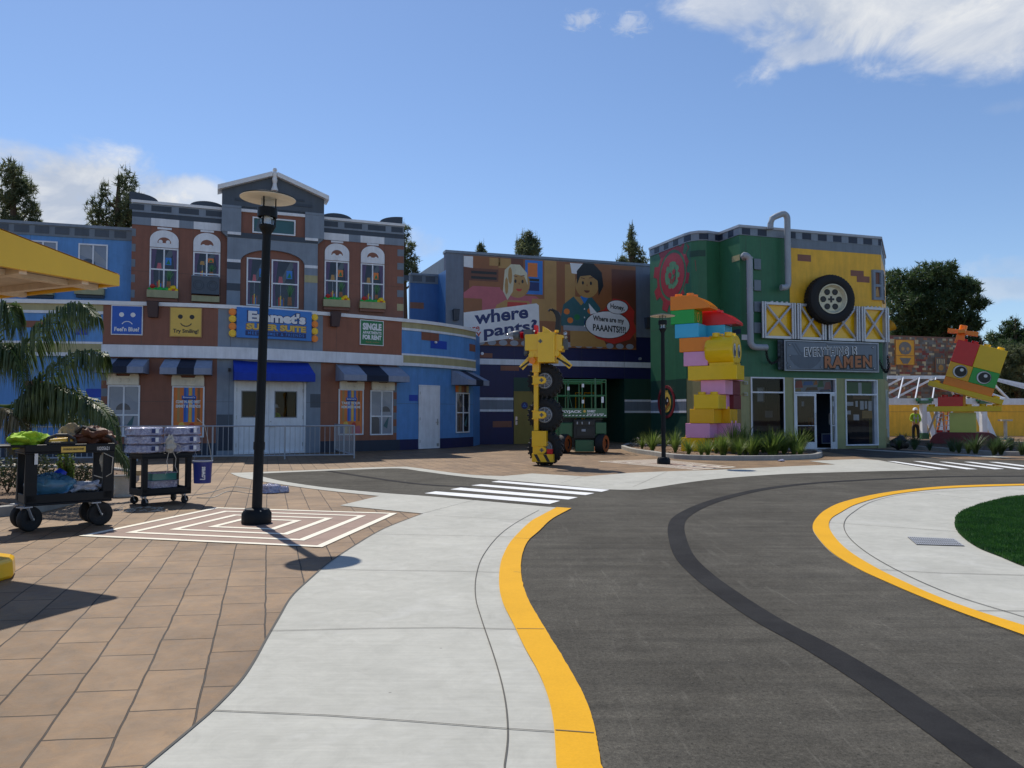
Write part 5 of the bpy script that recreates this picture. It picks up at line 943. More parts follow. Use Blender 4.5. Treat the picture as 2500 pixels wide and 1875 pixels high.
# side windows on the right flank
for (a, b, z0, z1) in ((.9, 1.5, .8, 2.5), (2.0, 2.6, .4, 2.2)):
    f = MB(); r = (s_side+a, s_side+b, z0, z1); GB.frame(f, r, .05, .06, .12, 'frame'); fo = f.build('window', RBd); p = MB(); GB.panel(p, (r[0]+.03, r[1]-.03, z0+.03, z1-.03), .06, .07, 'windark'); p.build('pane', fo)
def gwin(r):
    f = MB(); GB.frame(f, r, .11, .012, .10, 'grey', (), (.48,)); fo = f.build('window', RBd); p = MB(); GB.panel(p, (r[0]+.06, r[1]-.06, r[2]+.06, r[3]-.06), .012, .03, 's_brown2'); GB.poly(p, [(r[0]+.12, r[2]+.15), (r[1]-.12, r[2]+.15), (r[1]-.2, r[2]+.6), (r[0]+.3, r[2]+.7)], .03, .034, 's_tan'); p.build('pane', fo)
r = GB.rect(2127, 660, 2156, 733); gwin((r[0], s_side-.02, r[2], r[3])); gwin((s_side+.06, s_side+1.2, r[2], r[3]))
# red gear emblem (painted)
gm = MB(); c = GB.hit(1641, 672); Rg = 1.62
def gp(rr, a, ky=1.0): return (c[0]+rr*cos(a), c[1]+rr*sin(a)*ky)
gear = []
for k in range(9):
    a = 2*pi*k/9+.3; wq = 2*pi/9
    for (f_, rr) in ((0, 1.28), (.42, 1.28), (.50, 1.60), (.92, 1.60)): gear.append(gp(rr*Rg/1.6, a+f_*wq))
inn = [gp(1.08*Rg/1.6, 2*pi*k/36) for k in range(36)]
for k in range(36): GB.poly(gm, [gear[k], gear[(k+1) % 36], gp(1.08*Rg/1.6, .3+2*pi*((k+1)/36)), gp(1.08*Rg/1.6, .3+2*pi*k/36)], 0, .006, 'gr_ring')
GB.disc(gm, c, 1.10, 0, .004, 'green', 36); GB.ring(gm, c, .60, .97, 0, .006, 'gr_ring', 32); GB.disc(gm, c, .60, 0, .0055, 'gr_in', 24)
for k in range(10): a = 2*pi*k/10; GB.poly(gm, [gp(.64, a), gp(.64, a+.4), gp(.46+.07*(k % 3), a+.2)], 0, .007, 'gr_ring')
for dx, dz, rr in ((-.18, .02, .13), (.14, .12, .12)): GB.disc(gm, (c[0]+dx, c[1]+dz), rr, 0, .007, 'gr_ring')
for dx, dz in ((-.16, -.22), (-.04, -.26), (.08, -.20), (.18, -.12)): GB.panel(gm, (c[0]+dx, c[0]+dx+.07, c[1]+dz-.12, c[1]+dz+.10), 0, .007, 'gr_ring')
tag(gm.build('wall_emblem', None, loc=GB.P(c[0], c[1], 0)), 'large red gear emblem painted high on the green wall', 'emblem')
gm = MB(); c = GB.hit(1628, 981); GB.disc(gm, c, .66, .013, .0145, 'green_dk', 28); GB.ring(gm, c, .60, .72, .013, .05, 'maroon', 28); GB.disc(gm, (c[0], c[1]-.03), .38, .013, .03, 's_yellow', 20, 1.15); GB.poly(gm, [(c[0]-.18, c[1]+.3), (c[0]+.2, c[1]+.3), (c[0]+.12, c[1]+.5), (c[0]-.08, c[1]+.5)], .013, .028, 's_yellow')
GB.disc(gm, (c[0]+.08, c[1]), .17, .03, .034, 's_black', 16, 1.3); GB.disc(gm, (c[0]+.11, c[1]+.05), .05, .034, .038, 's_white', 12, 1.3); GB.poly(gm, [(c[0]-.2, c[1]-.36), (c[0]-.08, c[1]-.40), (c[0]+.32, c[1]-.10), (c[0]+.26, c[1]+.02)], .034, .040, 's_brown')
tag(gm.build('wall_emblem', None, loc=GB.P(c[0], c[1], 0)), 'small round dark red emblem with one eye, low on the green wall', 'emblem')
# grey squares
for y0, y1, w_ in ((633, 659, 'highest'), (684.6, 710.6, 'second highest'), (737, 762, 'second lowest'), (788, 814, 'lowest')):
    m_ = MB(); r = GB.rect(1842, y0, 1858, y1); GB.panel(m_, r, 0, .10, 'grey_lo'); tag(m_.build('wall_block', None, loc=GB.P(r[0], r[2], 0), bevel=.01), w_+' grey block beside the long grey drainpipe', 'block', 'grey blocks beside the drainpipe')
# pipes
def wp(px, py, o): q, z = GB.hit(px, py); return GB.P(q, z, o)
q1 = GB.hit(1833.7, 700)[0]; z1a = GB.hit(1833.7, 630)[1]; z1b = GB.hit(1833.7, 849)[1]; qe = GB.hit(1872, 849)[0]
def arcp(fn, n=6): return [fn(k/n*pi/2) for k in range(n+1)]
pp = [GB.P(q1-.28, z1a-.02, .06), GB.P(q1-.27, z1a, .25)]+[GB.P(q1-.22+.22*sin(t), z1a-.2+.22*cos(t), .32) for t in [k*pi/12 for k in range(7)]]+[GB.P(q1, z, .32) for z in (6.8, 6, 5.2)]+[GB.P(q1+.22-.22*cos(t), z1b+.22-.22*sin(t), .32) for t in [k*pi/12 for k in range(7)]]+[GB.P(qe, z1b, .32)]
m_ = MB(); m_.tube(pp, .125, 14, 'pipe')
for z in (7.6, 6.4, 5.4): m_.tube([GB.P(q1, z, .32), GB.P(q1, z+.06, .32)], .135, 14, 'pipe')
tag(m_.build('drainpipe', None, loc=GB.P(q1, z1b, 0), smooth=True), 'long grey pipe with bent ends on the green wall left of the silver trusses', 'pipe')
q2 = GB.hit(1917, 620)[0]; zt2 = GB.hit(1917, 535)[1]+.12; zb2 = GB.hit(1917, 706)[1]
pp = [GB.P(q2-.70, 8.9, .20), GB.P(q2-.70, zt2-.45, .20), GB.P(q2-.62, zt2-.22, .24), GB.P(q2-.45, zt2-.12, .26), GB.P(q2-.2, zt2-.02, .30)]+[GB.P(q2-.15+.2*sin(t), zt2-.2+.2*cos(t), .32) for t in [k*pi/12 for k in range(1, 7)]]+[GB.P(q2+.05, z, .32) for z in (8.6, 8, 7.2)]+[GB.P(q2+.05-.2+.2*cos(t), zb2+.2-.2*sin(t), .32) for t in [k*pi/12 for k in range(7)]]+[GB.P(q2-.28, zb2, .30)]
m_ = MB(); m_.tube(pp, .125, 14, 'pipe'); 
for z in (8.3, 7.5): m_.tube([GB.P(q2+.05, z, .32), GB.P(q2+.05, z+.06, .32)], .135, 14, 'pipe')
tag(m_.build('drainpipe', None, loc=GB.P(q2, zb2, 0), smooth=True), 'hooked grey pipe rising over the parapet beside the yellow wall', 'pipe')
# big tyre on the wall
q, z = GB.hit(2010, 736); n_ = (GB.P(q, 0, 1)-GB.P(q, 0, 0)); n_.z = 0
ctr = GB.P(q, z, .16); zax = n_.normalized(); xax = Vector((0, 0, 1)).cross(zax).normalized(); Mx = Matrix(((xax.x, 0, zax.x, ctr.x), (xax.y, 0, zax.y, ctr.y), (0, 1, zax.z, ctr.z), (0, 0, 0, 1)))
Rt = .99; prof = [(.60, 0), (.80, -.02), (.93, .04), (Rt, .12), (Rt, .50), (.95, .58), (.82, .64), (.66, .62), (.60, .56)]
wt = thing('giant_wheel', 'giant black wheel with cream six-hole hub mounted on the yellow wall', 'wheel', ctr)
m_ = MB(); m_.lathe(prof, 48, 'rubber', Mx, closed=True)
for k in range(48):
    a = 2*pi*k/48
    for zz_, off in ((.14, 0), (.34, pi/48)):
        m_.X = Mx @ Matrix.Rotation(a+off, 4, 'Z'); m_.box(Rt-.03, Rt+.02, -.035, .035, zz_, zz_+.15, 'rubber')
m_.X = None; m_.build('tyre', wt, smooth=True)
m_ = MB(); m_.lathe([(0, .44), (.49, .44), (.53, .50), (.57, .60), (.61, .60), (.62, .50), (.60, .10)], 40, 'hub', Mx); hb_ = m_.build('hub', wt, smooth=True)
m_ = MB()
for k in range(6): m_.X = Mx @ Matrix.Translation((.34*cos(k*pi/3), .34*sin(k*pi/3), 0)); m_.lathe([(0, .452), (.085, .452), (.10, .452), (.115, .47), (.125, .445)], 16, 's_black'); 
for a_, b_ in ((.13, .04), (.04, .13)): m_.X = Mx; m_.box(-a_, a_, -b_, b_, .44, .455+(.002 if a_ > .1 else 0), 's_black')
m_.X = None; m_.build('axle_hole', hb_)
# silver trusses with yellow backs
for k, (x0, x1) in enumerate(((1862, 1938), (1942.5, 2007), (2014, 2085), (2090, 2157))):
    s0, s1 = GB.S(x0, 785), min(GB.S(x1, 785), s_side-.03); z0, z1 = 4.47, 5.93; tr_ = thing('truss_panel', ('leftmost', 'second from left', 'third from left', 'rightmost')[k]+' silver truss frame with crossed bars over a yellow panel', 'truss', GB.P(s0, z0, 0), 'silver trusses along the green wall')
    m_ = MB(); GB.frame(m_, (s0, s1, z0, z1), .10, .10, .26, 'silver')
    for a_ in (s0+.02, s0+.13, s1-.13, s1-.02): m_.cyl(GB.P(a_, z0, .28), GB.P(a_, z1, .28), .045, n=10, m='silver')
    if k in (0, 3):
        for t in (.3, .45, .6, .75): m_.cyl(GB.P(s0+(s1-s0)*t, z1, .18), GB.P(s0+(s1-s0)*t, z1+.05, .18), .05, n=12, m='silver')
    m_.build('frame', tr_, smooth=True)
    m_ = MB(); a_, b_ = s0+.18, s1-.18; m_.cyl(GB.P(a_, z0+.12, .22), GB.P(b_, z1-.12, .22), .05, n=8, m='silver'); m_.cyl(GB.P(a_, z1-.12, .23), GB.P(b_, z0+.12, .23), .05, n=8, m='silver'); m_.build('cross_bars', tr_, smooth=True)
    m_ = MB(); GB.panel(m_, (s0+.1, s1-.1, z0+.1, z1-.1), .02, .12, 'pl_oyellow' if 0 else 'm_yellow'); m_.build('backing', tr_)
# restaurant sign
r = GB.rect(1912.5, 835, 2128.5, 908); s0, s1, z0, z1 = r; w_, h_ = s1-s0, z1-z0
m_ = MB(); GB.panel(m_, (s0-.28, s0, z0+.05, z1), 0, .22, 'slate'); GB.panel(m_, (s1, s1+.1, z0+.1, z1), 0, .2, 'slate')
for k in range(12): c = (s0-.14+.05*(-1)**k, z0+.12+k*(h_-.15)/12); GB.ring(m_, c, .03, .06, .22, .25, 'black', 8)
GB.panel(m_, r, .0, .30, 'galv'); GB.panel(m_, (s0+.04, s1-.04, z0+.04, z1-.04), .3, .306, 'grey_lo')
def sp(u, v): return (s0+w_*u, z0+h_*v)
for (u, v) in ((.055, .84), (.055, .50), (.055, .13), (.44, .84), (.93, .84), (.86, .15), (.94, .13), (.38, .14)): GB.disc(m_, sp(u, v), .045, .306, .325, 'black', 12); GB.disc(m_, sp(u, v), .032, .325, .33, 'galv', 12)
for pl in ([(.025, .95), (.43, .95), (.45, .90), (.975, .93), (.975, .08), (.85, .05), (.6, .07), (.03, .04), (.02, .20), (.035, .24), (.02, .30), (.025, .95)],):
    for (a, b) in zip(pl, pl[1:]):
        A, B = Vector(sp(*a)), Vector(sp(*b)); d = (B-A).normalized(); nn = Vector((-d.y, d.x))*.010; GB.poly(m_, [tuple(A+nn), tuple(B+nn), tuple(B-nn), tuple(A-nn)], .306, .309, 's_black')
GB.poly(m_, [sp(.06+.165*(1-cos(pi*k/16)), .50-.44*sin(pi*k/16)) for k in range(17)], .306, .308, 'grey_lo'); M['bowl'] = paint('bowl', (.11, .14, .18)); 
GB.poly(m_, [sp(.05, .52), sp(.38, .52), sp(.37, .36), sp(.33, .2), sp(.27, .08), sp(.16, .08), sp(.10, .2), sp(.06, .36)], .306, .3085, 'bowl')
for u in (.07, .10): GB.poly(m_, [sp(u, .88), sp(u+.015, .9), sp(u+.09, .52), sp(u+.07, .52)], .306, .3088, 'bowl')
for k in range(4): GB.ring(m_, sp(.17+.04*k, .52), .10+.02*k, .125+.02*k, .306, .3086, 'bowl', 12, 0, pi)
def st(txt, u0, u1, v0, v1, o, c, bold, slope=0, jit=0): GB.text(m_, txt, (s0+w_*u0, s0+w_*u1, z0+h_*v0, z0+h_*v1), o, c, bold, 0, 1.22, slope)
st('EVERYTHING IS', .20, .76, .50, .82, .312, 's_white', .06, .10); st('EVERYTHING IS', .21, .75, .525, .80, .316, 's_black', .01, .10)
st('RAMEN', .40, .925, .09, .57, .314, 's_black', .10, .07); st('RAMEN', .41, .915, .14, .53, .325, 'ramen', .045, .07)
tag(m_.build('restaurant_sign', None, loc=GB.P(s0, z0, 0)), 'riveted grey metal sign with a bowl reading Everything Is Ramen', 'sign')
# chains
def chain(pts, lab):
    m_ = MB(); pts = crv([tuple(p) for p in pts], 5); acc = 0
    for i, (a, b) in enumerate(zip(pts, pts[1:])):
        a = Vector(a); b = Vector(b); d = (b-a); u = Vector((0, -1, 0)) if i % 2 else d.cross(Vector((0, -1, 0))).normalized(); L = d.length*.75; c = (a+b)/2; d.normalize()
        m_.tube([c+d*L*cos(t)+u*.045*sin(t) for t in [2*pi*k/8 for k in range(9)]], .018, 5, 'black')
    tag(m_.build('chain', None, loc=pts[0]), lab, 'chain')
chain([wp(1871, 858, .25), wp(1874, 876, .3), wp(1882, 888, .3), wp(1894, 884, .3), wp(1903, 872, .28)], 'dark chain hanging from the pipe end to the left side of the metal sign')
chain([wp(2130, 880, .28), wp(2137, 900, .3), wp(2146, 910, .3), wp(2151, 895, .3), wp(2154, 870, .2)], 'dark chain hanging right of the metal sign')
# orange horn shape and silver pieces on the right flank
m_ = MB(); p = GB.P(s_side+.5, 5.05, .05); m_.lathe([(0, 0), (.10, 0), (.27, .42), (.22, .42), (0, .2)], 16, 'orange', Matrix.Translation(p) @ Matrix.Rotation(R(55), 4, 'Y')); tag(m_.build('wall_horn', None, loc=p, smooth=True), 'orange cone jutting from the right flank of the green building', 'wall ornament')
m_ = MB()
for k in range(5):
    a = s_side+.5+k*.45; GB.poly(m_, [(a, 3.4), (a+.38, 3.3), (a+.38, 5.3-.2*k), (a+.19, 5.7-.2*k), (a, 5.3-.2*k)], 0, .12+.03*(k % 2), 'galv')
tag(m_.build('metal_cladding', None, loc=GB.P(s_side+.5, 3.3, 0)), 'jagged grey metal sheets on the right flank of the green building', 'cladding')
# ============================================================ LAMPS
def lamp(loc, lean, lab, sc=1.0):
    t = thing('street_lamp', lab, 'street lamp', (loc[0], loc[1], 0), 'black street lamps')
    m_ = MB(); m_.lathe([(0, 0), (.185, 0), (.19, .02), (.19, .13), (.155, .19), (.085, .20), (0, .20)], 12, 'lampblack', Matrix.Translation((loc[0], loc[1], 0)))
    for k in range(4): m_.cyl((loc[0]+.15*cos(k*pi/2+.6), loc[1]+.15*sin(k*pi/2+.6), .17), (loc[0]+.15*cos(k*pi/2+.6), loc[1]+.15*sin(k*pi/2+.6), .185), .014, n=6, m='steel')
    m_.build('base', t, smooth=True)
    L = Matrix.Translation((loc[0], loc[1], 0))
    m_ = MB(); m_.lathe([(.064, .19), (.058, 2), (.054, 3.74), (.06, 3.78), (.085, 3.82), (.105, 3.86), (.105, 3.885), (0, 3.885)], 20, 'lampblack', L); m_.lathe([(.068, .95), (.072, .95), (.072, 1.05), (.068, 1.05)], 20, 'lampblack', L); m_.build('pole', t, smooth=True)
    m_ = MB(); m_.lathe([(.118, 3.985), (.126, 3.99), (.126, 4.105), (.118, 4.11), (.112, 4.105), (.112, 3.99)], 24, 'lampblack', L, closed=True)
    for k in range(3):
        a = 2*pi*k/3+.3; x, y = loc[0]+.10*cos(a), loc[1]+.10*sin(a); m_.cyl((x, y, 3.86), (x, y, 4.27), .009, n=6, m='lampblack'); m_.box(x-.009, x+.009, y-.009, y+.009, 3.87, 3.99, 'lampblack')
    m_.build('lantern_frame', t, smooth=True)
    m_ = MB(); m_.lathe([(.082, 3.89), (.085, 3.90), (.085, 4.25), (.08, 4.25)], 24, 'clear', L); m_.build('lantern_glass', t, smooth=True)
    m_ = MB(); m_.lathe([(0, 3.886), (.076, 3.886), (.076, 3.90), (.05, 3.905), (.05, 3.975), (.074, 3.98), (.074, 3.985), (.03, 3.985), (.03, 3.885), (.03, 3.97), (.045, 4.02), (.03, 4.06), (0, 4.06)], 16, 'frame', L); m_.build('bulb', t, smooth=True)
    m_ = MB(); m_.lathe([(0, 4.245), (.12, 4.245), (.352, 4.232), (.354, 4.238)], 48, 'cream', L); m_.lathe([(.354, 4.238), (.356, 4.25), (.33, 4.258), (.10, 4.30), (0, 4.31)], 48, 'lampblack', L); m_.build('shade', t, smooth=True)
    t.rotation_euler = (0, lean, 0); return t
lamp(LP1, R(1.3), 'tall black street lamp with a cream disc shade, nearest one on the paved plaza'); lamp(LP2, 0, 'distant black street lamp with a disc shade in front of the brick tower bed')

# ============================================================ MACHINE ON STACKED WHEELS
def zm(x, z): return ((x-372)*.00322, (1585-z)*.00322)
px0 = G(1338, 1139); MC = (px0[0], px0[1]+.45, 0)
root = thing('machine_sculpture', 'tall yellow toy-brick machine on three stacked black tyres', 'sculpture', MC)
root.rotation_euler = (0, 0, R(-14))
def loc_build(m_, name, parent, **kw): # geometry given in local coords of the thing
    off = origin_of(parent); m_.v = [v+off for v in m_.v]; return m_.build(name, parent, **kw)
XR = Matrix.Rotation(R(90), 4, 'X')
for k, zc_ in enumerate((.475, 1.40, 2.35)):
    m_ = MB(); X = Matrix.Translation((-.07, .12, zc_)) @ XR; Rr = .462
    m_.lathe([(.24, -.16), (.33, -.19), (.41, -.17), (Rr, -.12), (Rr, .12), (.41, .17), (.33, .19), (.24, .16)], 40, 'rubber', X, closed=True)
    for q in range(22):
        a = 2*pi*q/22
        for sgn, off in ((1, 0), (-1, pi/22)):
            m_.X = X @ Matrix.Rotation(a+off, 4, 'Z'); m_.hexa([(Rr-.02, -.03, 0), (Rr+.035, -.025, 0), (Rr+.03, -.015, sgn*.17), (Rr-.06, -.02, sgn*.185)], [(Rr-.02, .03, 0), (Rr+.035, .025, 0), (Rr+.03, .035, sgn*.17), (Rr-.06, .04, sgn*.185)], 'rubber')
    m_.X = None; ty = loc_build(m_, 'tyre', root, smooth=True)
    m_ = MB(); m_.lathe([(0, .10), (.05, .13), (.07, .10), (.15, .07), (.18, .10), (.19, .17), (.205, .17), (.24, .10)], 32, 'galv', X)
    for q in range(8): m_.X = X @ Matrix.Rotation(2*pi*q/8, 4, 'Z'); m_.box(.05, .185, -.012, .012, .08, .145, 'galv')
    m_.X = None; loc_build(m_, 'rim', ty, smooth=True)
def mbox(m_, x0, x1, z0, z1, y0, y1, c):
    a, b = zm(x0, z0), zm(x1, z1); m_.box(min(a[0], b[0]), max(a[0], b[0]), y0, y1, min(a[1], b[1]), max(a[1], b[1]), c)
m_ = MB(); mbox(m_, 268, 305, 1285, 780, -.22, -.08, 'm_yellow'); mbox(m_, 258, 318, 785, 660, -.25, -.05, 'm_yellow')
mbox(m_, 255, 380, 1418, 1287, -.28, -.02, 'm_yellow'); mbox(m_, 262, 320, 1483, 1418, -.24, -.06, 'm_yellow'); loc_build(m_, 'beam', root, bevel=.008)
for zc_ in (853, 1150, 1450):
    m_ = MB(); a = zm(340, zc_); x0 = zm(262, 0)[0]; pts = [(x0, a[1]-.10), (a[0], a[1]-.10)]+[(a[0]+.13*cos(t), a[1]+.105*sin(t)) for t in [R(-80+20*k) for k in range(9)]]+[(a[0], a[1]+.10), (x0, a[1]+.10)]
    m_.prism(pts, -.27, -.19, 'm_yellow'); m_.box(x0-.02, x0+.16, -.29, -.17, a[1]+.09, a[1]+.12, 'm_yellow'); m_.box(x0-.02, x0+.16, -.29, -.17, a[1]-.12, a[1]-.09, 'm_yellow'); b_ = loc_build(m_, 'bracket', root, bevel=.005)
    m_ = MB(); m_.box(a[0]-.055, a[0]+.055, -.275, -.27, a[1]-.02, a[1]+.02, 'm_grey'); m_.box(a[0]-.02, a[0]+.02, -.277, -.271, a[1]-.055, a[1]+.055, 'm_grey'); loc_build(m_, 'axle_cross', b_)
m_ = MB(); mbox(m_, 258, 440, 1550, 1484, -.32, -.10, 'm_yellow')
for x in (275, 355): 
    p = [zm(x, 1486), zm(x+28, 1486), zm(x+62, 1548), zm(x+34, 1548)]; m_.prism(p, -.323, -.318, 's_black')
mbox(m_, 385, 432, 1483, 1440, -.26, -.16, 'redplastic'); loc_build(m_, 'hazard_bumper', root)
m_ = MB(); mbox(m_, 205, 325, 600, 462, -.42, .10, 'm_yellow'); mbox(m_, 318, 465, 705, 448, -.46, .15, 'm_yellow'); mbox(m_, 240, 330, 660, 590, -.40, .05, 'm_yellow'); mbox(m_, 455, 522, 608, 470, -.36, .12, 'm_yellow')
for (x0, z0) in ((200, 492), (200, 590), (515, 500), (515, 590)): mbox(m_, x0, x0+20, z0, z0-26, -.38, .05, 'm_yellow')
for x, z in ((232, 458), (470, 440)): a = zm(x, z); m_.cyl((a[0], -.2, a[1]-.02), (a[0], -.2, a[1]+.05), .06, n=14, m='m_yellow')
m_.prism([zm(360, 450), zm(360, 395), zm(372, 400), zm(440, 450)], -.44, .1, 'm_yellow'); body = loc_build(m_, 'body', root, bevel=.012)
m_ = MB(); a = zm(343, 524); m_.box(a[0]-.055, a[0]+.055, -.467, -.461, a[1]-.02, a[1]+.02, 'm_grey'); m_.box(a[0]-.02, a[0]+.02, -.469, -.463, a[1]-.055, a[1]+.055, 'm_grey'); loc_build(m_, 'axle_cross', body)
for (xa, za, xb, zb) in ((262, 640, 172, 752), (478, 630, 600, 745)):
    m_ = MB(); A = zm(xa, za); B = zm(xb, zb); m_.bar((A[0], -.30, A[1]), (B[0], -.42, B[1]), .07, .14, 'm_yellow'); m_.bar((A[0], -.346, A[1]-.12), (B[0], -.462, B[1]+.01), .012, .05, 's_black'); m_.cyl((A[0], -.42, A[1]), (A[0], -.18, A[1]), .085, n=16, m='m_yellow'); loc_build(m_, 'stabiliser', root, bevel=.006)
m_ = MB(); a = zm(270, 688); m_.cyl((a[0], -.46, a[1]), (a[0], -.38, a[1]), .09, n=20, m='pl_orange'); m_.cyl((a[0], -.475, a[1]), (a[0], -.46, a[1]), .06, n=20, m='pl_orange'); loc_build(m_, 'round_knob', root, smooth=True)
# jet at the left, console, lights
m_ = MB(); X = Matrix.Translation((0, -.12, zm(0, 458)[1])) @ Matrix.Rotation(R(-90), 4, 'Y')
m_.lathe([(.60, 0)]*0+[(.0, 1.17), (.05, 1.16), (.07, 1.10), (.07, 1.08), (.10, 1.07), (.10, 1.0), (.12, .99), (.12, .93), (.13, .92)], 20, 'clearplastic', X); loc_build(m_, 'nozzle', root, smooth=True)
m_ = MB(); m_.lathe([(.13, .92), (.14, .80), (.12, .76), (.06, .76)], 20, 'm_grey', X); m_.lathe([(.06, .76), (.06, .62), (.12, .60), (.13, .3)], 20, 'm_grey', X); m_.box(-.60, -.36, -.30, .05, zm(0, 475)[1], zm(0, 415)[1], 'm_grey'); m_.box(-.58, -.50, -.34, .05, zm(0, 625)[1], zm(0, 470)[1], 'm_grey'); m_.prism([zm(185, 610), zm(205, 600), zm(250, 600), zm(190, 640)], -.3, -.1, 'm_grey'); loc_build(m_, 'engine', root, smooth=True)
m_ = MB(); m_.lathe([(.05, .74), (.11, .72), (.08, .70), (.12, .68), (.07, .66), (.10, .64), (.05, .63)], 14, 'redplastic', X); loc_build(m_, 'red_ring', root, smooth=True)
m_ = MB(); mbox(m_, 262, 292, 455, 372, -.1, .1, 'pl_red'); loc_build(m_, 'red_block', root, bevel=.01)
m_ = MB(); m_.prism([zm(448, 440), zm(492, 440), zm(498, 300), zm(480, 262), zm(425, 232), zm(420, 245), zm(450, 290), zm(460, 330)], -.16, .02, 's_black'); m_.tube([(zm(436, 0)[0], -.2, zm(0, 255)[1]), (zm(410, 0)[0], -.22, zm(0, 246)[1]), (zm(400, 0)[0], -.22, zm(0, 262)[1])], .03, 8, 's_black'); loc_build(m_, 'control_column', root, bevel=.006)
m_ = MB(); 
for z in (455, 490): a = zm(540, z); m_.lathe([(.0, .06), (.05, .05), (.06, 0), (.03, -.04)], 12, 'clearplastic', Matrix.Translation((a[0], -.15, a[1])))
mbox(m_, 525, 558, 590, 505, -.25, -.02, 'm_grey'); loc_build(m_, 'headlight', root, smooth=True)

# ============================================================ GREEN SCISSOR LIFT
LC = G(1405, 1108); LCy = LC[1]+1.0; k_ = .2893/1879*(LCy-.6)
lt = thing('scissor_lift', 'green scissor lift parked in the shaded bay behind the yellow machine', 'scissor lift', (AT(1432, 1100, LCy).x, LCy, 0)); ox = 698
def lz(x, z): return ((x-ox)*k_, CAMH+(1013-(680+z*.2893))/1879*(LCy-.6))
def lbox(m_, x0, x1, z0, z1, y0, y1, c): a, b = lz(x0, z0), lz(x1, z1); m_.box(a[0], b[0], y0, y1, b[1], a[1], c)
m_ = MB(); 
xs_ = [lz(x, 0)[0] for x in (440, 530, 650, 760, 850)]; zr, zmr, zd = lz(0, 856)[1], lz(0, 988)[1], lz(0, 1095)[1]
for y in (-.6, .7):
    for z in (zr, zmr, zr-.09): m_.tube([(xs_[0], y, z), (xs_[-1], y, z)], .022, 6, 'lift')
    for x in xs_: m_.tube([(x, y, zd-.1), (x, y, zr)], .025, 6, 'lift')
for x in (xs_[0], xs_[-1]):
    for z in (zr, zmr): m_.tube([(x, -.6, z), (x, .7, z)], .022, 6, 'lift')
m_.box(xs_[3]-.03, xs_[3]+.03, -.66, -.60, zd, zr+.05, 'lift'); m_.tube([(xs_[1]+.02, -.62, zr-.1), (xs_[1]+.04, -.63, zmr), (xs_[1]+.15, -.62, zd)], .012, 5, 'lift')
for x, z in ((533, 925), (655, 900), (655, 1035), (820, 1030)): a = lz(x, z); m_.box(a[0]-.04, a[0]+.04, -.66, -.62, a[1]-.08, a[1]+(.14 if x == 820 else .05), 'frame')
m_.build('guard_rail', lt) if 0 else loc_build(m_, 'guard_rail', lt, smooth=True)
m_ = MB(); lbox(m_, 435, 855, 1172, 1095, -.66, .75, 'lift')
for k in range(14): 
    a = lz(440+k*30, 1160); m_.prism([(a[0], a[1]), (a[0]+.07, a[1]), (a[0]+.10, a[1]+.035), (a[0]+.03, a[1]+.035)], -.664, -.66, 's_white')
a = lz(460, 1140); b = lz(645, 1112); put_text(m_, 'SKYJACK', lambda u, v: Vector((a[0]+(b[0]-a[0])*u, -.665, a[1]+(b[1]-a[1])*v)), 's_white', .05)
a = lz(690, 1130); b = lz(760, 1110); put_text(m_, 'SUNBELT', lambda u, v: Vector((a[0]+(b[0]-a[0])*u, -.665, a[1]+(b[1]-a[1])*v)), 's_white', .05); a = lz(668, 1120); m_.cyl((a[0], -.668, a[1]), (a[0], -.662, a[1]), .05, n=12, m='s_yellow')
a = lz(690, 1152); b = lz(830, 1138); put_text(m_, 'RENTALS 0800', lambda u, v: Vector((a[0]+(b[0]-a[0])*u, -.665, a[1]+(b[1]-a[1])*v)), 's_white', .02)
loc_build(m_, 'platform', lt)
m_ = MB(); 
for y in (-.35, .35):
    for k in range(3):
        z0 = lz(0, 1215)[1]+k*.14; m_.bar((xs_[0]+.1, y, z0), (xs_[-1]-.1, y+.02, z0+.12), .05, .07, 'black'); m_.bar((xs_[0]+.1, y+.06, z0+.12), (xs_[-1]-.1, y+.06, z0), .05, .07, 'black')
loc_build(m_, 'scissor_arms', lt)
m_ = MB(); lbox(m_, 575, 755, 1345, 1190, -.70, -.2, 'black'); lbox(m_, 585, 745, 1240, 1200, -.74, -.7, 's_black'); lbox(m_, 600, 735, 1330, 1260, -.73, -.7, 's_black'); lbox(m_, 640, 675, 1290, 1270, -.745, -.73, 's_grey')
for x in (600, 640, 700): lbox(m_, x, x+10, 1230, 1208, -.76, -.74, 'galv')
loc_build(m_, 'engine', lt, bevel=.01)
m_ = MB(); lbox(m_, 440, 855, 1340, 1215, -.45, .6, 'lift'); lbox(m_, 760, 852, 1310, 1215, -.6, .6, 'lift'); lbox(m_, 455, 565, 1330, 1220, -.6, .6, 'lift'); lbox(m_, 590, 748, 1460, 1362, -.65, .5, 'lift'); lbox(m_, 500, 830, 1420, 1330, -.4, .5, 'black'); loc_build(m_, 'chassis', lt, bevel=.012)
wr = (1480-1318)/2*k_
for sx, y in ((1, -.62), (1, .55), (-1, -.62), (-1, .55)):
    xc = lz(815, 0)[0] if sx > 0 else lz(500, 0)[0]; X = Matrix.Translation((xc, y, wr)) @ Matrix.Rotation(R(90-30*(y < 0)), 4, 'Z') @ XR
    m_ = MB(); m_.lathe([(.16, -.14), (wr-.03, -.15), (wr, -.10), (wr, .10), (wr-.03, .15), (.16, .14)], 24, 'rubber', X, closed=True); w_o = loc_build(m_, 'wheel', lt, smooth=True)
    m_ = MB(); m_.lathe([(0, .08), (.17, .10), (.18, .155), (wr-.05, .156), (wr-.05, .14)], 24, 'rim_dark', X); m_.lathe([(0, -.08), (.17, -.10), (.18, -.155), (wr-.05, -.156), (wr-.05, -.14)], 24, 'rim_dark', X); loc_build(m_, 'rim', w_o, smooth=True)

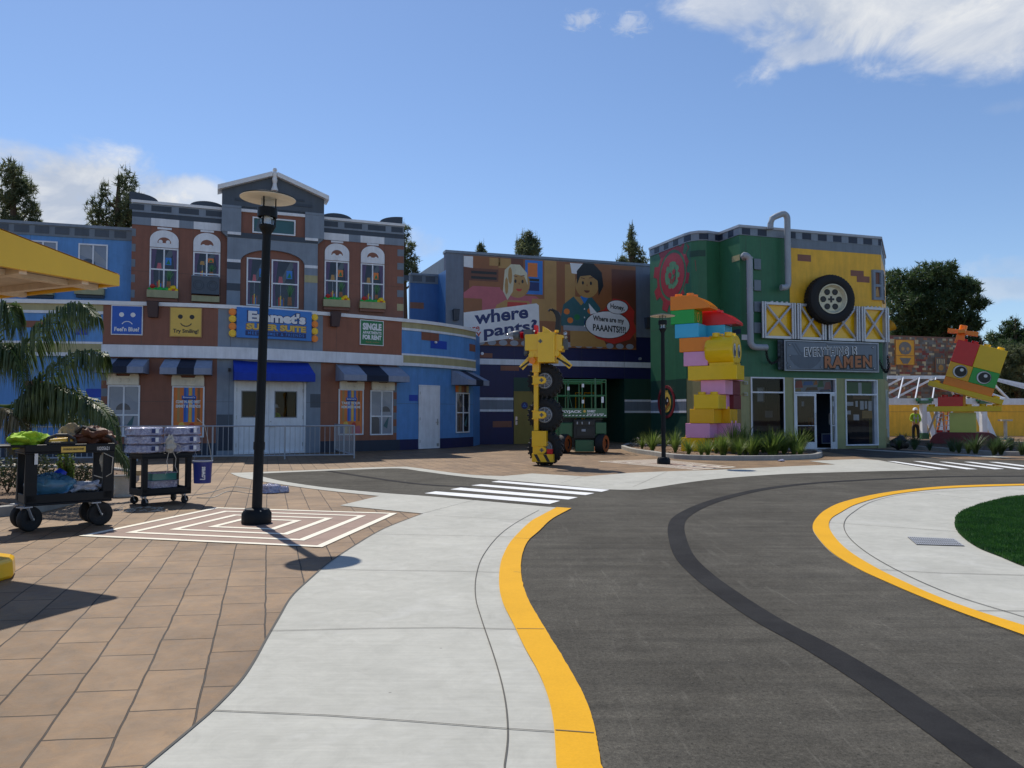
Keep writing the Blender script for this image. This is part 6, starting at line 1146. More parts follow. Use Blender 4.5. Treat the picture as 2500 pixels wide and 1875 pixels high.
# ============================================================ BRICK TOWER WITH EYES
BH = .522; SU = .45
def studs(m_, x0, y0, nx, ny, z, c, r=.135, h=.10, half=False):
    for i in range(nx):
        for j in range(ny): m_.cyl((x0+SU*(i+.5), y0+SU*(j+.5), z-.005), (x0+SU*(i+.5), y0+SU*(j+.5), z+h), r, n=18, m=c)
p0 = AT(1725, 1098, 27.6)
tw = thing('brick_tower', 'tall stacked giant toy-brick sculpture with a yellow barrel head and eyes', 'sculpture', (p0.x, p0.y, .05)); tw.rotation_euler = (0, 0, R(-33))
def lx(zx): return (zx-777)*.00454
def brick(x0, nx, y0, ny, lvl, c, hgt=1, st=True, par=tw, name='brick'):
    m_ = MB(); z0 = lvl*BH; m_.box(x0, x0+nx*SU, y0, y0+ny*SU, z0+.003, z0+BH*hgt-.003, c)
    if st: studs(m_, x0, y0, nx, ny, z0+BH*hgt-.003, c)
    return loc_build(m_, name, par, bevel=.015)
brick(lx(567), 2, 0, 2, 0, 'pl_yellow'); brick(lx(605), 2, 0, 2, 1, 'pl_pink'); brick(lx(640), 2, 0, 2, 2, 'pl_oyellow'); brick(lx(677), 2, 0, 2, 3, 'pl_yellow')
xr = lambda z, d: lx(z-62-70*d)-2*SU
brick(xr(1085, .9)+.0, 2, .92, 2, 0, 'pl_oyellow'); brick(xr(1055, .9), 2, .92, 2, 1, 'pl_pink'); brick(xr(1030, .9), 2, .92, 2, 2, 'pl_oyellow'); brick(xr(1000, .9), 2, .92, 2, 3, 'pl_pink')
brick(lx(712), 2, .3, 2, 4, 'pl_pink', st=False); brick(lx(712), 2, 1.30, 2, 3, 'maroon', st=False); brick(lx(712), 2, 1.22, 2, 4, 'maroon', st=False)
brick(lx(617), 4, .15, 2, 5, 'pl_yellow', st=False)
# barrel head
m_ = MB(); hx0, hx1 = lx(777)+.02, lx(985)+.0; hz = 7*BH+.02; cy_ = .15+SU; n = 28
def sec(k, sc=1): a = 2*pi*k/n; return (cos(a)*.60*sc, sin(a)*.57*sc)
m_.X = Matrix.Translation((0, cy_, hz)); 
prof_ = [(hx0-.08, .93), (hx0-.02, .99), (hx0, 1.0), (hx1-.10, 1.0), (hx1-.03, .985), (hx1, .95)]
vs = [(x, sec(k, sc)[0], sec(k, sc)[1]) for x, sc in prof_ for k in range(n)]; fs = [(j*n+k, j*n+(k+1) % n, (j+1)*n+(k+1) % n, (j+1)*n+k) for j in range(len(prof_)-1) for k in range(n)]+[tuple(range(n)), tuple(reversed(range((len(prof_)-1)*n, len(prof_)*n)))]
m_.add(vs, fs, 'pl_yellow'); m_.box(hx0+.05, hx1, -.42, .42, -1.0, -.45, 'pl_yellow'); m_.X = None
hd = loc_build(m_, 'head', tw, smooth=True)
m_ = MB(); studs(m_, hx0+.02, .15, 2, 2, hz+.50, 'pl_yellow', h=.14); loc_build(m_, 'stud', hd, smooth=True) if 0 else loc_build(m_, 'top_studs', hd, smooth=True)
for y in (-.255, .255):
    m_ = MB(); 
    for (ry, rz_, oy, oz, xx, c) in ((.165, .26, 0, 0, .002, 's_black'), (.150, .245, 0, 0, .006, 'eyewhite'), (.115, .20, .01, -.02, .010, 's_black'), (.045, .085, .02, .07, .014, 'eyewhite')):
        m_.add([(hx1+xx, cy_+y+oy+ry*cos(2*pi*k/20), hz-.02+oz+rz_*sin(2*pi*k/20)) for k in range(20)], [tuple(range(20))], c)
    loc_build(m_, 'eye', hd)
# leaning stack behind head
brick(lx(582), 2, .15, 2, 6, 'pl_pink', st=False); brick(lx(547), 2, .15, 2, 7, 'pl_orange', st=False)
m_ = MB(); a = lx(547)+.9; m_.prism([(a, 7*BH), (a, 8*BH), (a+.28, 8*BH-.03), (a+.1, 7*BH)], .15, 1.05, 'pl_orange'); loc_build(m_, 'brick', tw)
brick(lx(510), 2, .15, 2, 8, 'pl_blue', st=False); brick(lx(475), 2, .15, 2, 9, 'pl_green', st=False)
def slope_brick(x0, lvl, c, y0, nx=3):
    m_ = MB(); z0 = lvl*BH; z1 = z0+BH; L = nx*SU+.15; pts = [(x0, z0), (x0+L, z0), (x0+L, z0+.10)]+[(x0+L-.02-.80*(t/7), z0+.10+(BH-.10)*sin(t/7*pi/2)**.8) for t in range(1, 8)]+[(x0, z1)]
    m_.prism(pts, y0, y0+.9, c); studs(m_, x0+.02, y0, 2, 2, z1-.005, c); return loc_build(m_, 'brick', tw, bevel=.012)
slope_brick(lx(473), 10, 'pl_orange', .15, 3)
m_ = MB(); a = lx(475)+.9; m_.add([(a+.004, .6+.14*cos(2*pi*k/20), 9.5*BH+.19*sin(2*pi*k/20)) for k in range(20)], [tuple(range(20))], 's_yellow'); m_.add([(a+.008, .6+.09*cos(2*pi*k/20), 9.5*BH+.14*sin(2*pi*k/20)) for k in range(20)], [tuple(range(20))], 'pl_green'); loc_build(m_, 'wing_mark', tw)
dx2 = 1.15
brick(lx(755)-.62, 2, dx2, 2, 7, 'pl_green', hgt=1); brick(lx(790)-.62, 2, dx2, 2, 8, 'pl_blue', st=False); slope_brick(lx(750)-.62, 9, 'pl_red', dx2, 3); 
brick(lx(800)-.62, 2, dx2, 2, 6, 'pl_orange', st=False); brick(lx(780)-.62, 3, dx2, 2, 5, 'pl_pink', st=False)

# ============================================================ TILTED BRICK HEAD
p1 = AT(2351, 1075, 36.0); kk = 36/1879; kx_ = kk*cos(math.atan((2351-1250)/1879))
hs = thing('brick_sculpture', 'tilted square toy-brick head with two round eyes and an orange propeller', 'sculpture', (p1.x, p1.y, 0))
hs.rotation_euler = (0, 0, -math.atan((2351-1250)/1879))
def hp(px, py): return ((px-2351)*kx_, CAMH+(1013-py)*kk)
m_ = MB(); a, b = hp(2319, 1068), hp(2384, 1007); m_.box(a[0], b[0], -.5, .6, .25, b[1], 'pl_lime'); loc_build(m_, 'base_brick', hs, bevel=.02)
m_ = MB(); a = hp(2270, 1105), hp(2438, 1068)
pts = [(a[0][0]+.5*(1-cos(t)), 0+.55*sin(t)+.05) for t in [pi/2*k/6 for k in range(7)]]; w2_ = a[1][0]-.5; pts = [(a[0][0], .0)]+pts+[(w2_+.5*sin(t), .05+.55*cos(t)) for t in [pi/2*k/6 for k in range(7)]]+[(a[1][0], 0)]; m_.prism(pts, -1.0, 1.0, 'maroon')
studs(m_, hp(2280, 0)[0], -.5, 3, 2, .58, 'pl_red'); loc_build(m_, 'foot_brick', hs)
m_ = MB(); a, b = hp(2264, 1005), hp(2444, 992); m_.box(a[0], b[0], -.75, .75, a[1], b[1], 'pl_yellow')
for x in (2276, 2366, 2400, 2430): studs(m_, hp(x, 0)[0]-.22, -.6, 1, 1, b[1], 'pl_yellow')
loc_build(m_, 'plate', hs, bevel=.012)
m_ = MB(); a, b = hp(2292, 997), hp(2353, 969); m_.box(a[0], b[0], -.7, .3, a[1], b[1], 'pl_red'); studs(m_, a[0]+.05, -.6, 1, 2, b[1], 'pl_red'); studs(m_, b[0]-.5, -.6, 1, 2, b[1], 'pl_red'); m_.box(b[0]+.0, b[0]+.12, -.4, .3, a[1], b[1]+.35, 'pl_oyellow'); loc_build(m_, 'neck_brick', hs, bevel=.012)
# tilted group, local frame: origin at plate centre, x along the plate
pa, pb = hp(2270, 934), hp(2447, 984); ta = math.atan2(pb[1]-pa[1], pb[0]-pa[0]); Lp = sqrt((pb[0]-pa[0])**2+(pb[1]-pa[1])**2)
X = Matrix.Translation((pa[0], 0, pa[1])) @ Matrix.Rotation(-ta, 4, 'Y')
m_ = MB(); m_.X = X; m_.box(0, Lp, -.75, .75, -.12, .12, 'pl_yellow'); studs(m_, .08, -.6, 1, 2, .12, 'pl_yellow'); studs(m_, Lp-.52, -.6, 1, 2, .12, 'pl_yellow'); m_.X = None; loc_build(m_, 'plate', hs, bevel=.012)
hx = .56; W_ = 2.04; zz_ = [.12, .50, 1.22, 2.28]; mid = hx+W_*.47
for (x0, x1, z0, z1, c, nm) in ((hx, hx+W_, zz_[0], zz_[1], 'pl_orange', 'brick'), (hx, mid, zz_[1], zz_[2], 'pl_oyellow', 'brick'), (mid, hx+W_, zz_[1], zz_[2], 'pl_green', 'brick'), (hx, mid-.05, zz_[2], zz_[3], 'pl_red', 'brick'), (mid-.05, hx+W_, zz_[2], zz_[3], 'pl_yellow', 'brick')):
    m_ = MB(); m_.X = X; m_.box(x0+.002, x1-.002, -.55, .55, z0+.002, z1-.002, c)
    if z1 == zz_[3]:
        for t in (.25, .75): m_.cyl((x0+(x1-x0)*t, 0, z1-.01), (x0+(x1-x0)*t, 0, z1+.13), .15, n=18, m=c)
    m_.X = None; loc_build(m_, nm, hs, bevel=.015)
for ex in (hx+W_*.25, hx+W_*.73):
    m_ = MB(); m_.X = X
    for k, (r_, ox_, oz_, c) in enumerate(((.300, 0, 0, 's_black'), (.282, 0, 0, 'eyewhite'), (.245, .026, .005, 's_black'), (.075, .05, .09, 'eyewhite'))): m_.cyl((ex+ox_, -.56-.006*k, .87+oz_), (ex+ox_, -.54, .87+oz_), r_, n=28, m=c)
    m_.X = None; loc_build(m_, 'eye', hs)
m_ = MB(); a, b = hp(2337, 836), hp(2363, 815); m_.hexa([(hp(2335, 0)[0], -.2, a[1]), (hp(2360, 0)[0], -.2, a[1]-.03), (hp(2360, 0)[0], .2, a[1]-.03), (hp(2335, 0)[0], .2, a[1])], [(hp(2342, 0)[0], -.2, b[1]), (hp(2362, 0)[0], -.2, b[1]-.02), (hp(2362, 0)[0], .2, b[1]-.02), (hp(2342, 0)[0], .2, b[1])], 'pl_orange')
A = hp(2320, 805); B = hp(2394, 818); m_.bar((A[0], 0, A[1]), (B[0], 0, B[1]), .35, .20, 'pl_orange'); m_.bar((hp(2354, 0)[0], -.8, hp(0, 812)[1]), (hp(2357, 0)[0], .8, hp(0, 811)[1]), .30, .18, 'pl_orange'); c_ = hp(2356, 808); m_.cyl((c_[0], 0, c_[1]), (c_[0]+.06, 0, c_[1]+.26), .16, n=16, m='pl_orange'); loc_build(m_, 'propeller', hs, bevel=.012)

# ============================================================ FENCE
fa, fb = Vector((-15.6, 22.5)), Vector((-5.09, 24.9)); fc = Vector((-6.55, 28.5)); FH = 1.05
fn_ = thing('metal_fence', 'galvanised crowd fence with vertical bars in front of the double doors', 'fence', (fb.x, fb.y, 0))
def lerp2(a, b, t): return a+(b-a)*t
for A, B in ((fa, fb), (fb, fc)):
    for z, nm in ((FH, 'top_rail'), (.12, 'bottom_rail')): m_ = MB(); m_.tube([(A.x, A.y, z), (B.x, B.y, z)], .024, 8, 'galv'); m_.build(nm, fn_, smooth=True)
for A, B, n, skip in ((fa, fb, 5, False), (fb, fc, 2, True)):
    for k in range(1 if skip else 0, n+1):
        p = lerp2(A, B, k/n); m_ = MB(); m_.tube([(p.x, p.y, 0), (p.x, p.y, FH)], .026, 8, 'galv'); m_.build('post', fn_, smooth=True)
proto_b = None
for A, B, n in ((fa, fb, 70), (fb, fc, 24)):
    for k in range(1, n):
        p = lerp2(A, B, k/n)
        if proto_b is None: m_ = MB(); m_.tube([(p.x, p.y, .12), (p.x, p.y, FH-.01)], .009, 5, 'galv'); proto_b = m_.build('baluster', fn_); pb0 = p
        else: c = proto_b.copy(); COL.objects.link(c); c.parent = fn_; c.location = (p.x-pb0.x, p.y-pb0.y, 0)

# ============================================================ YELLOW CANOPY (left edge) AND ITS FOOTING
tip = Vector((-3.95, 7.70)); ea = Vector((-.43, -.90)).normalized(); eb = Vector((-.90, .43)).normalized()
cz = 2.695; cn = thing('canopy', 'yellow gabled shade canopy with tan ribbed underside at the left edge', 'canopy', (tip.x-2, tip.y, 0))
def cp(a, b, z): p = tip+ea*a+eb*b; return Vector((p.x, p.y, z))
LA_, LBb, rise = 3.6, 4.2, .32
m_ = MB()
for b0, b1 in ((0, .05), (LBb-.05, LBb)):
    v = [cp(0, b0, cz), cp(LA_, b0, cz), cp(LA_, b0, cz+.11), cp(LA_/2, b0, cz+.11+rise), cp(0, b0, cz+.11)]; v2 = [cp(0, b1, cz), cp(LA_, b1, cz), cp(LA_, b1, cz+.11), cp(LA_/2, b1, cz+.11+rise), cp(0, b1, cz+.11)]
    m_.add(v+v2, [(0, 1, 2, 3, 4), (9, 8, 7, 6, 5)]+[(i, i+5, (i+1) % 5+5, (i+1) % 5) for i in range(5)], 'm_yellow')
for a0, a1 in ((0, .04), (LA_-.04, LA_)): m_.hexa([cp(a0, .05, cz), cp(a1, .05, cz), cp(a1, LBb-.05, cz), cp(a0, LBb-.05, cz)], [cp(a0, .05, cz+.11), cp(a1, .05, cz+.11), cp(a1, LBb-.05, cz+.11), cp(a0, LBb-.05, cz+.11)], 'm_yellow')
m_.build('fascia', cn)
m_ = MB(); m_.add([cp(0, 0, cz+.12), cp(LA_/2, 0, cz+.12+rise), cp(LA_/2, LBb, cz+.12+rise), cp(0, LBb, cz+.12), cp(LA_, 0, cz+.12), cp(LA_, LBb, cz+.12)], [(0, 1, 2, 3), (1, 4, 5, 2)], 'm_yellow'); m_.build('roof', cn)
D('can_tan', (.70, .60, .48), rough=.7); D('can_tan2', (.55, .46, .36), rough=.7)
m_ = MB(); m_.hexa([cp(.05, .05, cz+.03), cp(LA_-.05, .05, cz+.03), cp(LA_-.05, LBb-.05, cz+.03), cp(.05, LBb-.05, cz+.03)], [cp(.05, .05, cz+.05), cp(LA_-.05, .05, cz+.05), cp(LA_-.05, LBb-.05, cz+.05), cp(.05, LBb-.05, cz+.05)], 'can_tan2')
for t in (.30, .9, 1.5, 2.1, 2.7, 3.3): m_.hexa([cp(t, .05, cz-.03), cp(t+.07, .05, cz-.03), cp(t+.07, LBb-.05, cz-.03), cp(t, LBb-.05, cz-.03)], [cp(t, .05, cz+.03), cp(t+.07, .05, cz+.03), cp(t+.07, LBb-.05, cz+.03), cp(t, LBb-.05, cz+.03)], 'can_tan')
for t in (.25, 1.4, 2.6, 3.9): m_.hexa([cp(.05, t, cz-.025), cp(LA_-.05, t, cz-.025), cp(LA_-.05, t+.09, cz-.025), cp(.05, t+.09, cz-.025)], [cp(.05, t, cz+.025), cp(LA_-.05, t, cz+.025), cp(LA_-.05, t+.09, cz+.025), cp(.05, t+.09, cz+.025)], 'can_tan')
m_.build('underside', cn)
fc_ = G(-112, 1420); fc_ = Vector((fc_[0], fc_[1]+.05)); m_ = MB(); m_.cyl((fc_.x, fc_.y, .1), (fc_.x, fc_.y, cz), .09, n=20, m='m_yellow'); m_.build('column', cn, smooth=True)
m_ = MB(); m_.lathe([(0, 0), (.40, 0), (.42, .03), (.41, .15), (.38, .17), (0, .17)], 10, 'm_yellow', Matrix.Translation((fc_.x, fc_.y, 0)) @ Matrix.Rotation(.2, 4, 'Z')); m_.build('footing', cn, bevel=.01)

# ============================================================ CARTS
def frame_xf(c0, u): u = Vector(u).normalized(); w = Vector((-u.y, u.x)); return Matrix(((u.x, w.x, 0, c0[0]), (u.y, w.y, 0, c0[1]), (0, 0, 1, 0), (0, 0, 0, 1)))
def caster(t, X, x, y, r, w_, top, rot, fork='galv'):
    Y = X @ Matrix.Translation((x, y, r)) @ Matrix.Rotation(rot, 4, 'Z') @ XR
    m_ = MB(); m_.lathe([(.42*r, -w_*.7), (.75*r, -w_), (.93*r, -w_*.8), (r, -w_*.3), (r, w_*.3), (.93*r, w_*.8), (.75*r, w_), (.42*r, w_*.7)], 24, 'rubber', Y, closed=True); wo_ = m_.build('wheel', t, smooth=True)
    m_ = MB(); m_.lathe([(0, -w_*.8), (.12*r, -w_*.8), (.14*r, -w_*.5), (.44*r, -w_*.6), (.44*r, w_*.6), (.14*r, w_*.5), (.12*r, w_*.8), (0, w_*.8)], 20, 'cartblk', Y); m_.build('rim', wo_, smooth=True)
    m_ = MB(); Z = X @ Matrix.Translation((x, y, 0)) @ Matrix.Rotation(rot, 4, 'Z'); m_.X = Z
    for s_ in (-1, 1): m_.bar((0, s_*(w_+.012), r*.9), (r*.45, s_*(w_+.012), top-.01), .035+.02*(r > .1), .006, fork)
    m_.box(r*.1, r*.8, -w_-.03, w_+.03, top-.015, top, fork); m_.cyl((0, -w_-.03, r), (0, w_+.03, r), .012, n=8, m='steel'); m_.X = None; m_.build('caster_fork', t)
c0 = Vector((-5.80, 9.22)); X1 = frame_xf(c0, (.74, .67))
ct1 = thing('utility_cart', 'large black two-shelf cart with pneumatic wheels loaded with clothes and bags', 'cart', (c0.x, c0.y, 0))
Lc, Wc, zb0, zb1, zt0, zt1 = .95, .56, .305, .44, .925, 1.04
def tray(m_, x0, x1, y0, y1, z0, z1, c='cartblk', tk=.025):
    m_.box(x0, x1, y0, y1, z0, z0+tk, c)
    for a in ((x0, x1, y0, y0+tk), (x0, x1, y1-tk, y1), (x0, x0+tk, y0+tk, y1-tk), (x1-tk, x1, y0+tk, y1-tk)): m_.box(a[0], a[1], a[2], a[3], z0+tk, z1, c)
m_ = MB(); m_.X = X1; tray(m_, 0, Lc, 0, Wc, zb0, zb1); m_.build('lower_shelf', ct1, bevel=.008)
m_ = MB(); m_.X = X1; tray(m_, -.02, Lc+.02, -.02, Wc+.02, zt0, zt1); m_.box(-.30, -.02, -.02, Wc+.02, zt1-.03, zt1, 'cartblk'); m_.box(-.34, -.28, -.02, Wc+.02, zt1-.07, zt1, 'cartblk'); m_.build('upper_shelf', ct1, bevel=.008)
for x, y in ((.0, 0), (Lc-.10, 0), (0, Wc-.09), (Lc-.10, Wc-.09)):
    m_ = MB(); m_.X = X1; m_.hexa([(x-.01, y, zb1-.1), (x+.12, y, zb1-.1), (x+.12, y+.10, zb1-.1), (x-.01, y+.10, zb1-.1)], [(x-.01, y, zt0+.02), (x+.12, y, zt0+.02), (x+.10, y+.09, zt0+.02), (x+.01, y+.09, zt0+.02)], 'cartblk'); m_.build('leg', ct1, bevel=.01)
for x, y, ro in ((.06, .07, R(205)), (Lc-.12, .07, R(185)), (.06, Wc-.08, R(205)), (Lc-.12, Wc-.08, R(185))): caster(ct1, X1, x, y, .150, .046, zb0, ro)
m_ = MB(); m_.X = X1; m_.box(.36, .63, -.024, -.021, zt0+.015, zt0+.085, 's_yellow'); put_text(m_, 'WORKING MILESTONES', lambda u, v: X1.inverted() @ (X1 @ Vector((.38+.23*u, -.026, zt0+.04+.025*v))), 's_black', .03); put_text(m_, '10205621', lambda u, v: Vector((.76+.14*u, -.024, zt0+.03+.045*v)), 's_white', .01); m_.box(.08, .115, -.03, -.022, zt0-.12, zt0+.01, 's_white'); m_.build('label_plate', ct1)
def heap(name, X, c, r, mat_, lab, cat, seed, n=44, k=22, amp=.28, extra=None):
    m_ = MB(); m_.X = X; m_.blob(c, r, mat_, n, k, amp, seed)
    # crumple
    for i, v in enumerate(m_.v): q = (.35-abs(noise.noise(v*9+Vector((seed, 0, 0)))))*.9+(.3-abs(noise.noise(v*21)))*.6; m_.v[i] = v+Vector((0, 0, 1))*q*.055+Vector((q, -q, 0))*.03
    m_.X = None
    if extra: m_.X = X; extra(m_); m_.X = None
    lo = min(v.z for v in m_.v); p = X @ Vector(c); o = m_.build(name, None, loc=(p.x, p.y, lo), smooth=True); tag(o, lab, cat); return o
heap('safety_vest', X1, (.05, .22, 1.085), (.20, .20, .085), 'hiyellow', 'crumpled lime green vest on the left of the large black cart', 'vest', 3)
heap('cloth', X1, (.20, .30, 1.085), (.09, .14, .05), 'rag', 'small pale cloth beside the lime vest on the cart', 'cloth', 9)
m_ = MB(); m_.X = X1; m_.hexa([(.20, .04, zt0+.03), (.52, .04, zt0+.03), (.52, .26, zt0+.03), (.20, .26, zt0+.03)], [(.22, .06, 1.10), (.49, .06, 1.12), (.49, .24, 1.12), (.22, .24, 1.10)], 'm_yellow'); m_.tube([(.20, .05, 1.05), (.24, .05, 1.12), (.32, .05, 1.15), (.43, .05, 1.15), (.52, .05, 1.10), (.53, .05, 1.04)], .022, 8, 's_black'); m_.hexa([(.19, .03, 1.04), (.54, .03, 1.04), (.54, .27, 1.04), (.19, .27, 1.04)], [(.23, .03, 1.07), (.53, .03, 1.07), (.53, .27, 1.07), (.23, .27, 1.07)], 's_black'); m_.box(.44, .47, .03, .038, 1.05, 1.12, 's_black'); m_.X = None; p = X1 @ Vector((.35, .15, 0)); tag(m_.build('tool_case', None, loc=(p.x, p.y, .96), bevel=.01), 'yellow and black tool bag in the middle of the cart top', 'tool bag')
def pouch(m_): m_.tube([(.50, .30, 1.16), (.53, .28, 1.24), (.60, .26, 1.21), (.66, .27, 1.25)], .012, 6, 'canvas')
heap('tool_pouch', X1, (.54, .34, 1.13), (.14, .12, .14), 'canvas', 'tan canvas tool pouch standing behind the yellow tool bag', 'tool pouch', 14, amp=.2, extra=pouch)
heap('leather_bag', X1, (.78, .28, 1.11), (.25, .22, .12), 'leather', 'brown leather tool belt draped on the right end of the cart', 'tool belt', 22, amp=.35, extra=lambda m_: m_.tube([(.58, .22, 1.18), (.64, .18, 1.25), (.80, .12, 1.19), (.96, .10, 1.10), (1.0, .05, 1.02)], .022, 6, 's_black'))
heap('water_bag', X1, (.32, .28, .52), (.28, .18, .14), 'jug', 'pale blue water jug lying on the lower shelf of the large cart', 'water jug', 31, amp=.06)
m_ = MB(); m_.X = X1; m_.lathe([(0, 0), (.07, 0), (.075, .06), (.05, .12), (0, .12)], 16, 'bluecap', Matrix.Translation((.40, .36, .60)) @ Matrix.Rotation(R(35), 4, 'Y')); m_.X = None; p = X1 @ Vector((.40, .36, .6)); tag(m_.build('blue_cap', None, loc=p, smooth=True), 'bright blue plastic cap on top of the water jug', 'cap')
heap('rag', X1, (.72, .26, .475), (.19, .16, .06), 'rag', 'white crumpled rags at the right of the lower cart shelf', 'rags', 41, amp=.35)
heap('rope_coil', X1, (.88, .10, .80), (.045, .05, .14), 'rope', 'pale rope bundle hanging from the right leg of the large cart', 'rope', 51, amp=.3, extra=lambda m_: m_.tube([(.84, 0, .92), (.94, -.04, .86), (.93, -.03, .66), (.85, .02, .60), (.74, .02, .64)], .006, 5, 'rope'))
# second cart
c1 = Vector((-5.64, 11.80)); X2 = frame_xf(c1, (.70, .71)); ct2 = thing('utility_cart', 'smaller black cart carrying shrink-wrapped packs beside the blue bucket', 'cart', (c1.x, c1.y, 0))
L2, W2_ = .75, .56
m_ = MB(); m_.X = X2; tray(m_, 0, L2, 0, W2_, .15, .26); m_.build('lower_shelf', ct2, bevel=.008)
m_ = MB(); m_.X = X2; tray(m_, -.01, L2+.01, -.01, W2_+.01, .72, .80); m_.box(L2, L2+.16, .0, W2_, .78, .80, 'cartblk'); m_.build('upper_shelf', ct2, bevel=.008)
for x, y in ((0, 0), (L2-.08, 0), (0, W2_-.08), (L2-.08, W2_-.08)):
    m_ = MB(); m_.X = X2; m_.box(x, x+.08, y, y+.08, .20, .73, 'cartblk'); m_.build('leg', ct2, bevel=.01)
for x, y, ro in ((.06, .06, R(200)), (L2-.08, .06, R(190)), (.06, W2_-.06, R(170)), (L2-.08, W2_-.06, R(210))): caster(ct2, X2, x, y, .062, .018, .15, ro, 'galv')
def pack(X, x, y, z, r, h, lab, grp=None):
    m_ = MB(); m_.lathe([(0, 0), (r*.9, 0), (r, .015), (r*.97, h*.5), (r*.95, h*.85), (r*.85, h), (0, h*.98)], 28, 'plastic_wrap', X @ Matrix.Translation((x, y, z)))
    for i, v in enumerate(m_.v): q = noise.noise(v*11)*.022; m_.v[i] = v+Vector((q, q, q*.4))
    o = m_.build('cable_pack', None, loc=X @ Vector((x, y, z)), smooth=True); tag(o, lab, 'pack', grp)
    lb = MB(); Xl = X @ Matrix.Translation((x, y, z)); lb.X = Xl
    vs = [(sin(a)*(r+.006), -cos(a)*(r+.006), zz__) for a in (R(2), R(14), R(26)) for zz__ in (h*.3, h*.8)]; lb.add(vs[:4], [(0, 2, 3, 1)], 's_navy'); lb.add(vs[2:], [(0, 2, 3, 1)], 's_white'); lb.X = None; lb.build('paper_label', o); return o
for k, w__ in enumerate(('bottom', 'middle', 'top')): pack(X2, .10, .25, .81+k*.135, .28, .13, w__+' plastic-wrapped pack of the left stack on the smaller cart', 'wrapped packs')
for k, w__ in enumerate(('bottom', 'middle', 'top')): pack(X2, .68, .22, .81+k*.135, .275, .13, w__+' plastic-wrapped pack of the right stack on the smaller cart', 'wrapped packs')
m_ = MB(); m_.X = X2; m_.box(.16, .56, .08, .40, .26, .37, 'plastic_wrap'); m_.box(.14, .58, .06, .42, .365, .375, 'plastic_wrap'); m_.X = None; tag(m_.build('storage_box', None, loc=X2 @ Vector((.3, .2, .26)), bevel=.02), 'clear grey wrapped box on the lower shelf of the smaller cart', 'box')
D('teal_box', (.06, .26, .22), rough=.15, coat=.5); m_ = MB(); m_.X = X2; m_.box(.18, .55, .09, .39, .378, .49, 'teal_box'); m_.box(.165, .565, .075, .405, .485, .50, 'plastic_wrap'); m_.X = None; tag(m_.build('storage_box', None, loc=X2 @ Vector((.3, .2, .38)), bevel=.03), 'teal wrapped box stacked on the lower shelf of the smaller cart', 'box')
heap('rope_coil', X2, (.38, -.05, .92), (.07, .05, .13), 'rope', 'white rope bundle hanging at the front of the smaller cart', 'rope', 61, amp=.35, extra=lambda m_: [m_.tube(p_, .006, 5, 'rope') for p_ in ([(.36, -.06, .82), (.33, -.07, .68), (.35, -.07, .55), (.31, -.07, .48)], [(.42, -.06, .84), (.47, -.07, .72), (.46, -.07, .6), (.50, -.07, .50)], [(.40, -.08, .98), (.52, -.1, .92), (.54, -.1, .84), (.47, -.09, .80)])])
bk = AT(494, 1179, 12.0); m_ = MB(); bx, by, bz = bk.x, bk.y, bk.z; m_.lathe([(0, 0), (.125, 0), (.14, .30), (.147, .31), (.147, .345), (.138, .345), (.12, .04), (0, .04)], 24, 'bucket', Matrix.Translation((bx, by, bz))); m_.lathe([(.14, .33), (.152, .33), (.152, .348), (.14, .35)], 24, 's_grey', Matrix.Translation((bx, by, bz)), closed=True)
m_.tube([(bx-.14, by, bz+.34), (bx-.11, by, bz+.50), (bx-.05, by+.02, bz+.60)], .004, 5, 's_grey'); m_.tube([(bx+.14, by, bz+.34), (bx+.11, by, bz+.52), (bx+.02, by, bz+.90), (bx-.1, by, bz+1.0)], .004, 5, 'rope')
put_text(m_, 'Lowes', lambda u, v: Vector((bx+.03+.05*u-0, by-.147+.0, bz+.07+.2*v)) if 0 else Vector((bx+.02+.09*(1-v)*.9, by-.139-.012*v*0, bz+.06+.20*u)), 's_white', .04)
o = m_.build('bucket', None, loc=(bx, by, bz), smooth=True); tag(o, 'dark blue plastic bucket hanging beside the smaller black cart', 'bucket')
sp_ = G(290, 1213); m_ = MB(); T0 = Matrix.Translation((sp_[0], sp_[1]+.1, 0)); m_.lathe([(0, 0), (.19, 0), (.19, .015), (.135, .02), (.13, .33), (.17, .335), (.17, .35), (0, .35)], 24, 'rope', T0); m_.lathe([(.0, .351), (.172, .351), (.172, .362), (0, .362)], 24, 's_black', T0)
for k in range(12): m_.lathe([(.134, .03+k*.025), (.141, .04+k*.025), (.134, .05+k*.025)], 24, 'rope', T0)
tag(m_.build('cable_spool', None, loc=(sp_[0], sp_[1], 0), smooth=True), 'grey wound cable spool standing between the two carts', 'spool')
pk = G(653, 1205); m_ = MB(); m_.lathe([(0, 0), (.20, 0), (.22, .01), (.20, .05), (.18, .13), (.1, .15), (0, .14)], 24, 'plastic_wrap', Matrix.Translation((pk[0], pk[1]+.15, .0)))
m_.lathe([(0, 0), (.15, 0), (.16, .02), (.14, .10), (0, .11)], 20, 'plastic_wrap', Matrix.Translation((pk[0]+.17, pk[1]+.2, 0)))
for i, v in enumerate(m_.v): q = noise.noise(v*11)*.02; m_.v[i] = v+Vector((q, q, abs(q)))
tag(m_.build('plastic_pack', None, loc=(pk[0], pk[1], 0), smooth=True), 'loose clear lilac plastic pack on the paving behind the nearest lamp', 'pack')
pts = [Vector((*G(*p), .006)) for p in ((300, 1228), (345, 1222), (420, 1214), (500, 1206), (560, 1190), (600, 1192), (640, 1200), (618, 1206), (560, 1200), (520, 1215), (480, 1216))]; m_ = MB(); m_.tube(crv([tuple(p) for p in pts], 6), .007, 5, 'rope'); tag(m_.build('wire', None, loc=pts[0], smooth=True), 'thin grey wire lying on the paving between cart and lamp', 'wire')
m_ = MB(); rw = random.Random(5)
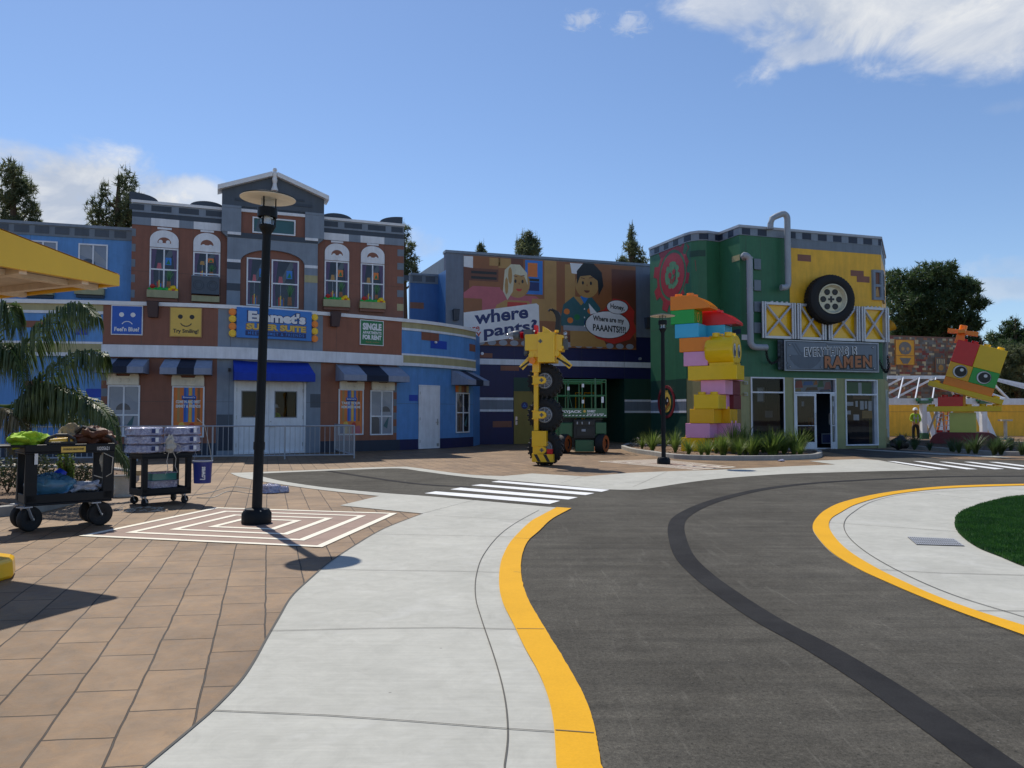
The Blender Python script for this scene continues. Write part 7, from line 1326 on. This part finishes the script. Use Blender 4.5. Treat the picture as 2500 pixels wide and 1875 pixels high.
for k in range(26):
    x, y = G(290+rw.uniform(0, 110), 1240+rw.uniform(0, 12)); a = rw.uniform(0, 3); m_.tube([(x, y, .006), (x+.07*cos(a), y+.07*sin(a), .02), (x+.12*cos(a+.6), y+.12*sin(a+.6), .006)], .004, 4, 'rope')
tag(m_.build('wire_scraps', None, loc=(*G(330, 1245), 0)), 'scatter of wire offcuts on the paving by the cart wheels', 'scraps', kind='stuff')
m_ = MB(); q = G(330, 1178); m_.box(q[0]-.13, q[0]+.10, q[1], q[1]+.1, .14, .25, 'woodlight'); tag(m_.build('wood_block', None, loc=(q[0], q[1], .14), bevel=.01), 'short pale timber block on the bed kerb between the carts', 'timber')
# ============================================================ PLANTS
def blade_clump(m_, x, y, z, n, h, spread, mat_, rnd, wd=.014, droop=.5):
    for k in range(n):
        a = rnd.uniform(0, 2*pi); L = h*rnd.uniform(.55, 1.1); lean = spread*rnd.uniform(.1, 1.0); b0 = (x+.05*cos(a)*rnd.random(), y+.05*sin(a)*rnd.random(), z); t0 = rnd.uniform(.6, 1.2)*wd; pr = Vector((-sin(a), cos(a), 0)); vs = []
        for j in range(5):
            t = j/4; rr_ = lean*t**1.5; zz__ = L*(t-droop*.45*lean/max(spread, .01)*t**3); p = Vector((b0[0]+cos(a)*rr_, b0[1]+sin(a)*rr_, z+zz__)); w_ = t0*(1-t**2*.95); vs += [p-pr*w_, p+pr*w_]
        m_.add(vs, [(2*j, 2*j+1, 2*j+3, 2*j+2) for j in range(4)], mat_)
rp = random.Random(21)
protos = []
for k in range(3):
    m_ = MB(); blade_clump(m_, 0, 0, 0, 120, .88, .62, 'strap_leaf', rp, wd=.013); o = m_.build('strap_leaf_plant', None, recalc=False); protos.append(o)
PL1 = 'strap-leaved green plant in the kerbed bed in front of the brick tower'
spots = [(1598, 1103, .95), (1650, 1104, .95), (1683, 1110, .85), (1722, 1113, 1), (1760, 1112, .8), (1795, 1108, 1.1), (1822, 1110, 1.1), (1846, 1104, 1.0), (1870, 1105, 1.0), (1893, 1110, 1.05), (1915, 1106, 1.0), (1938, 1110, .95), (1962, 1108, .9), (1630, 1097, .8), (1780, 1100, 1), (1905, 1100, .9), (1858, 1111, .8), (1578, 1096, .6), (1740, 1106, .95), (1775, 1112, .9), (1808, 1104, 1.1), (1830, 1112, .9), (1850, 1110, 1.1), (1868, 1112, 1.0), (1882, 1104, 1.15), (1900, 1112, .95), (1925, 1110, 1.0), (1948, 1106, 1.0), (1815, 1113, .8), (1700, 1113, .7), (1950, 1113, .8)]
for i, (px, py, s) in enumerate(spots):
    x, y = G(px, py, .09); src = protos[i % 3]
    o = src if i < 3 else src.copy()
    if i >= 3: COL.objects.link(o)
    s *= rp.uniform(.75, 1.25); o.location = (x+rp.uniform(-.15, .15), y+rp.uniform(-.1, .25), .08); o.rotation_euler = (0, 0, rp.uniform(0, 6)); o.scale = (s, s, s*rp.uniform(.8, 1.1)); tag(o, PL1, 'plant', 'strap-leaved plants in the bed before the brick tower')
m_ = MB(); 
for k in range(260):
    a = rp.uniform(0, 2*pi); r_ = rp.uniform(0, .42); x = r_*cos(a); y = r_*sin(a); z = rp.uniform(.05, .5)*(1-r_); q = .03; m_.add([(x, y, z), (x+rp.uniform(-q, q)*1.5, y+rp.uniform(-q, q), z+q), (x+rp.uniform(-q, q), y+q, z+rp.uniform(-q, q))], [(0, 1, 2)], 'shrub_leaf' if k % 6 else 's_white')
q = G(1562, 1092, .09); m_.v = [v+Vector((q[0], q[1], .05)) for v in m_.v]; tag(m_.build('flowering_shrub', None, loc=(q[0], q[1], .05), recalc=False), 'small dark shrub with white flowers at the left end of the tower bed', 'shrub')
# dark grasses of the right bed
proto = None
for i, (px, py, s) in enumerate([(2190, 1092, .7), (2215, 1095, .8), (2240, 1097, .85), (2268, 1100, .8), (2290, 1101, .9), (2312, 1103, .85), (2335, 1105, .9), (2358, 1106, .9), (2380, 1108, .95), (2402, 1109, 1.0), (2425, 1110, 1), (2448, 1112, 1.1), (2470, 1112, 1.1), (2492, 1112, 1.0), (2225, 1088, .8), (2460, 1100, 1.1)]):
    x, y = G(px, py, .1); 
    if proto is None: m_ = MB(); blade_clump(m_, 0, 0, 0, 130, .72, .60, 'dark_leaf', rp, wd=.013); proto = m_.build('grass_clump', None, recalc=False); o = proto
    else: o = proto.copy(); COL.objects.link(o)
    s *= rp.uniform(.6, 1.25); o.location = (x+rp.uniform(-.3, .3), y+rp.uniform(0, .6), .1); o.rotation_euler = (0, 0, rp.uniform(0, 6)); o.scale = (s, s, s*.95); tag(o, 'dark grassy clump in the bed around the tilted brick head', 'plant', 'dark grass clumps around the tilted brick head')
# shrubs behind the near cart
def leafy(name, px, py, r, h, n, mat_, lab, upright=False, mats=None):
    x, y = G(px, py, .1); m_ = MB()
    for k in range(5): a = rp.uniform(0, 6); m_.tube([(x, y, .08), (x+r*.3*cos(a), y+r*.3*sin(a), h*.5), (x+r*.6*cos(a), y+r*.6*sin(a), h*.85)], [.012, .008, .004], 5, 'bark')
    for k in range(n):
        a = rp.uniform(0, 2*pi); rr_ = r*sqrt(rp.random()); z = h*rp.uniform(.12, 1)*(1-.4*(rr_/r)**2)
        if upright: a = (k % 9)*2*pi/9; rr_ = r*.55*((k % 9) % 3+.5)/2.5+rp.uniform(-.03, .03); z = h*rp.uniform(.05, 1)*(.6+.4*((k % 9) % 2))
        p = Vector((x+rr_*cos(a), y+rr_*sin(a), .1+z)); d = Vector((rp.uniform(-1, 1), rp.uniform(-1, 1), rp.uniform(-.2, 1))).normalized()*(.045 if not upright else .05); e = d.cross(Vector((rp.uniform(-1, 1), rp.uniform(-1, 1), rp.uniform(-1, 1)))).normalized()*.016; m_.add([p-e, p+e, p+d+e*.3, p+d-e*.3], [(0, 1, 2, 3)], mat_)
    tag(m_.build(name, None, loc=(x, y, .08), recalc=False), lab, 'shrub')
leafy('shrub', 88, 1178, .30, .62, 900, 'shrub_leaf', 'dark-leaved small shrub seen between the shelves of the large cart'); leafy('shrub', 162, 1190, .22, .70, 1500, 'strap_leaf', 'upright bright green shrub seen through the right half of the large cart', True); leafy('shrub', 203, 1180, .22, .42, 500, 'shrub_leaf', 'low reddish shrub right of the upright green shrub'); leafy('shrub', 18, 1200, .35, .6, 900, 'shrub_leaf', 'dark shrub at the left frame edge behind the cart wheels')
# palm
D0 = 13.2
def PAL(px, py, d): return AT(px, py, d)
base = AT(-75, 1215, 13.0); palm = thing('palm_tree', 'palm with long arching fronds at the left edge behind the carts', 'palm', (base.x, base.y, 0))
crown = AT(-10, 985, 13.0)
m_ = MB(); m_.tube([(base.x, base.y, 0), (base.x+.05, base.y, .6), (crown.x, crown.y, crown.z-.1)], [.30, .22, .16], 14, 'bark')
for k in range(26): a = rp.uniform(0, 2*pi); m_.tube([(base.x+.2*cos(a), base.y+.2*sin(a), .2+k*.05), (base.x+.27*cos(a), base.y+.27*sin(a), .5+k*.05)], [.04, .015], 5, 'dry_leaf')
m_.build('trunk', palm)
def frond(pts, d0, d1, leaf, lab=None, hang=1.0, mat_='palm_leaf', back=0):
    n = len(pts); P_ = [tuple(AT(p[0], p[1], d0+(d1-d0)*i/(n-1))) for i, p in enumerate(pts)]; P_ = crv(P_, 12); m_ = MB(); N_ = len(P_)
    m_.tube(P_, [.022*(1-.8*i/N_)+.003 for i in range(N_)], 6, 'dry_leaf' if mat_ != 'palm_leaf' else 'strap_leaf')
    T_ = [(Vector(P_[min(i+1, N_-1)])-Vector(P_[max(i-1, 0)])).normalized() for i in range(N_)]
    tot_ = sum((Vector(a)-Vector(b)).length for a, b in zip(P_, P_[1:])); cnt = int(tot_/.022)
    for k in range(cnt):
        t = .18+.82*k/cnt; f = t*(N_-1); i = min(int(f), N_-2); p = Vector(P_[i]).lerp(Vector(P_[i+1]), f-i); tn = T_[i]
        for s_ in (-1, 1):
            side = tn.cross(Vector((0, 0, 1))).normalized()*s_; L = leaf*sin(pi*min(1, .12+.83*t))**.6*rp.uniform(.8, 1.1)
            d1_ = (side*rp.uniform(.30, .55)+tn*.5+Vector((0, 0, rp.uniform(-.25, .10)))).normalized(); q1 = p+d1_*L*.3; q2 = q1+(d1_*.30+Vector((0, 0, -1*hang))).normalized()*L*.4; q3 = q2+(d1_*.10+tn*rp.uniform(-.1, .25)+Vector((rp.uniform(-.1, .1), 0, -1*hang))).normalized()*L*.4
            w_ = .0145; e = tn*w_; m_.add([p-e*.5, p+e*.5, q1+e, q1-e, q2+e*.8, q2-e*.8, q3], [(0, 1, 2, 3), (3, 2, 4, 5), (5, 4, 6)], mat_)
    m_.build('frond', palm, recalc=False)
frond([(-30, 985), (0, 890), (60, 840), (125, 775), (195, 742), (238, 772)], 13.0, 12.2, .74)
frond([(-10, 990), (40, 985), (95, 930), (165, 870), (225, 856), (256, 868)], 13.0, 12.0, .72)
frond([(-10, 1000), (40, 990), (95, 948), (150, 944), (215, 975), (262, 1010), (286, 1075)], 13.0, 11.9, .75)
frond([(-10, 1010), (30, 1010), (80, 975), (150, 962), (225, 985), (270, 1060)], 13.0, 12.6, .65)
frond([(-10, 1010), (60, 1000), (150, 1010), (250, 1060), (300, 1110), (325, 1160)], 13.0, 12.6, .40)
frond([(-10, 980), (-20, 880), (-10, 780), (20, 745), (40, 800)], 13.0, 12.5, .75); frond([(-10, 985), (-40, 930), (-30, 870), (5, 840), (45, 880), (60, 950)], 13.0, 12.3, .7); frond([(-15, 980), (-60, 880), (-110, 800), (-200, 760), (-280, 800)], 13, 13.4, .8); frond([(-15, 985), (-90, 930), (-190, 920), (-280, 990)], 13, 12.6, .7)
frond([(-10, 1000), (20, 1000), (50, 1020), (70, 1070)], 13.0, 12.3, .5, mat_='dry_leaf');  frond([(-10, 1000), (20, 1010), (30, 1060), (28, 1110)], 13.0, 12.6, .4, mat_='dry_leaf')

# ============================================================ TREES
rt = random.Random(99)
def tuft(m_, p, s, mat_, n=9, up=.4):
    vs = []; fs = []
    for k in range(n):
        d = Vector((rt.gauss(0, 1), rt.gauss(0, 1), rt.gauss(0, 1)+up)).normalized()*s*rt.uniform(.6, 1.2); e = d.cross(Vector((rt.gauss(0, 1), rt.gauss(0, 1), rt.gauss(0, 1)))).normalized()*s*.10; b = len(vs)
        vs += [p-e, p+e, p+d]; fs.append((b, b+1, b+2))
    m_.add(vs, fs, mat_)
def tree_at(name, lab, px, ptop, pbot_vis, wpx, Dd, blobs, dens, mat_='pine_leaf', ts=.35, candles=0):
    # blobs: list of (u, v, ru, rv) in crown units: u in -1..1 (half width), v in 0..1 (0 lowest visible, 1 top)
    top = AT(px, ptop, Dd); bot = AT(px, pbot_vis, Dd); hw = wpx/2/1879*Dd; hh = top.z-bot.z
    t = thing(name, lab, 'tree', (top.x, Dd, 0)); tr_ = MB(); cr = MB()
    tr_.tube([(top.x, Dd, 0), (top.x+.1, Dd, bot.z*.6), (top.x, Dd, bot.z+hh*.5), (top.x, Dd, bot.z+hh*.93)], [.34, .28, .16, .04], 10, 'bark')
    for (u, v, ru, rv) in blobs:
        c = Vector((top.x+u*hw, Dd+rt.uniform(-.6, .6)*hw*ru*1.5, bot.z+v*hh)); s0_ = Vector((top.x, Dd, max(bot.z-1, c.z-abs(u)*hw*.9-.3))); tr_.tube([s0_, s0_.lerp(c, .5)+Vector((0, 0, -.15)), c], [.09, .06, .02], 5, 'bark')
        rx, rz_ = ru*hw, rv*hh; vol = rx*rx*rz_*4; n = int(dens*max(.3, (rx*rx*2+rx*rz_*4)))
        for k in range(n):
            d = Vector((rt.gauss(0, 1), rt.gauss(0, 1), rt.gauss(0, 1))).normalized(); q = rt.random()**.35; nz_ = 1+.35*noise.noise(d*2.2+c)
            p = c+Vector((d.x*rx, d.y*rx, d.z*rz_))*q*nz_; tuft(cr, p, ts, mat_)
        for k in range(candles):
            a = rt.uniform(-1, 1); p = c+Vector((a*rx*.9, rt.uniform(-1, 1)*rx*.6, rz_*sqrt(max(0, 1-a*a))*.85)); L = rt.uniform(.4, .9)*ts*2.6
            for j in range(10): tuft(cr, p+Vector((0, 0, L*j/10)), ts*.30*(1.1-j/14), mat_, 6, .9)
    tr_.build('trunk', t); cr.build('crown', t, recalc=False); return t
tree_at('pine_tree', 'open-crowned pine at the far left above the blue roof', 35, 394, 560, 120, 50, [(-.1, .80, .45, .20), (.15, .62, .50, .18), (-.2, .45, .50, .18), (.62, .30, .38, .12), (-.3, .22, .5, .14), (.85, .12, .25, .08), (.2, .08, .45, .10)], 42, candles=9)
tree_at('pine_tree', 'pine with upright candles behind the blue wing and red storey', 290, 415, 575, 165, 46, [(.25, .78, .28, .22), (.05, .45, .50, .22), (-.55, .35, .32, .22), (-.75, .12, .25, .14), (-.2, .18, .45, .20), (.55, .40, .35, .25), (-.35, .62, .16, .18), (.75, .25, .3, .2), (.3, .15, .5, .2)], 40, candles=9, ts=.30)
tree_at('pine_tree', 'narrow pine beside the right end of the red storey', 985, 545, 690, 85, 50, [(.05, .80, .42, .16), (.25, .60, .45, .12), (-.3, .5, .5, .2), (.45, .35, .45, .14), (.1, .15, .8, .15), (.65, .10, .4, .10)], 44, candles=4, ts=.3)
tree_at('pine_tree', 'tiny pine top peeking over the roof left of the billboard', 1072, 640, 690, 60, 48, [(0, .5, .7, .35), (.5, .2, .4, .2)], 70, ts=.28, candles=2)
tree_at('pine_tree', 'small pine tip above the left part of the billboard wall', 1175, 591, 640, 30, 50, [(0, .5, .8, .40)], 110, ts=.25, candles=3)
tree_at('pine_tree', 'bushy spiky pine above the middle of the billboard wall', 1288, 562, 640, 66, 50, [(0, .60, .55, .32), (-.6, .45, .35, .25), (.6, .5, .35, .28), (0, .2, .9, .3)], 80, ts=.28, candles=7)
tree_at('pine_tree', 'conical pine above the right end of the billboard wall', 1541, 548, 655, 84, 50, [(0, .85, .14, .16), (0, .65, .28, .16), (-.1, .45, .48, .15), (.2, .35, .55, .14), (-.5, .15, .4, .14), (.6, .15, .45, .14), (0, .1, .8, .15)], 60, ts=.25, candles=8)
tree_at('broad_tree', 'huge dark rounded evergreen right of the green building', 2275, 638, 850, 235, 64, [(-.55, .74, .42, .20), (-.15, .80, .42, .18), (.25, .86, .20, .13), (.45, .62, .38, .20), (.75, .70, .25, .12), (.85, .50, .22, .08), (-.6, .40, .45, .28), (-.1, .45, .50, .30), (.40, .32, .40, .18), (.75, .28, .28, .10), (-.4, .1, .6, .2), (.2, .08, .5, .2), (.7, .05, .3, .12)], 32, 'dark_leaf', .44)
tree_at('pine_tree', 'dark layered pine at the right frame edge', 2478, 768, 900, 150, 66, [(.0, .78, .30, .16), (-.35, .55, .40, .15), (.3, .6, .5, .15), (-.6, .3, .4, .2), (.1, .3, .6, .2), (.8, .4, .5, .3), (0, .05, .9, .15)], 34, 'dark_leaf', .42, 2)
tree_at('round_tree', 'small dark tree between the mosaic wall and the brick head', 2395, 815, 960, 120, 62, [(-.2, .75, .5, .2), (.3, .55, .6, .22), (-.5, .35, .5, .25), (.2, .15, .8, .25)], 38, 'dark_leaf', .4)
tree_at('round_tree', 'rounded olive tree behind the right side of the brick head', 2480, 835, 990, 150, 56, [(-.4, .75, .5, .2), (.3, .80, .6, .2), (-.5, .45, .5, .25), (.3, .45, .7, .25), (0, .15, .95, .22)], 40, 'pine_leaf', .36)
# hedge
m_ = MB(); hx_ = AT(2300, 1000, 58)
for k in range(7000):
    x = rt.uniform(33, 60); z = rt.uniform(0, 4.1+.5*noise.noise(Vector((x*.6, 0, 0)))); y = 61+rt.uniform(-.8, .8); tuft(m_, Vector((x, y, z)), .28, 'dark_leaf', 6)
tag(m_.build('hedge', None, loc=(40, 61, 0), recalc=False), 'long dark hedge behind the orange wall at the right', 'hedge')

# ============================================================ RIGHT BACKGROUND
OW = Wall([(20, 51.0), (70, 53.0)]); m_ = MB(); OW.panel(m_, (0, OW.L, 0, 2.35), -.3, 0, 'wyellow'); OW.panel(m_, (0, OW.L, 2.35, 2.5), -.35, .05, 'white')
OW.panel(m_, (0, OW.L, 1.6, 1.62), 0, .004, 's_brown')
for k in range(40): a = 3+k*.75; 
for a in [1.0+.62*k for k in range(5)]+[21.5+.62*k for k in range(14)]: OW.poly(m_, [(a, .25), (a+.30, .25), (a+.46, .95), (a+.16, .95)], 0, .01, 'orange_red')
tag(m_.build('boundary_wall', None, loc=(20, 52.5, 0)), 'low orange-yellow wall with slanted orange stripes at the far right', 'wall')
MW = Wall([(AT(2165, 900, 56).x, 56), (AT(2352, 900, 58).x, 58.0)]); z0, z1 = MW.hit(2250, 965)[1], MW.hit(2250, 821)[1]
m_ = MB(); MW.panel(m_, (0, MW.L, 0, z1), -.4, 0, 's_brown2'); rm_ = random.Random(4); cw = .16
D('mz1', (.12, .10, .085)); D('mz2', (.22, .04, .03)); D('mz3', (.50, .42, .26)); D('mz4', (.20, .10, .05)); D('mz5', (.34, .12, .05)); D('mz6', (.17, .16, .15))
ny = int((z1-2.0)/cw); nx = int(MW.L/cw)
for j in range(ny):
    i = 0
    while i < nx:
        ln = rm_.choice((1, 1, 2, 3)); nv = noise.noise(Vector((i*.12, j*.15, 3))); c = rm_.choices(('mz1', 'mz2', 'mz3', 'mz4', 'mz5', 'mz6'), (5, 2, 1.5+3*max(0, nv), 3, 1.2, 4))[0]; MW.panel(m_, (i*cw, min((i+ln)*cw, MW.L), 2.0+j*cw, 2.0+(j+1)*cw), 0, .01+.004*rm_.randint(0, 4), c); i += ln
tag(m_.build('mosaic_wall', None, loc=MW.P(0, 0)), 'brown, red and cream pixel mosaic wall behind the white frame roof', 'wall')
def mposter(x0, y0, x1, y1, kind, lab):
    r = MW.rect(x0, y0, x1, y1); m_ = MB(); s0, s1, z0, z1 = r; w_, h_ = s1-s0, z1-z0; MW.panel(m_, r, .0, .08, 'orange' if kind else 'mz6'); MW.frame(m_, r, .05, .08, .10, 's_brown')
    if kind:
        cx, cz_ = s0+w_*.5, z0+h_*.66; MW.disc(m_, (cx, cz_), w_*.32, .08, .11, 'mz6', 16, .85); MW.panel(m_, (cx-w_*.2, cx+w_*.2, cz_-h_*.22, cz_-h_*.1), .08, .115, 'mz6')
        for s_ in (-1, 1): MW.disc(m_, (cx+s_*w_*.13, cz_-.05), w_*.08, .11, .12, 's_tan', 10)
        MW.poly(m_, [(cx-.05, cz_-.28), (cx+.05, cz_-.28), (cx, cz_-.15)], .115, .125, 's_tan'); MW.poly(m_, [(cx-w_*.3, z0+h_*.28), (cx+w_*.3, z0+h_*.28), (cx+w_*.12, z0+h_*.06), (cx-w_*.12, z0+h_*.06)], .08, .11, 'mz6'); MW.panel(m_, (s0, s1, z0+h_*.36, z0+h_*.38), .08, .105, 's_brown')
    else:
        MW.disc(m_, (s0+w_*.5, z0+h_*.35), w_*.22, .08, .11, 's_tan', 12)
        for t in (.2, .4, .6, .8): MW.panel(m_, (s0+w_*t-.05, s0+w_*t+.05, z0+h_*.6, z0+h_*.9), .08, .11, 'mz3')
    tag(m_.build('wall_poster', None, loc=MW.P(s0, z0, 0)), lab, 'poster')
mposter(2184, 829, 2231, 892, 1, 'orange panel with a grey skull on the mosaic wall'); mposter(2281, 873, 2308, 911, 0, 'grey poster with pale markings on the mosaic wall')
# white frame roof (open pavilion)
pv = thing('pavilion_frame', 'open white timber pavilion frame without roofing at the far right', 'pavilion', (30, 45, 0))
ys0, ys1 = 45.0, 50.0; zb_ = AT(2300, 978, 45).z; ztop = AT(2300, 921, 47.5).z; xa, xb = AT(2168, 980, 45).x, 38.0; xm0, xm1 = xa+1.5, xb-5
m_ = MB(); 
for y in (ys0, ys1): m_.box(xa, xb, y-.06, y+.06, zb_-.18, zb_+.12, 'frame')
for x in (xa, xb): m_.box(x-.06, x+.06, ys0+.06, ys1-.06, zb_-.18, zb_+.12, 'frame')
m_.build('eaves_beam', pv)
m_ = MB(); zr_ = ztop; xr0, xr1 = xa+.2, AT(2310, 930, 47.5).x
m_.bar((xr0, 47.5, zr_), (xr1, 47.5, zr_), .12, .2, 'frame')
k = 0
while xr0+k*1.0 <= xr1:
    x = xr0+k*1.0
    for y in (ys0, ys1): m_.bar((x, 47.5, zr_), (x-1.6, y, zb_+.1), .06, .12, 'frame')
    k += 1
for y in (ys0, ys1): m_.bar((xr1, 47.5, zr_), (xr1+2.0, y, zb_+.1), .08, .14, 'frame')
xr2 = AT(2425, 940, 47.5).x; m_.bar((xr2-1.5, 47.5, zr_), (xr2-.4, 47.5, zr_), .12, .2, 'frame')
for dx_, y in ((2.6, ys0), (4.4, ys0), (2.6, ys1), (5.5, 47.5)): m_.bar((xr2-.4, 47.5, zr_), (xr2+dx_, y, zb_+.1), .09, .16, 'frame')
m_.build('rafters', pv)
for px in (2254, 2400, 2560):
    x = AT(px, 1000, 45).x; m_ = MB(); m_.box(x-.15, x+.15, 44.85, 45.15, 0, zb_-.18, 'frame'); po = m_.build('post', pv, bevel=.01)
    m_ = MB(); m_.box(x-.35, x+.35, 44.7, 45.3, zb_-.18, zb_+.0, 'lift'); m_.box(x-.45, x-.30, 44.7, 45.3, zb_-.05, zb_+.15, 'lift'); m_.box(x+.30, x+.45, 44.7, 45.3, zb_-.05, zb_+.15, 'lift'); m_.box(x-.2, x+.2, 44.78, 45.22, 0, .35, 'lift'); m_.build('post_bracket', po)
# leaning panels and ladders
for i, (px, w__, ln, lab) in enumerate(((2267, .5, .35, 'leftmost white panel leaning under the pavilion frame'), (2290, .5, .30, 'white panel leaning left of the ladders'), (2300, .45, -.4, 'white panel leaning to the left behind the ladders'), (2392, .5, .4, 'white panel leaning right of the lime brick post'), (2412, .5, .6, 'outermost white panel leaning at the right pavilion post'))):
    x = AT(px, 1040, 46).x; m_ = MB(); m_.hexa([(x, 45.6, 0), (x+.3, 45.6, 0), (x+.3, 45.68, 0), (x, 45.68, 0)], [(x-ln, 46, 2.0), (x-ln+.3, 46, 2.0), (x-ln+.3, 46.08, 2.0), (x-ln, 46.08, 2.0)], 'frame'); tag(m_.build('leaning_board', None, loc=(x, 45.6, 0)), lab, 'board')
def ladder(px, ht, c, lab, lean=.25):
    x = AT(px, 1060, 44.5).x; m_ = MB()
    for s_ in (-1, 1):
        for y0, sg in ((43.9, 1), (44.9, -1)): m_.bar((x+s_*.30, y0, 0), (x+s_*.16+lean, 44.4, ht), .05, .09, c)
    for k in range(1, 7): t = k/7; m_.bar((x-.29*(1-t)-.14*t+lean*t, 43.9+.5*t-.02, ht*t), (x+.29*(1-t)+.14*t+lean*t, 43.9+.5*t-.02, ht*t), .07, .05, 'galv')
    tag(m_.build('stepladder', None, loc=(x, 44.4, 0)), lab, 'stepladder')
ladder(2282, 1.75, 'galv', 'silver stepladder standing left of the lime brick post', .3); ladder(2304, 1.9, 's_orange', 'orange-sided stepladder beside the lime brick post', .1)
x = AT(2455, 1060, 44).x; m_ = MB(); m_.cyl((x, 44, 0), (x, 44, 1.05), .09, n=12, m='rope'); m_.box(x-.3, x+.3, 43.8, 44.2, 1.05, 1.14, 'rope'); m_.box(x-.3, x+.3, 43.8, 44.2, 0, .08, 'rope'); tag(m_.build('pedestal', None, loc=(x, 44, 0)), 'pale pedestal stand at the far right near the striped wall', 'pedestal')
# ============================================================ PEOPLE
def skin_body(name, joints, edges, radii, mat_, parent, loc, root=0):
    me = bpy.data.meshes.new(name); me.from_pydata([Vector(j) for j in joints], edges, []); me.materials.append(M[mat_])
    o = bpy.data.objects.new(name, me); COL.objects.link(o); o.parent = parent
    sk = o.modifiers.new('skin', 'SKIN'); sv_ = me.skin_vertices[0].data
    for i, r in enumerate(radii): sv_[i].radius = r if isinstance(r, tuple) else (r, r)
    for i in range(len(joints)): sv_[i].use_root = (i == root)
    s = o.modifiers.new('sub', 'SUBSURF'); s.levels = s.render_levels = 2; return o
def person(loc, rz, lab, ht=1.75, name='person'):
    t = thing(name, lab, 'person', loc); t.rotation_euler = (0, 0, rz); k = ht/1.75
    J = [(0, 0, .95), (0, 0, 1.12), (0, 0, 1.34), (0, 0, 1.46), (0, -.01, 1.53), (0, -.02, 1.62), (0, -.015, 1.72),
         (-.19, 0, 1.42), (-.25, .02, 1.15), (-.16, -.16, 1.02), (.19, 0, 1.42), (.25, .02, 1.15), (.16, -.16, 1.02),
         (-.10, 0, .90), (-.12, -.01, .50), (-.12, .02, .09), (-.14, -.14, .04), (.10, 0, .90), (.13, .01, .50), (.14, .04, .09), (.16, -.12, .04),
         (-.10, -.20, .99), (-.06, -.24, .98), (.10, -.20, .99), (.06, -.24, .98)]
    E = [(0, 1), (1, 2), (2, 3), (3, 4), (4, 5), (5, 6), (3, 7), (7, 8), (8, 9), (3, 10), (10, 11), (11, 12), (0, 13), (13, 14), (14, 15), (15, 16), (0, 17), (17, 18), (18, 19), (19, 20), (9, 21), (21, 22), (12, 23), (23, 24)]
    Rr = [(.14, .10), (.13, .10), (.16, .11), (.08, .07), .055, (.075, .09), (.07, .085), .055, .042, .032, .055, .042, .032, .08, .055, .042, (.045, .03), .08, .055, .042, (.045, .03), (.035, .02), (.02, .014), (.035, .02), (.02, .014)]
    J = [tuple(c*k for c in j) for j in J]
    skin_body('body', J, E, Rr, 'skin', t, loc)
    Js = [J[i] for i in (0, 1, 2, 3, 7, 8, 9, 10, 11, 12)]; Js[0] = (0, 0, .90*k); Js[6] = tuple(Vector(J[8]).lerp(Vector(J[9]), .85)); Js[9] = tuple(Vector(J[11]).lerp(Vector(J[12]), .85))
    skin_body('shirt', Js, [(0, 1), (1, 2), (2, 3), (3, 4), (4, 5), (5, 6), (3, 7), (7, 8), (8, 9)], [(.175, .13), (.165, .13), (.19, .14), (.10, .09), .075, .06, .05, .075, .06, .05], 'hiyellow', t, loc)
    Jt = [(0, 0, .98*k), (0, 0, .88*k), (-.10, 0, .84*k), J[14], (-.12, .02, .12*k), (.10, 0, .84*k), J[18], (.14, .04, .12*k)]
    skin_body('trousers', Jt, [(0, 1), (1, 2), (2, 3), (3, 4), (1, 5), (5, 6), (6, 7)], [(.16, .12), (.16, .125), .105, .085, .07, .105, .085, .07], 'trousers', t, loc)
    for s_, x, y in ((0, -.13, -.05), (1, .15, -.03)): m_ = MB(); m_.blob((x*k, y, .05), (.055, .14, .055), 'boot', 12, 8, .02); loc_build(m_, 'boot', t, smooth=True)
    m_ = MB(); X = Matrix.Translation((0, -.015*k, 1.70*k)); m_.lathe([(.175, -.005), (.125, .01), (.12, .05), (.10, .10), (.06, .13), (0, .14)], 20, 'helmet', X); m_.box(-.07, .07, -.2, -.12, 1.695*k, 1.71*k, 'helmet'); loc_build(m_, 'helmet', t, smooth=True)
    m_ = MB(); f = 1.62*k
    for x in (-.032, .032): m_.blob((x, -.108*k, f+.015), (.012, .008, .008), 's_black', 8, 6, 0)
    m_.blob((0, -.115*k, f-.02), (.013, .02, .02), 'skin', 8, 6, 0); m_.box(-.025, .025, -.108*k, -.10*k, f-.062, f-.054, 's_red')
    for x in (-.085, .085): m_.blob((x, 0, f), (.012, .02, .03), 'skin', 8, 6, 0)
    loc_build(m_, 'face', t); 
    m_ = MB(); m_.bar((-.15, -.16, 1.25*k), (.15, -.16, 1.25*k), .02, .05, 'galv'); 
    for x in (-.09, .09): m_.bar((x, -.165, 1.0*k), (x, -.16, 1.42*k), .05, .01, 's_grey')
    loc_build(m_, 'reflective_strip', t); return t
pw = G(2236, 1075); person((pw[0], pw[1], 0), R(-15), 'worker in lime shirt, dark trousers and white helmet by the pavilion post', 1.72)
c = LW.P(LW.hit(684, 1000)[0], 0, -.65); person((c.x, c.y, 0), R(160), 'worker in lime vest and white helmet seen through the right door window', 1.72)
# small litter by the bed kerb
x, y = G(1908, 1127); m_ = MB(); m_.blob((x, y, .03), (.10, .07, .035), 'plastic_wrap', 12, 8, .3, 5); tag(m_.build('litter', None, loc=(x, y, 0), smooth=True), 'crumpled clear plastic on the paving by the tower bed kerb', 'litter')
x, y = G(2196, 1092, .1); m_ = MB(); m_.blob((x, y, .28), (.32, .25, .25), 's_black', 14, 8, .25, 8); tag(m_.build('rubbish_bag', None, loc=(x, y, .05), smooth=True), 'black bag lying in the bed at the green building corner', 'bag')
